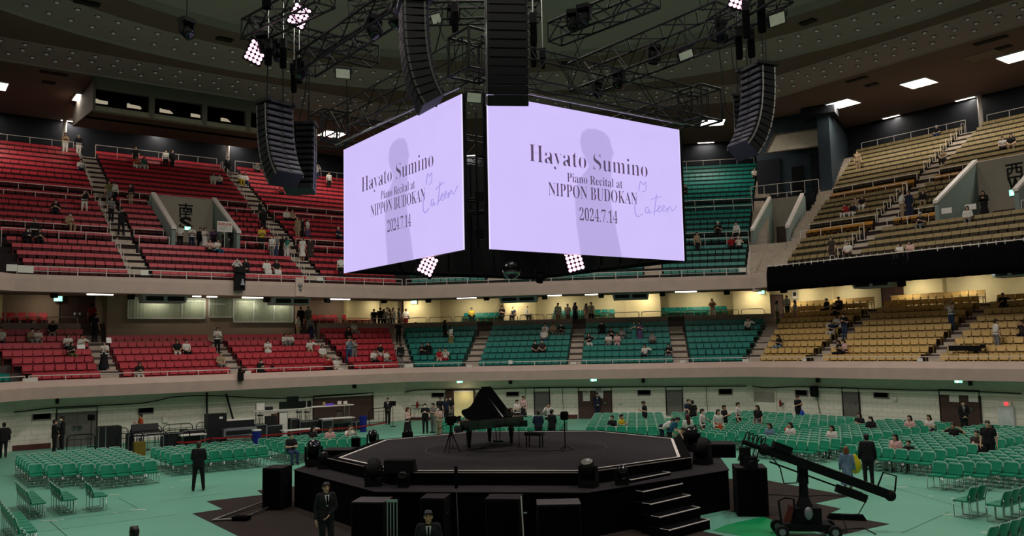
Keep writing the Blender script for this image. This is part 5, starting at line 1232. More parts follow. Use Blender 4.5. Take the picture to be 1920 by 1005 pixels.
# ------------------------------------------------------------------ ceiling: lamps, bands of small lamps, grilles
def ceil_lamp(p, yaw, w, d, lab, grp, power):
    r = empty('ceiling_light', p, yaw); tag(r, lab, 'ceiling light', grp)
    m = MB()
    for s in (-1, 1): m.bbox(s*w/2-.04, s*w/2+.04, -d/2-.04, d/2+.04, -.1, 0); m.bbox(-w/2, w/2, s*d/2-.04, s*d/2+.04, -.1, 0)
    m.build('frame', RAILW, r); MB().bbox(-w/2+.04, w/2-.04, -d/2+.04, d/2-.04, -.07, -.03).build('diffuser', LITC, r)
    lamp('ceiling_light_lamp', 'AREA', Vector(p)-Vector((0, 0, .16)), power, (1, .92, .78), w*.9, d*.9, Vector(p)-Vector((0, 0, 5)))
pan = {'west': [(1355, 228), (1598, 188), (1742, 149), (1905, 103)], 'south': [(5, 160), (155, 184), (605, 250)]}
for s in ('south', 'southwest', 'west', 'southeast', 'northwest'):
    for k, u in enumerate((-12.2, -6.3, 0.2, 6.3, 12.2) if s in ('south', 'west') else (-11, 11)):
        ceil_lamp(P(s, 41.2, u, 23), SANG[s]-PI/2, 1.9, 1.9, 'square lit panel in the ceiling, %s of the %s side' % (orde(k), s), 'square ceiling panels', 215)
        ceil_lamp(P(s, 48.1, u, 23), SANG[s]-PI/2, 1.5, .35, 'narrow lit panel near the back wall, %s of the %s side' % (orde(k), s), 'narrow ceiling panels', 45)
DOT = mat('small_lamp_glass', srgb(214, 204, 190), .3, 0, .05, 9., emit=(1, .95, .9), es=.035)  # faint glow added so the unlit globes stay pale
DRIM = mat('small_lamp_rim', srgb(40, 36, 34), .6)
dm1 = MB().lathe((0, 0, 0), [(.17, .06), (.17, 0), (.115, -.01), (.115, .03)], 10).mesh('rim', DRIM); dm2 = MB().ball((0, 0, .0), .12, 8, 6, (1, 1, .8)).mesh('globe', DOT, True)
dots = []
def dot(p, band, row, s=''):
    x, y = pix(p)
    if -10 < x < 1930 and -8 < y < 330 and depth(p) > 3 and not (645 < x < 1275 and y > 285): dots.append((depth(p), p, band, row, s))
for s in ('southeast', 'south', 'southwest', 'west', 'northwest'):
    for row, rr in enumerate((32.2, 33.3, 34.4)):
        k = int(2*rr*T22/1.25)
        for i in range(k):
            u = (i-(k-1)/2)*1.25+(.62 if row == 1 else 0)
            if abs(u) < rr*T22-.2: dot(P(s, rr, u, 23.1), 'outer', row, s)
for row, rr in enumerate((26.9, 28.6)):
    for i in range(150):
        a = 2*PI*(i+.5*row)/150; dot(Vector((rr*math.cos(a), rr*math.sin(a), 23.14)), 'inner', row)
dots.sort(key=lambda q: q[0]); cnt = {}
for d, p, band, row, s in dots[:300]:
    o = link('ceiling_spotlight', dm1, None, p); link('globe', dm2, o); k = (band, row, s); cnt[k] = cnt.get(k, -1)+1
    tag(o, 'small round unlit lamp in %s ceiling band%s, %s row, %s from the camera end' % (band, ' '+s if s else '', orde(row), orde(cnt[k])) if cnt[k] < 60 else 'small round unlit lamp of the %s ceiling band' % band, 'ceiling lamp', 'small round ceiling lamps')
rest = MB()
for d, p, band, row, s in dots[300:]:
    for mi, me in enumerate((dm1, dm2)): rest.mi = mi; rest.add([p+v.co for v in me.vertices], [tuple(f.vertices) for f in me.polygons])
if rest.v: tag(rest.build('ceiling_spotlights_far', [DRIM, DOT]), 'farther small round unlit lamps of the ceiling bands', 'ceiling lamps', kind='stuff')
nd = len(dots)
print('DOTS', nd)
for k, (x, y, w, d) in enumerate([(101, 137, 1.6, .45), (91, 154, .8, .55), (163, 5, 1.2, .5), (421, 61, .9, .5), (1857, 75, 1.9, .5), (1882, 88, .9, .5), (1606, 148, 1.5, .4), (1634, 158, .9, .5), (1515, 41, .9, .5), (700, 208, .0, 0), (1065, 107, .9, .5)]):
    if not w: continue
    p = atz(x, y, 23.0 if math.hypot(*atz(x, y, 23)[:2]) > 24 else 23.4); s = min(('south', 'southwest', 'west'), key=lambda q: -nrm(q).dot(p))
    r = MB().bbox(-w/2, w/2, -d/2, d/2, -.05, .01).build('ceiling_grille', VENT, None, False, (p.x, p.y, 22.99 if w else 0), SANG[s]-PI/2); tag(r, 'dark air grille in the ceiling, %s from the left' % orde([1, 0, 2, 3, 9, 10, 7, 8, 6, 4, 5][k]), 'grille', 'dark grilles in the ceiling')
p = atz(1845, 104, 22.99); o = MB().bbox(-1.0, 1.0, -.75, .75, -.03, 0).build('access_hatch', mat('hatch', srgb(150, 132, 112), .9), None, False, p, SANG['west']-PI/2); tag(o, 'pale square hatch in the ceiling at upper right', 'hatch')
# gallery box hanging at the ceiling above the red stand
gx = empty('ceiling_gallery', (0, 0, 0)); tag(gx, 'long grey gallery box with dark openings under the ceiling, above red stand', 'gallery')
GB = mat('gallery_grey', srgb(132, 122, 114), .85, 0, .06, .8); GBT = mat('gallery_taupe', srgb(118, 92, 80), .85, 0, .06, .8)
u0, u1 = -6.85, 6.2
o = sbox(MB(), 'south', 36, 36.3, u0, u1, 22.25, 23).build('top_beam', GB, gx); fixn(o.data)
o = sbox(MB(), 'south', 36.0, 36.5, u0, u1, 20.78, 21.1).build('sill', mat('gallery_sill', srgb(170, 160, 140), .85), gx); fixn(o.data)
o = sweep(MB(), 'south', [(36, 20.78), (43.5, 21.4), (43.5, 21.6), (36.4, 20.95)], u0, u1).build('underside', GBT, gx); fixn(o.data)
for u in (u0, u1):
    o = sweep(MB(), 'south', [(36, 20.78), (43.5, 21.4), (43.5, 23), (36, 23)], u-.08, u+.08).build('end_panel', GB, gx); fixn(o.data)
for u in (-3.3, .2, 3.3): o = sbox(MB(), 'south', 35.98, 36.4, u-.18, u+.18, 20.8, 22.3).build('post', GB, gx); fixn(o.data)
o = sbox(MB(), 'south', 38.6, 38.8, u0, u1, 20.9, 23).build('inner_wall', BLK2, gx); fixn(o.data)
for i in range(6):
    ua = u0+.5+i*2.0; o = MB().tube([P('south', 37.4, ua, 22.1), P('south', 37.2, ua+.6, 22.0), P('south', 37.0, ua+1.1, 21.5), P('south', 37.2, ua+1.6, 21.3)], .2, 7).build('air_duct', BLACK, gx, True)
for i in range(5):
    ua = u0+.35+i*2.15; o = sbox(MB(), 'south', 38.3, 38.5, ua, ua+.9, 21.95, 22.2).build('lit_slot', mat('slot_glow', (1, 1, 1), .6, emit=(1, .85, .6), es=.35), gx); fixn(o.data)  # glowing panels stand in for the lit bits inside the gallery
for s, u in (('south', -6.8), ('south', 5.65), ('west', -5.2), ('southwest', -5.4), ('southwest', 5.4)):
    o = MB().cyl(P(s, 47.9, u, UF[20]), P(s, 47.9, u, 23), .16, 12).build('column_pipe', RAILW, None, True); tag(o, 'pale round column at top of the %s stand, %s' % (s, 'near the stair head' if u < 0 else 'right of the stair head'), 'column')
# ------------------------------------------------------------------ doors, grilles and fittings of the arena wall
door('south', 27.98, (106, 764, 180, 840), GREYD, 'grey double door with round steel plates at left wall', 'disc')
door('south', 27.98, (588, 739, 698, 790), WOODD, 'wide dark brown door behind the mixing desk', None)
d = door('southwest', 27.98, (1086, 726, 1146, 784), WOODD, 'brown double doors with two white notices, middle of wall', 'bar')
for x, y in ((1099, 742), (1124, 737)):
    o = onwall('door_notice', 'southwest', 27.9, (x-6, y-9, x+7, y+10), .012, WHITEP, 'white notice on the brown doors, %s one' % ('left' if x < 1110 else 'right'), 'notice')
    c = atn(x, y-3, nrm('southwest'), 27.87); R = frame('southwest')
    for i in range(3): textobj('lettering', ['関係者以外', '立入禁止', '出入口'][i], VENT, o, c-Vector((0, 0, .1*i-.12)), R, .1, .36, .004)
door('southwest', 27.98, (1003, 727, 1030, 778), GREYD, 'plain grey door right of the piano', None, 1)
door('southwest', 27.98, (1250, 725, 1279, 778), GREYD, 'plain grey door behind teal chairs with a light scuff', None, 1)
door('west', 27.98, (1582, 727, 1611, 782), GREYD, 'grey door with a lever at right wall', 'bar', 1)
door('west', 27.98, (1765, 731, 1838, 800), WOODD, 'brown double doors with two notices behind the guard, far right', 'bar')
for x in (1789, 1825): onwall('door_notice', 'west', 27.9, (x-9, 741, x+9, 754), .012, WHITEP, 'white notice on the brown doors at far right, %s one' % ('left' if x < 1800 else 'right'), 'notice')
for k, (x0, y0, x1, y1, s) in enumerate([(62, 768, 95, 786, 'south'), (260, 757, 287, 774, 'south'), (810, 730, 832, 744, 'southwest'), (950, 728, 972, 742, 'southwest'), (1196, 725, 1219, 740, 'southwest'), (1348, 724, 1372, 739, 'southwest'), (1492, 725, 1513, 741, 'west'), (1639, 729, 1665, 745, 'west')]):
    u0, u1, z0, z1 = wrect(s, 27.97, x0, y0, x1, y1); r = empty('wall_vent', P(s, 27.97, (u0+u1)/2, z0), SANG[s]-PI/2); tag(r, 'dark square vent high on the white wall, %s from the left' % orde(k), 'vent', 'dark vents in the white wall')
    w = u1-u0; h = z1-z0; MB().bbox(-w/2, w/2, -.02, .01, 0, h).build('opening', BLK2, r)
    f = MB(); f.bbox(-w/2-.05, w/2+.05, -.04, .02, -.05, 0); f.bbox(-w/2-.05, -w/2, -.04, .02, 0, h); f.bbox(w/2, w/2+.05, -.04, .02, 0, h); f.build('frame', CONC, r)
# lit doorway behind the piano
u0, u1, z0, z1 = wrect('southwest', 27.97, 838, 731, 891, 795); z0 = 0
o = sbox(MB(), 'southwest', 27.93, 27.98, u0+.5, u1-.1, 0, z1-.05).build('lit_doorway', mat('doorway_lit', srgb(222, 204, 140), .8, 0, .05, 1., emit=(1, .86, .5), es=.12)); fixn(o.data); tag(o, 'warm lit doorway with people behind the piano', 'doorway')
f = MB(); sbox(f, 'southwest', 27.86, 28.0, u0-.08, u0+.5, 0, z1); sbox(f, 'southwest', 27.86, 28.0, u1-.1, u1+.02, 0, z1); sbox(f, 'southwest', 27.86, 28.0, u0, u1, z1-.05, z1+.04); f.build('door_frame', WOODD, o)
lamp('doorway_lamp', 'POINT', P('southwest', 27.4, (u0+u1)/2+.3, 1.7), 9, (1, .86, .55), .2)
# dark red base boards
BASE = mat('base_red', srgb(92, 52, 48), .8, 0, .1, 2.)
for k, (x0, x1, y, s, rr) in enumerate([(12, 95, 838, 'south', 27.98), (1030, 1083, 782, 'southwest', 27.98), (700, 838, 786, 'southwest', 27.98)]):
    u0, u1 = wrect(s, rr, x0, y-3, x1, y+3)[:2]; o = sbox(MB(), s, rr-.03, rr, u0, u1, 0, .28 if k != 2 else .2).build('baseboard_%s' % s, BASE); fixn(o.data); struct(o, 'dark red base board on the white wall, %s side' % s, 'baseboard')
# louvre panel, fire extinguishers, fuse boxes, alarm lamp
u0, u1, z0, z1 = wrect('west', 27.97, 1413, 732, 1456, 775); r = empty('louvre_panel', P('west', 27.97, (u0+u1)/2, z0), SANG['west']-PI/2); tag(r, 'white louvred panel on the wall above the chairs', 'panel')
w = u1-u0; h = z1-z0; m = MB(); m.bbox(-w/2, w/2, -.05, .0, 0, h); m.build('frame', WALLW, r); m = MB()
for i in range(14): m.bbox(-w/2+.08, w/2-.08, -.075, -.05, h*.5+i*h*.034, h*.5+i*h*.034+.02)
m.build('slats', CONC, r)
def extinguisher(x, y, s, lab):
    c = atn(x, y, nrm(s), 27.75); r = empty('fire_extinguisher', c, SANG[s]-PI/2); tag(r, lab, 'fire extinguisher')
    MB().lathe((0, 0, -.2), [(.07, 0), (.075, .05), (.075, .3), (.03, .38), (.03, .42)], 10).build('cylinder', RED, r, True); m = MB().tube([(0, 0, .2), (.08, -.04, .16), (.1, -.05, -.05)], .015, 5); m.build('hose', BLACK, r); MB().bbox(-.1, .1, .05, .24, -.05, .0).build('bracket', VENT, r)
extinguisher(17, 811, 'south', 'red fire extinguisher on the wall at the left edge'); extinguisher(782, 759, 'southwest', 'red fire extinguisher on wall left of the lit doorway'); extinguisher(1463, 756, 'west', 'red fire extinguisher on wall right of the louvred panel')
for k, (x0, y0, x1, y1, s) in enumerate([(305, 780, 315, 792, 'south'), (707, 754, 725, 766, 'southwest'), (1160, 753, 1165, 757, 'southwest'), (1675, 744, 1682, 752, 'west')]):
    o = onwall('fuse_box', s, 27.97, (x0, y0, x1, y1), .08, WALLW, 'small pale box on the white wall, %s from the left' % orde(k), 'box'); 
o = onwall('cabinet_panel', 'west', 27.97, (1873, 761, 1903, 802), .12, mat('cabinet_white', srgb(214, 214, 212), .5), 'white cabinet panel below the red alarm lamp', 'cabinet')
c = atn(1887, 757, nrm('west'), 27.85); r = empty('alarm_lamp', c, SANG['west']-PI/2); tag(r, 'round red alarm lamp lit above the white cabinet', 'lamp'); MB().bbox(-.22, .22, -.02, .14, -.13, .1).build('plate', WALLW, r); MB().lathe((0, -.02, 0), [(.09, 0), (.08, .06), (.001, .08)], 12, Vector((0, -1, 0))).build('red_lens', mat('red_lens', (.9, .05, .05), .3, emit=(1, .05, .06), es=1.5), r)
r = empty('wall_speaker', atn(1526, 734, nrm('west'), 27.7), SANG['west']-PI/2); tag(r, 'black speaker on the wall above the chairs, with a hanging cable', 'speaker'); MB().hull([(-.19, -.1, -.3), (.19, -.1, -.3), (.19, .18, -.34), (-.19, .18, -.34)], [(-.19, -.16, .3), (.19, -.16, .3), (.19, .18, .33), (-.19, .18, .33)]).build('cabinet', BLACK, r); MB().tube([(.05, .2, -.3), (.12, .22, -.9), (.2, .22, -1.4)], .02, 5).build('cable', BLACK, r); MB().bbox(-.05, .05, .15, .3, -.1, .1).build('bracket', BLACK, r)
# cable running along the wall under the parapet
for s, xs in (('south', [(0, 775), (45, 771), (110, 764), (250, 757), (290, 752), (330, 744), (400, 742), (520, 747), (640, 741), (690, 737)]), ('southwest', [(700, 735), (750, 736), (790, 731), (900, 730), (1000, 727), (1100, 726), (1250, 725), (1400, 724)]), ('west', [(1405, 724), (1440, 727), (1500, 725), (1600, 728), (1700, 731), (1800, 733), (1915, 738)])):
    cable('black cable strung along the top of the white wall, %s side' % s, [atn(x, y, nrm(s), 27.82) for x, y in xs], .03)
for k, (x, y0, y1, s) in enumerate([(388, 736, 800, 'south'), (424, 738, 790, 'south'), (1055, 727, 768, 'southwest'), (1325, 725, 772, 'southwest'), (985, 727, 778, 'southwest')]):
    cable('dark cable hanging down the white wall, %s from the left' % orde([0, 1, 3, 4, 2][k]), [atn(x, y0, nrm(s), 27.8), atn(x+(7 if k == 1 else 0), (y0+y1)/2, nrm(s), 27.7), atn(x+(14 if k == 1 else 2), y1, nrm(s), 27.7)], .06 if k < 2 else .02)
for k, (x, y, s) in enumerate([(107, 752, 'south'), (664, 723, 'south'), (957, 715, 'southwest'), (1206, 713, 'southwest'), (1534, 712, 'west'), (1820, 718, 'west')]):
    o = onwall('beam_box', s, 27.85, (x-3, y-5, x+3, y+5), .1, VENT, 'small dark box on the beam above the white wall, %s from the left' % orde(k), 'box', 0, 'dark boxes on the beam')
# ------------------------------------------------------------------ mixing position at the south wall
def sitem(name, px, rho, d, m, lab, cat, grp=None, parent=None, z0=None, bev=0):
    u0, u1, a, b = wrect('south', rho, *px)
    if z0 is not None: a = z0
    o = MB().bbox(-(u1-u0)/2, (u1-u0)/2, 0, d, 0, b-a).build(name, m, None, False, P('south', rho, (u0+u1)/2, a), SANG['south']-PI/2)
    if lab: tag(o, lab, cat, grp)
    return o, u1-u0, b-a
def barrier(x0, x1, y, rho, lab):
    u0, u1, a, b = wrect('south', rho, x0, y, x1, y+20); z1 = b; w = max(1.2, u1-u0)
    r = empty('crowd_barrier', P('south', rho, (u0+u1)/2, 0), SANG['south']-PI/2); tag(r, lab, 'barrier', 'black crowd barriers')
    z1 = 1.08
    MB().tube([(-w/2, 0, 0), (-w/2, 0, z1-.15), (-w/2+.15, 0, z1), (w/2-.15, 0, z1), (w/2, 0, z1-.15), (w/2, 0, 0)], .024, 6).build('tube_frame', BLACK, r)
    MB().cyl((-w/2, 0, .2), (w/2, 0, .2), .02, 6).build('lower_bar', BLACK, r); MB().cyl((-w/2, 0, .86), (w/2, 0, .86), .014, 6).build('upper_bar', BLACK, r)
    n = int(w/.28)
    for i in range(1, n): MB().cyl((-w/2+w*i/n, 0, .2), (-w/2+w*i/n, 0, z1 if i % 2 else .86), .011, 5).build('bar', BLACK, r)
    for s in (-1, 1): MB().bbox(s*w/2-.03, s*w/2+.03, -.3, .3, 0, .02).build('foot', BLACK, r)
for k, (x0, x1, y, rho) in enumerate([(126, 178, 810, 22.2), (181, 240, 803, 24.6), (244, 303, 800, 24.6), (306, 361, 797, 24.6), (368, 425, 793, 24.6), (226, 262, 822, 21), (266, 312, 818, 21), (314, 350, 816, 21), (692, 728, 772, 26.2), (770, 800, 770, 26.5)]):
    barrier(x0, x1, y, rho, 'black crowd barrier near the left wall, %s from the left' % orde([0, 1, 3, 5, 7, 2, 4, 6, 8, 9][k]))
CASE = mat('flight_case_black', srgb(30, 30, 33), .5, .1, .1, 5.)
o, w, h = sitem('flight_case', (185, 800, 228, 838), 22.6, .8, CASE, 'tall black flight case behind the barriers at left', 'case', z0=0)
for x in (-w/2, w/2, -w*.2): MB().bbox(x-.02, x+.02, -.015, 0, 0, h).build('metal_edge', METAL, o)
# mixing console on a trestle table
r = empty('mixing_console', P('south', 22.4, -6.4, 0), SANG['south']-PI/2); tag(r, 'wide black mixing console on a trestle beside the man in orange', 'mixing desk')
u0, u1, z0, z1 = wrect('south', 22.4, 250, 806, 304, 829); r.location = P('south', 22.4, (u0+u1)/2, 0); w = u1-u0
m = MB().hull([(-w/2, -.1, .78), (w/2, -.1, .78), (w/2, .7, .78), (-w/2, .7, .78)], [(-w/2, -.1, .86), (w/2, -.1, .86), (w/2, .7, 1.02), (-w/2, .7, 1.02)]); b = m.build('console_bed', CASE, r); fixn(b.data)
m = MB().hull([(-w/2+.05, .5, 1.0), (w/2-.05, .5, 1.0), (w/2-.05, .78, 1.0), (-w/2+.05, .78, 1.0)], [(-w/2+.05, .62, 1.32), (w/2-.05, .62, 1.32), (w/2-.05, .74, 1.32), (-w/2+.05, .74, 1.32)]); b2 = m.build('meter_bridge', CASE, r); fixn(b2.data)
MB().bbox(-w/2, w/2, -.12, .02, .855, .875).build('white_arm_rest', WHITEP, b); MB().bbox(-w/2, w/2, -.14, -.1, .72, .76).build('lit_edge', mat('console_lit', (1, .85, .95), .5, emit=(1, .85, .95), es=.35), b)
fd = MB()
for i in range(24): fd.bbox(-w/2+.1+i*(w-.2)/24, -w/2+.1+i*(w-.2)/24+.02, .1, .16, .88, .9+.02*(i % 3))
fd.build('faders', WHITEP, b)
for s in (-1, 1):
    for y in (0, .6): MB().cyl((s*w*.4, y, 0), (s*w*.36, y, .78), .022, 6).build('leg', METAL, r)
sitem('refuse_bin', (252, 829, 273, 851), 20.6, .4, mat('olive_bin', srgb(120, 98, 30), .6), 'olive yellow bin below the mixing console', 'bin', z0=0)
o, w, h = sitem('equipment_rack', (390, 776, 425, 812), 23.2, .7, CASE, 'tall black rack with a white label behind chairs', 'rack', z0=0); MB().bbox(.1, .28, -.012, 0, h-.28, h-.16).build('label', WHITEP, o)
o, w, h = sitem('flight_case', (422, 788, 477, 803), 23.6, .7, CASE, 'long black flight case with a pale top edge, mixing position', 'case', z0=.62); MB().bbox(-w/2, w/2, -.02, .7, h, h+.03).build('pale_lid', WHITEP, o)
o, w, h = sitem('flight_case', (420, 803, 482, 814), 22.9, .6, SIL, 'long silver flight case under the black one', 'case', z0=.32); MB().bbox(-w/2+.1, w/2-.1, -.012, 0, .1, h-.1).build('dark_panel', CASE, o)
tb = [(340, 815, 388, 826, 22.3, 'low white trestle table left of the black rack'), (395, 822, 475, 838, 21.6, 'low trestle table under the silver case')]
def table(px, rho, d, lab, z=None, topm=None, leg=True, thick=.045):
    u0, u1, a, b = wrect('south', rho, *px); w = u1-u0; z = b if z is None else z
    r = empty('trestle_table', P('south', rho, (u0+u1)/2, 0), SANG['south']-PI/2); tag(r, lab, 'table')
    MB().bbox(-w/2, w/2, 0, d, z-thick, z).build('table_top', topm or WHITEP, r)
    for x in (-w*.42, w*.42):
        for y in (.06, d-.06): MB().cyl((x, y, 0), (x*.95, y, z-thick), .022, 6).build('leg', METAL, r)
        MB().cyl((x, .06, .25), (x, d-.06, z-.15), .014, 5).build('brace', METAL, r)
    return z, (u0+u1)/2, w
table((340, 815, 388, 826), 22.3, .7, 'low white trestle table left of the black rack')
table((396, 820, 474, 838), 21.8, .7, 'low dark trestle table before the silver case', None, CASE)
zt1, uc, wt = table((478, 768, 575, 800), 24.2, .75, 'high white trestle table carrying the monitors at mixing position')
zt2, uc2, wt2 = table((573, 761, 664, 800), 24.2, .75, 'high white trestle table carrying purple lit gear, right one')
zt3, uc3, wt3 = table((606, 784, 666, 806), 23.3, .7, 'lower pale trestle table under the gear, right')
zt4, uc4, wt4 = table((533, 805, 600, 822), 22.4, .6, 'low pale table behind the seated pair')
def gear(name, px, rho, d, m, lab, cat, z, part=None):
    o, w, h = sitem(name, px, rho, d, m, lab, cat, None, None, z)
    if part: MB().bbox(-w/2+.03, w/2-.03, -.01, 0, .03, h-.03).build(part[0], part[1], o)
    return o
SCRD = mat('monitor_glass', srgb(12, 13, 16), .15, spec=.6)
gear('monitor', (480, 755, 497, 768), 24.4, .1, SIL, 'pale grey monitor at left end of the high table', 'monitor', zt1, ('screen', WHITEP))
gear('monitor', (524, 753, 548, 768), 24.4, .08, CASE, 'dark monitor on the high table, left of the wide one', 'monitor', zt1, ('screen', SCRD))
gear('monitor', (546, 752, 574, 768), 24.35, .08, CASE, 'wide dark monitor on the high table', 'monitor', zt1, ('screen', SCRD))
gear('monitor', (538, 743, 560, 768), 24.7, .08, CASE, 'dark monitor raised behind the wide one', 'monitor', zt1, ('screen', SCRD))
gear('laptop', (577, 751, 584, 765), 24.4, .1, CASE, 'open dark laptop right of the monitors', 'laptop', zt2, ('screen', SCRD))
gear('small_mixer', (500, 763, 512, 768), 24.35, .3, CASE, 'small dark device on the table beside the pale monitor', 'device', zt1)
gear('effects_unit', (612, 757, 626, 762), 24.4, .3, mat('purple_gear', srgb(60, 40, 120), .4, emit=(.25, .1, .8), es=.25), 'device with purple glow on the right high table', 'device', zt2)
gear('bottle', (606, 754, 610, 762), 24.4, .1, mat('tan_item', srgb(170, 150, 110), .5), 'pale bottle standing beside the purple device', 'bottle', zt2)
for k, x in enumerate((632, 643)): gear('picture_frame', (x, 751, x+9, 761), 24.45, .05, WOODD, 'small framed picture on the right high table, %s one' % ('left' if k == 0 else 'right'), 'picture', zt2, ('print', WHITEP))
gear('carton', (513, 776, 524, 790), 23.9, .4, mat('carton_brown', srgb(96, 62, 50), .8), 'brown carton below the monitor table', 'box', .62)
gear('case_with_notes', (523, 773, 540, 804), 23.8, .3, CASE, 'case covered with white sheets below the monitors', 'case', 0, ('paper_sheet', WHITEP))
gear('loudspeaker', (501, 780, 519, 797), 23.5, .4, CASE, 'black box on the cases left of the white sheets', 'box', .5)
for k, (x0, x1, y0, rho) in enumerate([(478, 500, 796, 23.4), (500, 530, 797, 23.4), (545, 562, 785, 23.6), (562, 600, 789, 23.4), (600, 625, 783, 24.0), (604, 624, 788, 22.9), (624, 668, 792, 23.9), (306, 340, 812, 22.8), (342, 386, 806, 23.0), (240, 252, 815, 22.9), (668, 676, 790, 24.2)]):
    o, w, h = sitem('flight_case', (x0, y0, x1, y0+30), rho, .6, CASE, 'black flight case of the mixing position, %s from the left' % orde([3, 4, 5, 6, 7, 8, 9, 1, 2, 0, 10][k]), 'case', 'black flight cases of the mixing position', None, 0)
    e = MB(); e.bbox(-w/2, w/2, -.01, .0, h-.04, h); e.bbox(-w/2, -w/2+.03, -.01, 0, 0, h); e.bbox(w/2-.03, w/2, -.01, 0, 0, h); e.build('metal_edge', SIL, o)
for k, (x, y0, y1, rho) in enumerate([(481, 820, 840, 20.9), (681, 778, 808, 22.9)]):
    u0, u1, a, b = wrect('south', rho, x-6, y0, x+6, y1); o = MB().lathe((0, 0, 0), [(.19, 0), (.24, .75*(1 if k == 0 else 1.25))], 12).build('blue_bin', mat('bin_blue', srgb(24, 30, 130), .5), None, False, P('south', rho, (u0+u1)/2, 0)); tag(o, 'blue bin %s' % ('with a white liner in front of the cases' if k == 0 else 'standing before the wide brown door'), 'bin')
    if k == 0: MB().lathe((0, 0, .74), [(.25, 0), (.25, .06), (.2, .07)], 12).build('liner', WHITEP, o)
# folding chairs / stools by the tables
for k, (x, y, rho) in enumerate([(488, 778, 23.9), (560, 772, 24.0), (636, 770, 24.0), (575, 772, 24.1)]):
    p = atn(x, y, nrm('south'), rho); r = empty('folding_stool', (p.x, p.y, 0), k*.5); tag(r, 'thin dark stool behind the mixing tables, %s from the left' % orde([0, 1, 3, 2][k]), 'stool')
    MB().lathe((0, 0, p.z-.05), [(.17, 0), (.18, .03), (.17, .06)], 12).build('seat', BLACK, r)
    for i in range(4): a = PI/4+PI/2*i; MB().cyl((.1*math.cos(a), .1*math.sin(a), p.z-.05), (.2*math.cos(a), .2*math.sin(a), 0), .014, 5).build('leg', METAL, r)
# red tape strung before the tables
for a, b, ra, rb, lab in (((330, 829), (395, 822), 20.9, 20.9, 'sagging red tape along the trestle tables, left length'), ((395, 822), (590, 806), 20.9, 20.9, 'sagging red tape before the mixing position, middle length'), ((590, 806), (725, 792), 20.9, 23.5, 'sagging red tape before the mixing position, right length')):
    p, q = atn(*a, nrm('south'), ra), atn(*b, nrm('south'), rb); m = MB(); vs = []
    for i in range(13):
        t = i/12; c = p*(1-t)+q*t-Vector((0, 0, .08*4*t*(1-t))); vs += [c+Vector((0, 0, .04)), c-Vector((0, 0, .04)), ]
    d = nrm('south')*.006; m.add([v-d for v in vs]+[v+d for v in vs], [(2*i, 2*i+2, 2*i+3, 2*i+1) for i in range(12)]+[(26+2*i, 26+2*i+1, 26+2*i+3, 26+2*i+2) for i in range(12)])
    tag(m.build('red_tape', RED), lab, 'tape')
for k, (x, y) in enumerate([(395, 822), (590, 806), (331, 829)]):
    p = atn(x, y, nrm('south'), 20.9); o = MB().cyl((0, 0, 0), (0, 0, p.z+.05), .025, 8).build('barrier_post', BLACK, None, False, (p.x, p.y, 0)); MB().cyl((0, 0, 0), (0, 0, .02), .15, 12).build('base', BLACK, o); tag(o, 'black post holding the red tape, %s from the left' % orde([1, 2, 0][k]), 'post')
for k, (x, y, h) in enumerate([(170, 798, 1.6), (737, 795, 1.5)]):
    s = 'south'; p = atz(x, 838 if k == 0 else 800, 0); r = empty('sign_stand', (p.x, p.y, 0)); tag(r, 'thin black stand with a small dark box, %s' % ('before the grey double door' if k == 0 else 'right of the guard by the brown door'), 'stand')
    MB().cyl((0, 0, 0), (0, 0, h-.2), .02, 6).build('pole', BLACK, r); MB().bbox(-.17, .17, -.08, .08, h-.2, h+.1).build('box', BLACK, r); MB().cyl((0, 0, 0), (0, 0, .03), .2, 10).build('base', BLACK, r)
# camera positions in the stands: long lens cameras
def stand_camera(c, yaw, lab, sc=1.):
    r = empty('broadcast_camera', c, yaw); r.scale = (sc,)*3; tag(r, lab, 'camera')
    MB().bbox(-.13, .13, -.35, .25, 1.15, 1.45).build('camera_body', BLACK, r); MB().bbox(-.14, .14, -1.25, -.35, 1.18, 1.46).build('box_lens', BLACK, r)
    MB().bbox(-.2, .05, .25, .45, 1.3, 1.5).build('viewfinder', BLACK, r); MB().cyl((.1, .2, 1.15), (.3, .8, .95), .02, 6).build('pan_bar', BLACK, r)
    MB().cyl((0, 0, .75), (0, 0, 1.15), .1, 10).build('pan_head', BLACK, r)
    for i in range(3): a = 2*PI*i/3+.5; MB().cyl((0, 0, .8), (.4*math.cos(a), .4*math.sin(a), 0), .03, 6).build('leg', BLACK, r)
stand_camera(P('west', 28.2, 2.2, 2.95), SANG['west']-PI/2-1.1, 'long-lens broadcast camera at the front of the tan stand', 1.0)
stand_camera(P('south', 27.95, 2.35, 2.8), SANG['south']-PI/2+1.8, 'black broadcast camera at the front of the lower red stand', .8)
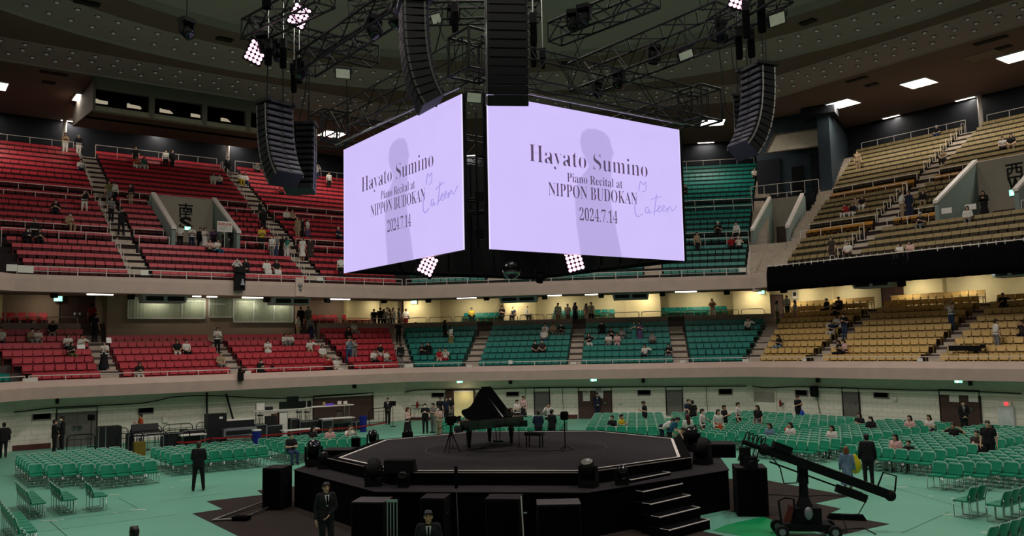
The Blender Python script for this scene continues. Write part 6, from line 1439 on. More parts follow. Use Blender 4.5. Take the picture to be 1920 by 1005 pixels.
# ------------------------------------------------------------------ people
SKINM = mat('skin', (1, 1, 1), .55, 0, .05, 12., objcol=True); CLOTH = mat('cloth', (1, 1, 1), .9, 0, .16, 14., objcol=True)
HAIRM = mat('hair', (1, 1, 1), .5, 0, .25, 40., objcol=True); SHOEM = mat('shoe', srgb(24, 23, 24), .5)
EYEM = mat('eye_dark', srgb(30, 22, 20), .4); LIPM = mat('lip', srgb(150, 84, 78), .5); MASKM = mat('mask_white', srgb(222, 222, 224), .8)
def voxel(mb, size, it=2, fac=.5):
    me = mb.mesh('tmp', [SKINM]); o = bpy.data.objects.new('tmp', me); COL.objects.link(o)
    r = o.modifiers.new('r', 'REMESH'); r.mode = 'VOXEL'; r.voxel_size = size
    if it: s = o.modifiers.new('s', 'SMOOTH'); s.iterations = it; s.factor = fac
    dg = bpy.context.evaluated_depsgraph_get(); n = bpy.data.meshes.new_from_object(o.evaluated_get(dg))
    bpy.data.objects.remove(o); bpy.data.meshes.remove(me)
    n.polygons.foreach_set('use_smooth', [True]*len(n.polygons)); n.materials.clear(); return n
def cap(mb, a, b, ra, rb=None, n=10):
    rb = ra if rb is None else rb; mb.cyl(a, b, ra, n, rb); mb.ball(a, ra, n, 6); mb.ball(b, rb, n, 6)
def pose_joints(pose, arms, lean=0., turn=0., nod=0.):
    """front is -y. Returns the joints and the upper-body transform"""
    J = {}; sit = pose == 'sit'
    pz = .52 if sit else .92; py = -.02 if sit else 0
    J['pel'] = Vector((0, py, pz))
    for s, k in ((-1, 'l'), (1, 'r')):
        if sit: hip, kn, an = (s*.09, py, pz), (s*.12, py-.42, pz+.0), (s*.12, py-.40, .09)
        elif pose == 'walk': f = -s; hip, kn, an = (s*.09, 0, pz), (s*.10, -.10 if f < 0 else -.04, .49), (s*.09, -.2 if f < 0 else .24, .09 if f < 0 else .14)
        elif pose == 'wide': hip, kn, an = (s*.09, 0, pz), (s*.14, -.02, .48), (s*.17, .0, .08)
        else: hip, kn, an = (s*.09, 0, pz), (s*.10, -.015, .49), (s*.105, .015, .08)
        J['hip'+k], J['kn'+k], J['an'+k] = Vector(hip), Vector(kn), Vector(an)
    R = Matrix.Rotation(lean, 3, 'X') @ Matrix.Rotation(turn, 3, 'Z')
    up = lambda x, y, z: J['pel']+R @ Vector((x, y, z))
    J['R'] = R; J['up'] = up
    H = R @ Matrix.Rotation(nod, 3, 'X'); J['H'] = H; J['head'] = up(0, 0, .56)+H @ Vector((0, -.015, .095)); J['hp'] = lambda x, y, z: J['head']+H @ Vector((x, y, z))
    for s, k in ((-1, 'l'), (1, 'r')):
        a = arms[0] if k == 'l' else arms[-1]
        sh = Vector((s*.175, 0, .47))
        e, w = {'down': ((.06, .03, -.28), (.08, -.05, -.53)), 'phone': ((.05, -.03, -.27), (-.11, -.26, -.17)), 'lap': ((.06, -.06, -.25), (-.07, -.30, -.36)), 'cross': ((.07, -.07, -.26), (-.24, -.19, -.24)),
                'face': ((.10, -.20, -.16), (-.09, -.26, .13)), 'back': ((.09, .09, -.25), (-.10, .16, -.46)), 'out': ((.2, -.04, -.2), (.42, -.10, -.28)), 'up': ((.14, -.05, .16), (-.02, -.04, .34)), 'front': ((.03, -.18, -.22), (-.02, -.42, -.2)), 'fold': ((.05, -.06, -.27), (-.15, -.16, -.44)), 'wing': ((.26, .02, -.08), (.02, .06, .1))}[a]
        J['sh'+k] = up(*sh); J['el'+k] = up(*(sh+Vector((s*e[0], e[1], e[2])))); J['wr'+k] = up(*(sh+Vector((s*w[0], w[1], w[2]))))
    return J
def hand(mb, J, k):
    w = J['wr'+k]; d = (w-J['el'+k]).normalized(); s = -1 if k == 'l' else 1
    inw = J['R'] @ Vector((-s, 0, 0)); sd = d.cross(inw); sd = sd.normalized() if sd.length > .1 else Vector((0, -1, 0)); nn = sd.cross(d).normalized()
    if nn.dot(inw) < 0: nn = -nn
    p = w+d*.045
    for q in (-.024, -.008, .008, .024): cap(mb, w+sd*q*.5, w+d*.085+sd*q, .0145, .0135, 8)
    for i, (q, L) in enumerate(((-.033, .058), (-.011, .070), (.011, .074), (.033, .064))):
        a = w+d*.09+sd*q*.95; b = a+d*L*.55+nn*.012+sd*q*.12; c = b+d*L*.4+nn*.028; cap(mb, a, b, .0092, .0088, 7); cap(mb, b, c, .0088, .0078, 7)
    t = sd if s > 0 else sd
    a = w+d*.03+sd*.03; b = a+d*.035+sd*.028+nn*.012; c = b+d*.032+sd*.006+nn*.014; cap(mb, a, b, .0125, .011, 7); cap(mb, b, c, .0105, .009, 7)
_pc = {}
def get(kind, *key):
    k = (kind,)+key
    if k not in _pc: _pc[k] = globals()['mk_'+kind](*key)
    return _pc[k]
def trunk(mb, J, g=0., hem=0.):
    up = J['up']
    for s in (-1, 1):
        cap(mb, up(s*.065, .0, .06-hem), up(s*.06, .0, .2), .105+g, .098+g); cap(mb, up(s*.06, .0, .2), up(s*.085, -.005, .38), .098+g, .105+g); cap(mb, up(s*.085, 0, .38), up(s*.155, .0, .465), .09+g, .062+g)
    cap(mb, up(-.1, .01, .45), up(.1, .01, .45), .075+g)
def mk_body(pose, arms, lean, turn, nod):
    J = pose_joints(pose, arms, lean, turn, nod); m = MB(); trunk(m, J)
    cap(m, J['hipl'], J['hipr'], .11)
    for k in 'lr':
        cap(m, J['hip'+k], J['kn'+k], .086, .058); cap(m, J['kn'+k], J['an'+k].lerp(J['kn'+k], .6), .056, .058); cap(m, J['an'+k].lerp(J['kn'+k], .6), J['an'+k], .058, .038)
        cap(m, J['an'+k]+Vector((0, .02, -.035)), J['an'+k]+Vector((0, -.14, -.05)), .035, .028)
        cap(m, J['sh'+k], J['el'+k], .052, .04); cap(m, J['el'+k], J['wr'+k], .041, .026); hand(m, J, k)
    cap(m, J['up'](0, .01, .46), J['hp'](0, .015, -.08), .056, .052)
    hp = J['hp']; H = J['H']
    m.ball(hp(0, .01, .02), 1, 16, 12, (.077, .095, .105), H); m.ball(hp(0, -.03, -.055), 1, 14, 10, (.058, .062, .062), H); m.ball(hp(0, -.055, .0), 1, 12, 8, (.062, .045, .08), H)
    cap(m, hp(0, -.098, .012), hp(0, -.116, -.022), .009, .014, 7); m.ball(hp(0, -.096, -.055), 1, 8, 6, (.026, .012, .012), H); m.ball(hp(0, -.08, -.1), 1, 8, 6, (.025, .018, .018), H)
    for s in (-1, 1): m.ball(hp(s*.079, .01, -.005), 1, 8, 6, (.012, .022, .032), H); m.ball(hp(s*.032, -.088, .045), 1, 8, 6, (.026, .014, .01), H)
    me = voxel(m, .0078, 3, .4); [me.materials.append(x) for x in (SKINM, EYEM, LIPM)]
    Hi = H.inverted(); hd = J['head']
    for p in me.polygons:
        c = Hi @ (Vector(p.center)-hd)
        if c.y < -.06:
            for s in (-1, 1):
                if (c.x-s*.032)**2/.014**2+(c.z-.018)**2/.0075**2 < 1 or (c.x-s*.034)**2/.024**2+(c.z-.042)**2/.006**2 < 1: p.material_index = 1
            if c.x**2/.024**2+(c.z+.056)**2/.008**2 < 1: p.material_index = 2
    me.name = 'body'; return me
def mk_top(style, pose, arms, lean, turn):
    J = pose_joints(pose, arms, lean, turn); m = MB(); hem = {'tee': .02, 'long': .02, 'jacket': .12 if pose != 'sit' else .04, 'vest': .02}[style]
    trunk(m, J, .016 if style != 'jacket' else .024, hem); cap(m, J['hipl']+Vector((0, 0, .06-hem)), J['hipr']+Vector((0, 0, .06-hem)), .125)
    for k in 'lr':
        a, b, c = J['sh'+k], J['el'+k], J['wr'+k]
        if style == 'vest': continue
        if style == 'tee': cap(m, a, a.lerp(b, .62), .068, .062)
        else: cap(m, a, b, .068, .055); cap(m, b, b.lerp(c, .86), .054, .044)
    me = voxel(m, .013, 3); me.materials.append(CLOTH); me.name = style; return me
def mk_bottom(style, pose, arms, lean):
    J = pose_joints(pose, arms, lean); m = MB(); cap(m, J['hipl'], J['hipr'], .124); cap(m, J['hipl']+Vector((0, 0, .1)), J['hipr']+Vector((0, 0, .1)), .118)
    if style in ('trousers', 'shorts'):
        for k in 'lr':
            cap(m, J['hip'+k], J['kn'+k], .102, .074)
            if style == 'trousers': cap(m, J['kn'+k], J['an'+k]+Vector((0, 0, .0)), .072, .058)
    else:
        L = .1 if style == 'dress' else .34
        if pose == 'sit':
            for x in (-.11, -.04, .04, .11): cap(m, J['pel']+Vector((x*.8, 0, 0)), J['pel']+Vector((x*1.25, -.43, 0)), .1, .09); cap(m, J['pel']+Vector((x*1.25, -.43, 0)), Vector((x*1.3, J['pel'].y-.43, L)), .085, .09)
        else: m.lathe((0, 0, 0), [(.02, 1.02), (.13, 1.0), (.165, .88), (.2, .65), (.25 if L > .2 else .29, L), (.02, L)], 20)
    me = voxel(m, .014, 3); me.materials.append(CLOTH); me.name = style; return me
def mk_shoes(pose):
    J = pose_joints(pose, ('down', 'down')); m = MB()
    for k in 'lr': cap(m, J['an'+k]+Vector((0, .03, -.035)), J['an'+k]+Vector((0, -.16, -.045)), .046, .036)
    me = voxel(m, .012, 2); me.materials.append(SHOEM)
    for v in me.vertices:
        if v.co.z < .0 and pose != 'walk': v.co.z = 0.
    me.name = 'shoes'; return me
def mk_hair(style, pose, arms, lean, turn, nod):
    J = pose_joints(pose, arms, lean, turn, nod); hp = J['hp']; H = J['H']; m = MB()
    m.ball(hp(0, .022, .045), 1, 16, 12, (.088, .104, .094), H); m.ball(hp(0, .05, -.01), 1, 14, 10, (.078, .068, .075), H)
    if style != 'short':
        z = -.11 if style == 'bob' else -.3
        for s in (-1, 1): cap(m, hp(s*.07, .0, .05), hp(s*.078, .015, z*.8), .028, .03)
        for x in (-.045, 0, .045): cap(m, hp(x, .07, .0), hp(x*1.1, .085+(.02 if style == 'long' else 0), z), .045, .042)
    for x in (-.05, -.017, .017, .05): cap(m, hp(x, -.03, .115), hp(x*1.2, -.082, .078), .026, .018)
    me = voxel(m, .012, 2); me.materials.append(HAIRM); me.name = 'hair'; return me
def mk_mask(pose, arms, lean, turn, nod):
    J = pose_joints(pose, arms, lean, turn, nod); hp = J['hp']; m = MB(); m.ball(hp(0, -.055, -.055), 1, 14, 10, (.066, .072, .056), J['H']); me = m.mesh('face_mask', MASKM, True); return me
def mk_cap(pose, arms, lean, turn, nod):
    J = pose_joints(pose, arms, lean, turn, nod); hp = J['hp']; m = MB(); m.ball(hp(0, .015, .07), 1, 16, 10, (.096, .112, .085), J['H']); m.ball(hp(0, -.12, .055), 1, 12, 6, (.07, .07, .012), J['H']); me = m.mesh('cap', CLOTH, True); return me
def mk_suit(pose, arms, lean, turn):
    J = pose_joints(pose, arms, lean, turn); up = J['up']; m = MB()
    m.hull([up(-.055, -.105, .5), up(.055, -.105, .5), up(.012, -.142, .24), up(-.012, -.142, .24)], [up(-.05, -.06, .5), up(.05, -.06, .5), up(.01, -.1, .24), up(-.01, -.1, .24)])
    t = MB(); t.hull([up(-.016, -.115, .49), up(.016, -.115, .49), up(.024, -.148, .3), up(0, -.150, .26), up(-.024, -.148, .3)], [up(-.014, -.1, .49), up(.014, -.1, .49), up(.02, -.13, .3), up(0, -.13, .26), up(-.02, -.13, .3)])
    return m.mesh('shirt_front', mat('shirt_white', srgb(226, 226, 224), .8)), t.mesh('tie', BLK2)
PC = {'w': (215, 210, 202), 'k': (24, 23, 26), 'n': (26, 32, 56), 'g': (120, 118, 116), 'b': (104, 130, 152), 'r': (158, 34, 40), 'y': (204, 176, 44), 'p': (208, 170, 164), 't': (158, 134, 108), 'o': (190, 76, 34), 'e': (46, 110, 100), 'v': (84, 62, 96), 'd': (52, 68, 100), 'l': (110, 104, 62), 'h': (58, 48, 46), 'q': (36, 90, 118)}
PN = {'w': 'white', 'k': 'black', 'n': 'navy', 'g': 'grey', 'b': 'pale blue', 'r': 'red', 'y': 'yellow', 'p': 'pink', 't': 'beige', 'o': 'orange', 'e': 'teal', 'v': 'purple', 'd': 'denim', 'l': 'olive', 'h': 'dark brown', 'q': 'blue'}
SKINS = [(206, 164, 138), (194, 150, 122), (214, 176, 150)]
def person(loc, yaw, pose='stand', arms=('down', 'down'), top='w', tstyle='tee', bot='k', bstyle='trousers', hair='short', hcol=(22, 17, 15), ex='', lean=0., turn=0., nod=0., sc=1., label='', group='people', skin=None):
    global _np
    arms = tuple(arms) if not isinstance(arms, str) else (arms, arms)
    b = link('person', get('body', pose, arms, lean, turn, nod), None, loc, yaw); b.scale = (sc,)*3; b.color = (*srgb(*(skin or random.choice(SKINS))), 1)
    def ch(name, me, c=None):
        o = link(name, me, b)
        if c: o.color = (*srgb(*c), 1)
        return o
    ch('shirt' if tstyle != 'jacket' else 'jacket', get('top', tstyle, pose, arms, lean, turn), PC[top])
    ch({'trousers': 'trousers', 'shorts': 'shorts'}.get(bstyle, 'skirt'), get('bottom', bstyle, pose, arms, lean), PC[bot])
    ch('shoes', get('shoes', pose)); ch('hair', get('hair', hair, pose, arms, lean, turn, nod), hcol)
    if 'm' in ex: ch('face_mask', get('mask', pose, arms, lean, turn, nod))
    if 'c' in ex: ch('cap', get('cap', pose, arms, lean, turn, nod), (225, 222, 215))
    if 's' in ex:
        a, t = get('suit', pose, arms, lean, turn); ch('shirt_front', a); ch('tie', t)
    tag(b, label, 'person', group); return b
# ---- people of the stands: x, y of the head top; place; pose; clothes; hair
PEOPLE = '''123,251 us sp t w long|148,253 us sd k w short c|152,299 us ip w n long|105,371 us ip k k short|159,358 us sf k w.s short|205,343 us sd l g long|214,345 us sd w k short|209,370 us sd g k long|66,405 us il k k short|51,424 us ip k k bob m|74,424 us ip k k bob|130,397 us ip t t short m|228,390 us sf k k.j short|246,347 us sd k t bob
255,271 us sd k k short|255,294 us ip o w bob|270,294 us il e w bob|311,280 us sd w k short|323,283 us sd k k bob|400,323 us il w w long|411,323 us ip w n bob|427,296 us sd k k.j short s|450,322 us il w y long|460,323 us il w d bob|482,306 us il g k short|528,346 us iw r k short|594,309 us sf w d short|617,323 us sd w k short|488,376 us sd k k short|494,395 us sd k k long|537,387 us il w k short|548,387 us il t k bob|558,404 us sd t t bob|566,409 us sd k k long|577,406 us sd w v.l long|634,428 us il n n short c
338,422 up sd w k short|360,422 up sp w n long|384,425 up sp w w.l long|400,427 up sp v k short|376,431 up sd k k short|434,424 up sd k k short|446,428 up sd w k short|421,433 up sd k k bob|394,445 us ip p k bob|407,447 us ip w q bob|491,428 us sp y k short|510,438 us sd w g short|518,444 us sd g d short|528,441 us sd k k long|537,439 us sd e w bob|567,443 us sd w w.l long|582,441 us sd h h.l short|445,481 us if w k short m|461,482 us il k k bob|500,484 us il w w.l bob|518,486 us il k w.l long|639,479 us sd w k short m
1414,311 uw0 il w k long|1346,414 uw0 ip k k short c|1380,422 uw0 sd w k short|1370,441 uw0 if r k short|1384,443 uw0 if w k short c|1306,427 uw0 sd t k long|1284,341 uw0 il k k short
1607,280 uw sd t t short|1756,235 uw il k d short c|1768,276 uw il t k bob|1879,255 uw il w k short|1895,249 uw il k t bob|1689,357 uw sd w t short|1703,357 uw sd n n.x long|1730,353 uw il k t bob|1603,366 uw il t w bob|1616,367 uw il k w long|1585,382 uw ip r w bob|1599,382 uw il k w bob|1726,398 uw ip k g short c|1813,382 uw il w g bob|1843,357 upw sp k k.l long|1687,452 uw ip w k bob|1707,450 uw ip p k bob|1589,450 uw il w h short|1558,446 uw sd h h long
59,618 ls ip t g short m|71,618 ls ip w g short|99,606 ls il k g short|127,632 ls ip w k long|134,633 ls ip k l long|153,630 ls iw w k short|2,611 ls il w n short|196,634 ls sp w k.x long|173,578 ls sd r k short|179,583 ls sd n k short|261,683 ls ip k w bob|332,640 ls il k w long|349,638 ls il w k short|408,608 ls sp w k bob|413,664 ls il t g short|488,674 ls ip k k short m|502,637 ls ip w w.l bob m|534,627 ls ip w g bob|544,627 ls ip w h short|581,636 ls iw w t long|604,648 ls il w t long|559,591 ls sd w t short|564,577 ls sd k k short|578,575 ls sd g g short|582,592 ls sd g n.x bob|614,672 ls if r k short|630,672 ls il w w.l short c
653,609 ls il k k long|663,607 ls il w g short|654,636 ls sf b d short|664,638 ls sp g g short|700,656 ls ip w k short|712,647 ls il k w short|724,656 ls ip w g short|751,644 ls sd k g.j short s|701,580 lk sd k k short|713,579 lk sd k n short|719,585 lk sp w k bob|726,580 lk sf w g short m|731,589 lk sd t h bob|748,577 lk sd g n short|761,580 lk sd w r short|778,587 ls ip g k long|747,603 ls sd k k short|737,587 lk sd g g long
792,644 lw0 ip k k long|804,644 lw0 if k k bob|825,653 lw0 il r p long|836,652 lw0 if w r short|834,599 lw0 sd k k long|845,605 lw0 sd w l.l bob|884,582 lk0 ip y k short|942,581 lk0 ip k k long|962,576 lk0 il n k short|989,581 lk0 il w k short|1046,568 lk0 sd w t short|1064,570 lk0 sp w g short|1078,570 lk0 sd n n.x bob|1099,568 lk0 sd t p bob|1108,565 lk0 sp w k short|1022,607 lw0 il w y bob|1037,609 lw0 ip t g long|1052,605 lw0 ip k g short m|1020,619 lw0 il w d short c|1003,640 lw0 il k k bob m|1016,639 lw0 il h k short|1129,607 lw0 if k k bob|1144,608 lw0 ip k k long|1166,616 lw0 ip g g bob|1188,606 lw0 sp e e.l bob|1199,606 lw0 sp v v.x bob|1103,627 lw0 iw k w bob|1141,628 lw0 ip w g bob|1157,627 lw0 ip p p bob|1223,625 lw0 ip g k short|1209,646 lw0 iw w k bob|1254,645 lw0 ip k g long|1402,596 lw0 iw w k short|1335,565 lk0 sf t w short
1456,561 lw sd w l bob|1475,557 lw sd w k short|1490,561 lw sd w t bob|1461,630 lw ip k b long|1550,559 lw il k k short m|1566,563 lw ip k k short m|1573,561 lw ip h k short|1559,596 lw ip n w short|1569,594 lw ip w k long|1582,591 lw sp k d short m|1574,635 lw ip k k bob|1583,635 lw ip p k bob|1782,571 lw sf w d short c|1866,598 lw sd w g short|1880,550 lw iw k k short|1917,601 lw if h k short'''
ARM = {'p': ('phone', 'phone'), 'd': ('down', 'down'), 'l': ('lap', 'lap'), 'f': ('face', 'face'), 'w': ('phone', 'wing')}
TS = {'us': 'south', 'up': 'south', 'uw': 'west', 'upw': 'west', 'uw0': 'southwest', 'ls': 'south', 'lw': 'west', 'lw0': 'southwest', 'lk': 'south', 'lk0': 'southwest'}
used = {}
def uniq(lab, alt):
    for q in [lab]+alt:
        if q not in used: used[q] = 1; return q
    i = 1
    while True:
        q = '%s, %s of them' % (lab, orde(i))
        if q not in used: used[q] = 1; return q
        i += 1
def place(px, py, pl, sit):
    s = TS[pl]; n = nrm(s); cand = []
    if pl[0] == 'l':
        nr = 10 if s == 'west' else 7
        if pl[1] == 'k': cand = [(36.65, 6.75, 20)] if sit else [(34.5, WALKZ, 20), (35.2, WALKZ, 20)]
        else: cand = [(LR[i]-(.17 if sit else .5), LF[i], i) for i in range(nr)]+([(34.6, WALKZ, 20)] if not sit and s != 'west' else [])
    else:
        if pl in ('up', 'upw'): cand = [(r, UF[5], 5) for r in (33.9, 34.8, 35.8)]
        else: cand = [(UR[i]-(.15 if sit else .45), UF[i], i) for i in range(21)]
    best = None
    for r, z, i in cand:
        p = atn(px, py, n, r); e = abs(p.z-(z+(1.3 if sit else 1.69)))
        if best is None or e < best[0]: best = (e, Vector((p.x, p.y, z-(.0 if pl[0] == 'l' else (.04 if sit else 0)))), i, p.dot(tng(s)))
    return best, s
random.seed(3)
perr = []
for ent in PEOPLE.replace('\n', '|').split('|'):
    f = ent.split(); px, py = map(float, f[0].split(',')); pl, po, tp, bt = f[1:5]; hr = f[5]; ex = f[6] if len(f) > 6 else ''
    sit = po[0] == 'i'; (e, loc, row, u), s = place(px, py, pl, sit); perr.append(round(e, 2))
    bc, _, bs = bt.partition('.'); ts = 'jacket' if bs == 'j' else random.choice(('tee', 'tee', 'long'))
    bst = {'s': 'shorts', 'l': 'skirt', 'x': 'dress'}.get(bs, 'trousers')
    yaw = SANG[s]-PI/2+random.uniform(-.35, .35)+(random.choice((0, .8, -.8, 2.6)) if not sit and po[1] == 'd' else 0)
    near = 'upper' if pl[0] == 'u' else 'lower'; colr = {'south': 'red', 'west': 'tan', 'southwest': 'teal'}[s]
    bn = {'trousers': 'trousers', 'shorts': 'shorts', 'skirt': 'skirt', 'dress': 'long skirt'}[bst]
    act = {'p': 'holding something in both hands', 'l': 'hands in lap', 'f': 'hands raised to face', 'w': 'one arm bent out', 'd': 'arms down'}[po[1]]
    wh = ('on walkway,' if row == 20 else 'in entrance,' if pl[:2] == 'up' else '%s row,' % orde(row))
    wearing = '%s top and %s %s' % (PN[tp], PN[bc], bn)
    lab = 'person %s in %s, %s %s %s stand' % ('sitting' if sit else 'standing', wearing, wh, near, colr)
    hh = {'short': 'short hair', 'bob': 'bobbed hair', 'long': 'long hair'}[hr]
    base = 'person with %s, %s top, %s, %s %s %s stand' % (hh, PN[tp], 'sitting' if sit else 'standing', wh, near, colr)
    lab = uniq(lab, [base])
    person(loc, yaw, 'sit' if sit else random.choice(('stand', 'stand', 'wide')), ARM[po[1]], tp, ts, bc, bst, hr, random.choice(((22, 17, 15), (30, 22, 18), (44, 30, 24))), ex, 0.06 if sit and po[1] == 'p' else 0., 0., .2 if po[1] == 'p' else 0., random.uniform(.95, 1.03), lab, 'people in the %s %s stand' % (near, colr))
print('PEOPLE', len(perr), sorted(perr)[-12:])
# ---- people on the floor
def chair_near(p):
    return min(cv, key=lambda c: (c[1][3]-p.x)**2+(c[1][4]-p.y)**2)[1]
def floorp(px, py, lab, pose='stand', yaw=None, h=None, sc=1., z=0., near=True, **k):
    h = h or (1.3 if pose == 'sit' else 1.69); p = atz(px, py, z+h*sc); loc = Vector((p.x, p.y, z))
    fy = math.atan2(-p.y, -p.x)+PI/2
    if pose == 'sit' and near:
        c = chair_near(p); loc = Vector((c[3], c[4], 0)); fy = c[5]
    return person(loc, fy if yaw is None else yaw, pose, label=lab, group='people on the arena floor', sc=sc, **k)
toC = lambda d=0: math.atan2(FWD.y, FWD.x)-PI/2+d      # facing the camera
aw = lambda d=0: toC(d)+PI
SU = dict(tstyle='jacket', top='k', bot='k')
floorp(8, 793, 'guard in black suit walking at the left edge by the fire extinguisher', 'walk', aw(.6), ex='s', arms='down', **SU)
floorp(103, 787, 'black-suited steward standing before the chairs, seen from the side', 'stand', aw(-.9), arms='fold', ex='s', **SU)
floorp(117, 781, 'steward in black suit and white mask beside the grey double door', 'stand', toC(-.7), arms='fold', ex='ms', **SU)
floorp(264, 776, 'person in orange top reading behind the mixing console', 'stand', toC(-.9), arms='phone', top='o', bot='g')
floorp(373, 829, 'steward in black standing alone on green floor, seen from behind', 'wide', aw(.25), arms='fold', hcol=(58, 52, 48), **SU)
floorp(611, 906, 'person in dark jacket and pale shirt before the stage skirt', 'walk', toC(.5), h=1.68, arms=('down', 'fold'), top='k', tstyle='jacket', bot='k', ex='s')
floorp(803, 957, 'security man in black suit and tie at bottom of the frame', 'stand', toC(.1), h=1.7, arms='down', ex='s', skin=(190, 140, 104), **SU)
floorp(252, 989, 'dark-haired person whose head top shows at bottom left', 'stand', aw(.5), top='k', bot='k')
floorp(535, 812, 'person in black sitting in the third chair block, forearms crossed', 'sit', arms='cross', top='k', bot='d')
floorp(598, 800, 'person in black and white top sitting left of pair in pink', 'sit', arms='lap', top='k', bot='w', hair='long', turn=.5)
floorp(614, 800, 'person in pale pink top sitting near the mixing tables', 'sit', arms='lap', top='p', bot='w')
floorp(738, 792, 'person in white crouching over chairs left of the stage', 'sit', arms='face', top='w', bot='k')
floorp(727, 746, 'guard in black suit standing right of the wide brown door', 'stand', toC(.2), arms='fold', ex='s', **SU)
floorp(764, 764, 'person with reddish hair in a cream cardigan over black', 'stand', toC(1.3), arms='phone', top='p', tstyle='long', bot='k', bstyle='skirt', hair='bob', hcol=(88, 38, 30))
for k, (x, y, t, b, hr, ar, ex, lab) in enumerate([(797, 757, 'k', 'k', 'short', 'phone', 'm', 'person in black and white mask left of the lit doorway'), (812, 756, 'g', 'g', 'short', 'phone', '', 'person in grey between two others left of the lit doorway'), (823, 762, 'p', 't', 'bob', 'phone', 'm', 'person in pinkish coat and mask before the lit doorway crowd'),
        (825, 745, 'k', 'k', 'short', 'down', '', 'person in black behind the pinkish coat'), (836, 745, 'n', 'k', 'bob', 'down', '', 'person in navy in the crowd left of the lit doorway'), (844, 744, 'k', 'g', 'short', 'down', 'm', 'masked person in black at edge of the lit doorway'), (858, 738, 'k', 'd', 'short', 'down', '', 'person in black T-shirt and jeans before the lit doorway'), (866, 731, 'h', 'k', 'short', 'down', '', 'person in brown inside the lit doorway'),
        (877, 735, 'k', 'k', 'short', 'down', '', 'person in black at right of the lit doorway'), (884, 735, 'w', 'k', 'short', 'down', 'm', 'masked person in white at right of the lit doorway')]):
    floorp(x, y, lab, 'stand', toC(random.uniform(-.7, .7)), arms=ar, top=t, bot=b, hair=hr, ex=ex)
floorp(860, 789, 'masked person in black sitting behind the stage edge by the tripod', 'sit', toC(.3), arms='lap', top='k', bot='k', ex='m', near=False)
floorp(969, 750, 'person in white and grey vest standing right of the piano lid', 'stand', toC(.6), arms='phone', top='w', bot='k')
floorp(981, 743, 'person in pink cardigan over black right of the piano lid', 'stand', toC(-.7), arms='down', top='p', tstyle='long', bot='k', bstyle='skirt')
floorp(957, 764, 'person in black sitting just behind the piano lid', 'sit', arms='lap', top='k', bot='k', hair='bob')
floorp(1009, 774, 'person in dark teal sweater behind the piano bench, back turned', 'stand', aw(.1), h=1.6, arms='lap', top='n', tstyle='long', bot='k')
floorp(1028, 756, 'person in white taking a photo behind the stage', 'stand', toC(.0), arms='face', top='w', tstyle='long', bot='k')
floorp(1034, 772, 'crew member in black with orange armband behind the stage', 'stand', aw(-.7), h=1.6, arms='fold', **SU)
floorp(1119, 737, 'guard in navy suit before the brown doors with notices', 'stand', toC(.1), arms='fold', ex='s', top='n', tstyle='jacket', bot='n')
floorp(1148, 779, 'person in black sitting at back edge of stage, turned left', 'sit', toC(-.6), arms='lap', top='k', bot='k', near=False)
floorp(1164, 777, 'person in yellow floral top sitting by the stage back edge', 'sit', toC(.9), arms='phone', top='y', bot='l', near=False)
floorp(1208, 752, 'person in black standing among teal chairs, looking down', 'stand', toC(-1.4), arms='phone', top='k', bot='k', nod=.4)
floorp(1290, 749, 'person in black and grey standing before the scuffed grey door', 'stand', toC(.3), arms='cross', top='n', bot='g')
floorp(1298, 751, 'person in black half hidden beside the scuffed grey door', 'stand', aw(.3), top='k', bot='k')
floorp(1240, 785, 'person in pale shirt with navy backpack bending over chairs', 'stand', toC(1.2), lean=.95, arms='front', top='w', bot='n', h=1.38)
floorp(1254, 783, 'person in blue T-shirt bending at right back of stage', 'stand', toC(1.2), lean=.6, arms='front', top='q', bot='k', h=1.55)
floorp(1289, 780, 'person with dark red hair in white near the stage corner', 'stand', aw(.2), arms='down', top='w', bot='k', hair='long', hcol=(70, 24, 22), h=1.62)
floorp(1281, 802, 'person kneeling in black and pink at right stage corner', 'sit', toC(-1.), arms='face', top='k', bot='k', near=False)
floorp(1296, 803, 'crew member in black sitting by the right stage corner', 'sit', aw(.2), arms='lap', top='k', bot='k', near=False, hair='bob')
floorp(1316, 767, 'masked person in pale shirt walking between teal chairs', 'walk', toC(1.0), arms=('down', 'out'), top='w', tstyle='long', bot='k', ex='m')
floorp(1346, 768, 'person in white top and rust skirt among the chairs', 'stand', toC(.3), arms='down', top='w', tstyle='long', bot='o', bstyle='skirt', hair='long')
floorp(1357, 760, 'person in black with white motif behind the rust skirt', 'stand', toC(.8), arms='phone', top='k', bot='k')
floorp(1383, 755, 'person in white T-shirt with a dark shoulder bag among chairs', 'walk', toC(1.), arms='down', top='w', bot='k')
floorp(1420, 760, 'person with long hair in black top and grey skirt walking', 'walk', toC(-1.), arms='down', top='k', bot='g', bstyle='skirt', hair='long', hcol=(52, 26, 22))
floorp(1495, 742, 'person in black with a blue bag by the wall speaker', 'stand', toC(.4), arms='phone', top='k', bot='k')
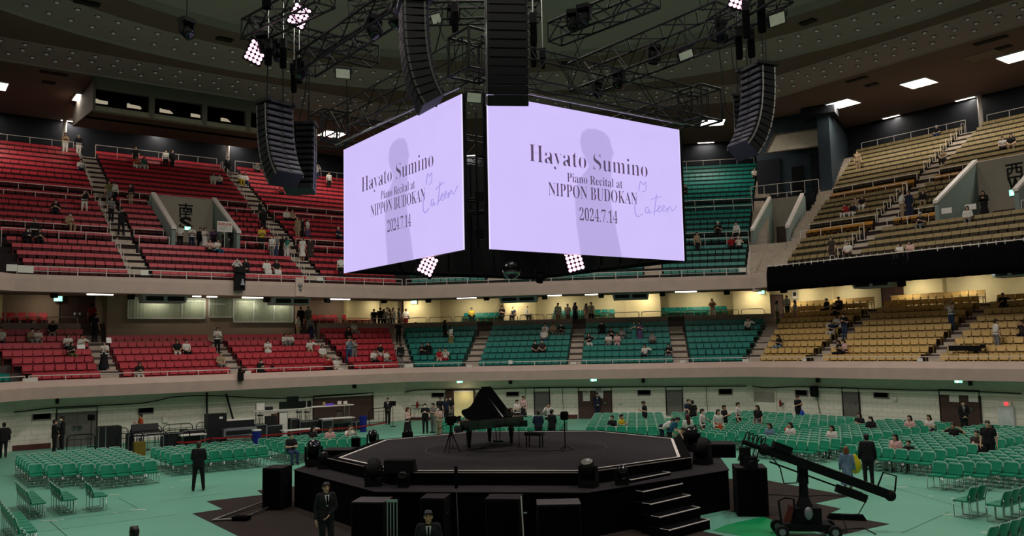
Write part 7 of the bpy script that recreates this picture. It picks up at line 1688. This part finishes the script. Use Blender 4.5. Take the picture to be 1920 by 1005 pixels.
for x, y, t, b, hr, ar, ex, lab in [(1456, 793, 'b', 'g', 'bob', 'lap', '', 'person in pale blue sitting left of the red bag'), (1482, 791, 'w', 'r', 'long', 'lap', '', 'person in white cardigan with a red bag on lap'), (1565, 797, 'w', 'k', 'bob', 'lap', '', 'person bowed over in a seat, dark hair and cream top'), (1611, 773, 'k', 'g', 'bob', 'phone', '', 'person in black with phone sitting before the grey lever door'), (1632, 780, 'k', 'k', 'bob', 'lap', 'm', 'masked person in black print top sitting among teal chairs'),
        (1704, 778, 'p', 'p', 'bob', 'cross', '', 'person in pale pink sitting with folded arms near wall'), (1746, 779, 'w', 'n', 'bob', 'phone', '', 'person in white top and navy sitting left of the guard'), (1793, 792, 'k', 't', 'short', 'wing', '', 'person in black vest sitting with raised elbows before guard'), (1677, 813, 'p', 'w', 'long', 'phone', '', 'person in dusty pink jacket sitting in the front row'), (1700, 827, 'k', 'k', 'short', 'lap', '', 'child in black sitting in the front row'), (1834, 808, 'h', 'k', 'short', 'phone', '', 'person in dark red sitting beside the tall man in black')]:
    floorp(x, y, lab, 'sit', arms=ar, top=t, bot=b, hair=hr, ex=ex, sc=.85 if 'child' in lab else 1.)
floorp(1805, 752, 'guard in black suit before the brown doors at far right', 'stand', toC(-.2), arms='fold', ex='s', **SU)
floorp(1851, 789, 'tall man in black T-shirt with small white print', 'stand', toC(-.6), arms='down', top='k', bot='k', sc=1.04)
floorp(1866, 797, 'person in white half hidden behind the tall man', 'sit', arms='lap', top='w', bot='k')
floorp(1586, 838, 'small person in pale blue carrying a yellow bag', 'stand', aw(-.5), h=1.69, sc=.86, arms='down', top='b', tstyle='long', bot='b', bstyle='skirt', hair='bob', hcol=(118, 72, 42))
floorp(1624, 814, 'steward in black suit with back turned beside the yellow bag', 'stand', aw(-.3), arms='down', **SU)
# bags and things in hands
def blob(name, c, size, m, lab, cat, rot=0):
    mb = MB(); mb.ball((0, 0, 0), 1, 14, 10, size); mb.ball((0, 0, size[2]*.5), 1, 12, 8, (size[0]*.6, size[1]*.7, size[2]*.8)); o = link(name, voxel(mb, max(size)*.08, 3), None, c, rot); o.data.materials.append(m); tag(o, lab, cat); return o
h = atz(1603, 872, .78); blob('bag', h, (.2, .12, .28), mat('bag_yellow', srgb(206, 186, 16), .6), 'bright yellow bag on the shoulder of the small person', 'bag', -.4)
o = bpy.data.objects[-1] if False else None
p = atz(1382, 783, .85); blob('bag', p+Vector((.1, 0, 0)), (.12, .08, .16), BLK2, 'dark shoulder bag of the person in white T-shirt', 'bag')
p = atz(1504, 776, .75); blob('bag', p, (.14, .08, .18), mat('bag_blue', srgb(20, 66, 170), .5), 'blue bag held by the person near the wall speaker', 'bag')
p = atz(1664, 872, .2); blob('bag', p, (.2, .14, .22), mat('bag_clear', srgb(150, 160, 150), .4), 'pale plastic bag under a front row chair', 'bag')
p = atz(1478, 806, .66); blob('bag', p, (.2, .1, .12), mat('bag_red', srgb(196, 50, 44), .6), 'red bag on the lap of a seated person', 'bag')
def sheet(x, y, s, rho, w, h, lab, rz=0):
    o = MB().bbox(-w/2, w/2, -.004, .004, -h/2, h/2).build('paper_sheet', WHITEP, None, False, atn(x, y, nrm(s), rho)); o.rotation_euler = (-.5, 0, SANG[s]-PI/2+rz); tag(o, lab, 'paper')
sheet(204, 638, 'south', 27.9, .26, .34, 'white sheet held up by the person in black skirt on stair'); sheet(152, 650, 'south', 28.9, .4, .26, 'white sheet on lap in the lower red stand')
sheet(1553, 610, 'west', 32.0, .3, .36, 'white sheet held up in the tan stand, left one'); sheet(1577, 612, 'west', 32.0, .5, .3, 'white sheet held open in the tan stand, right one')
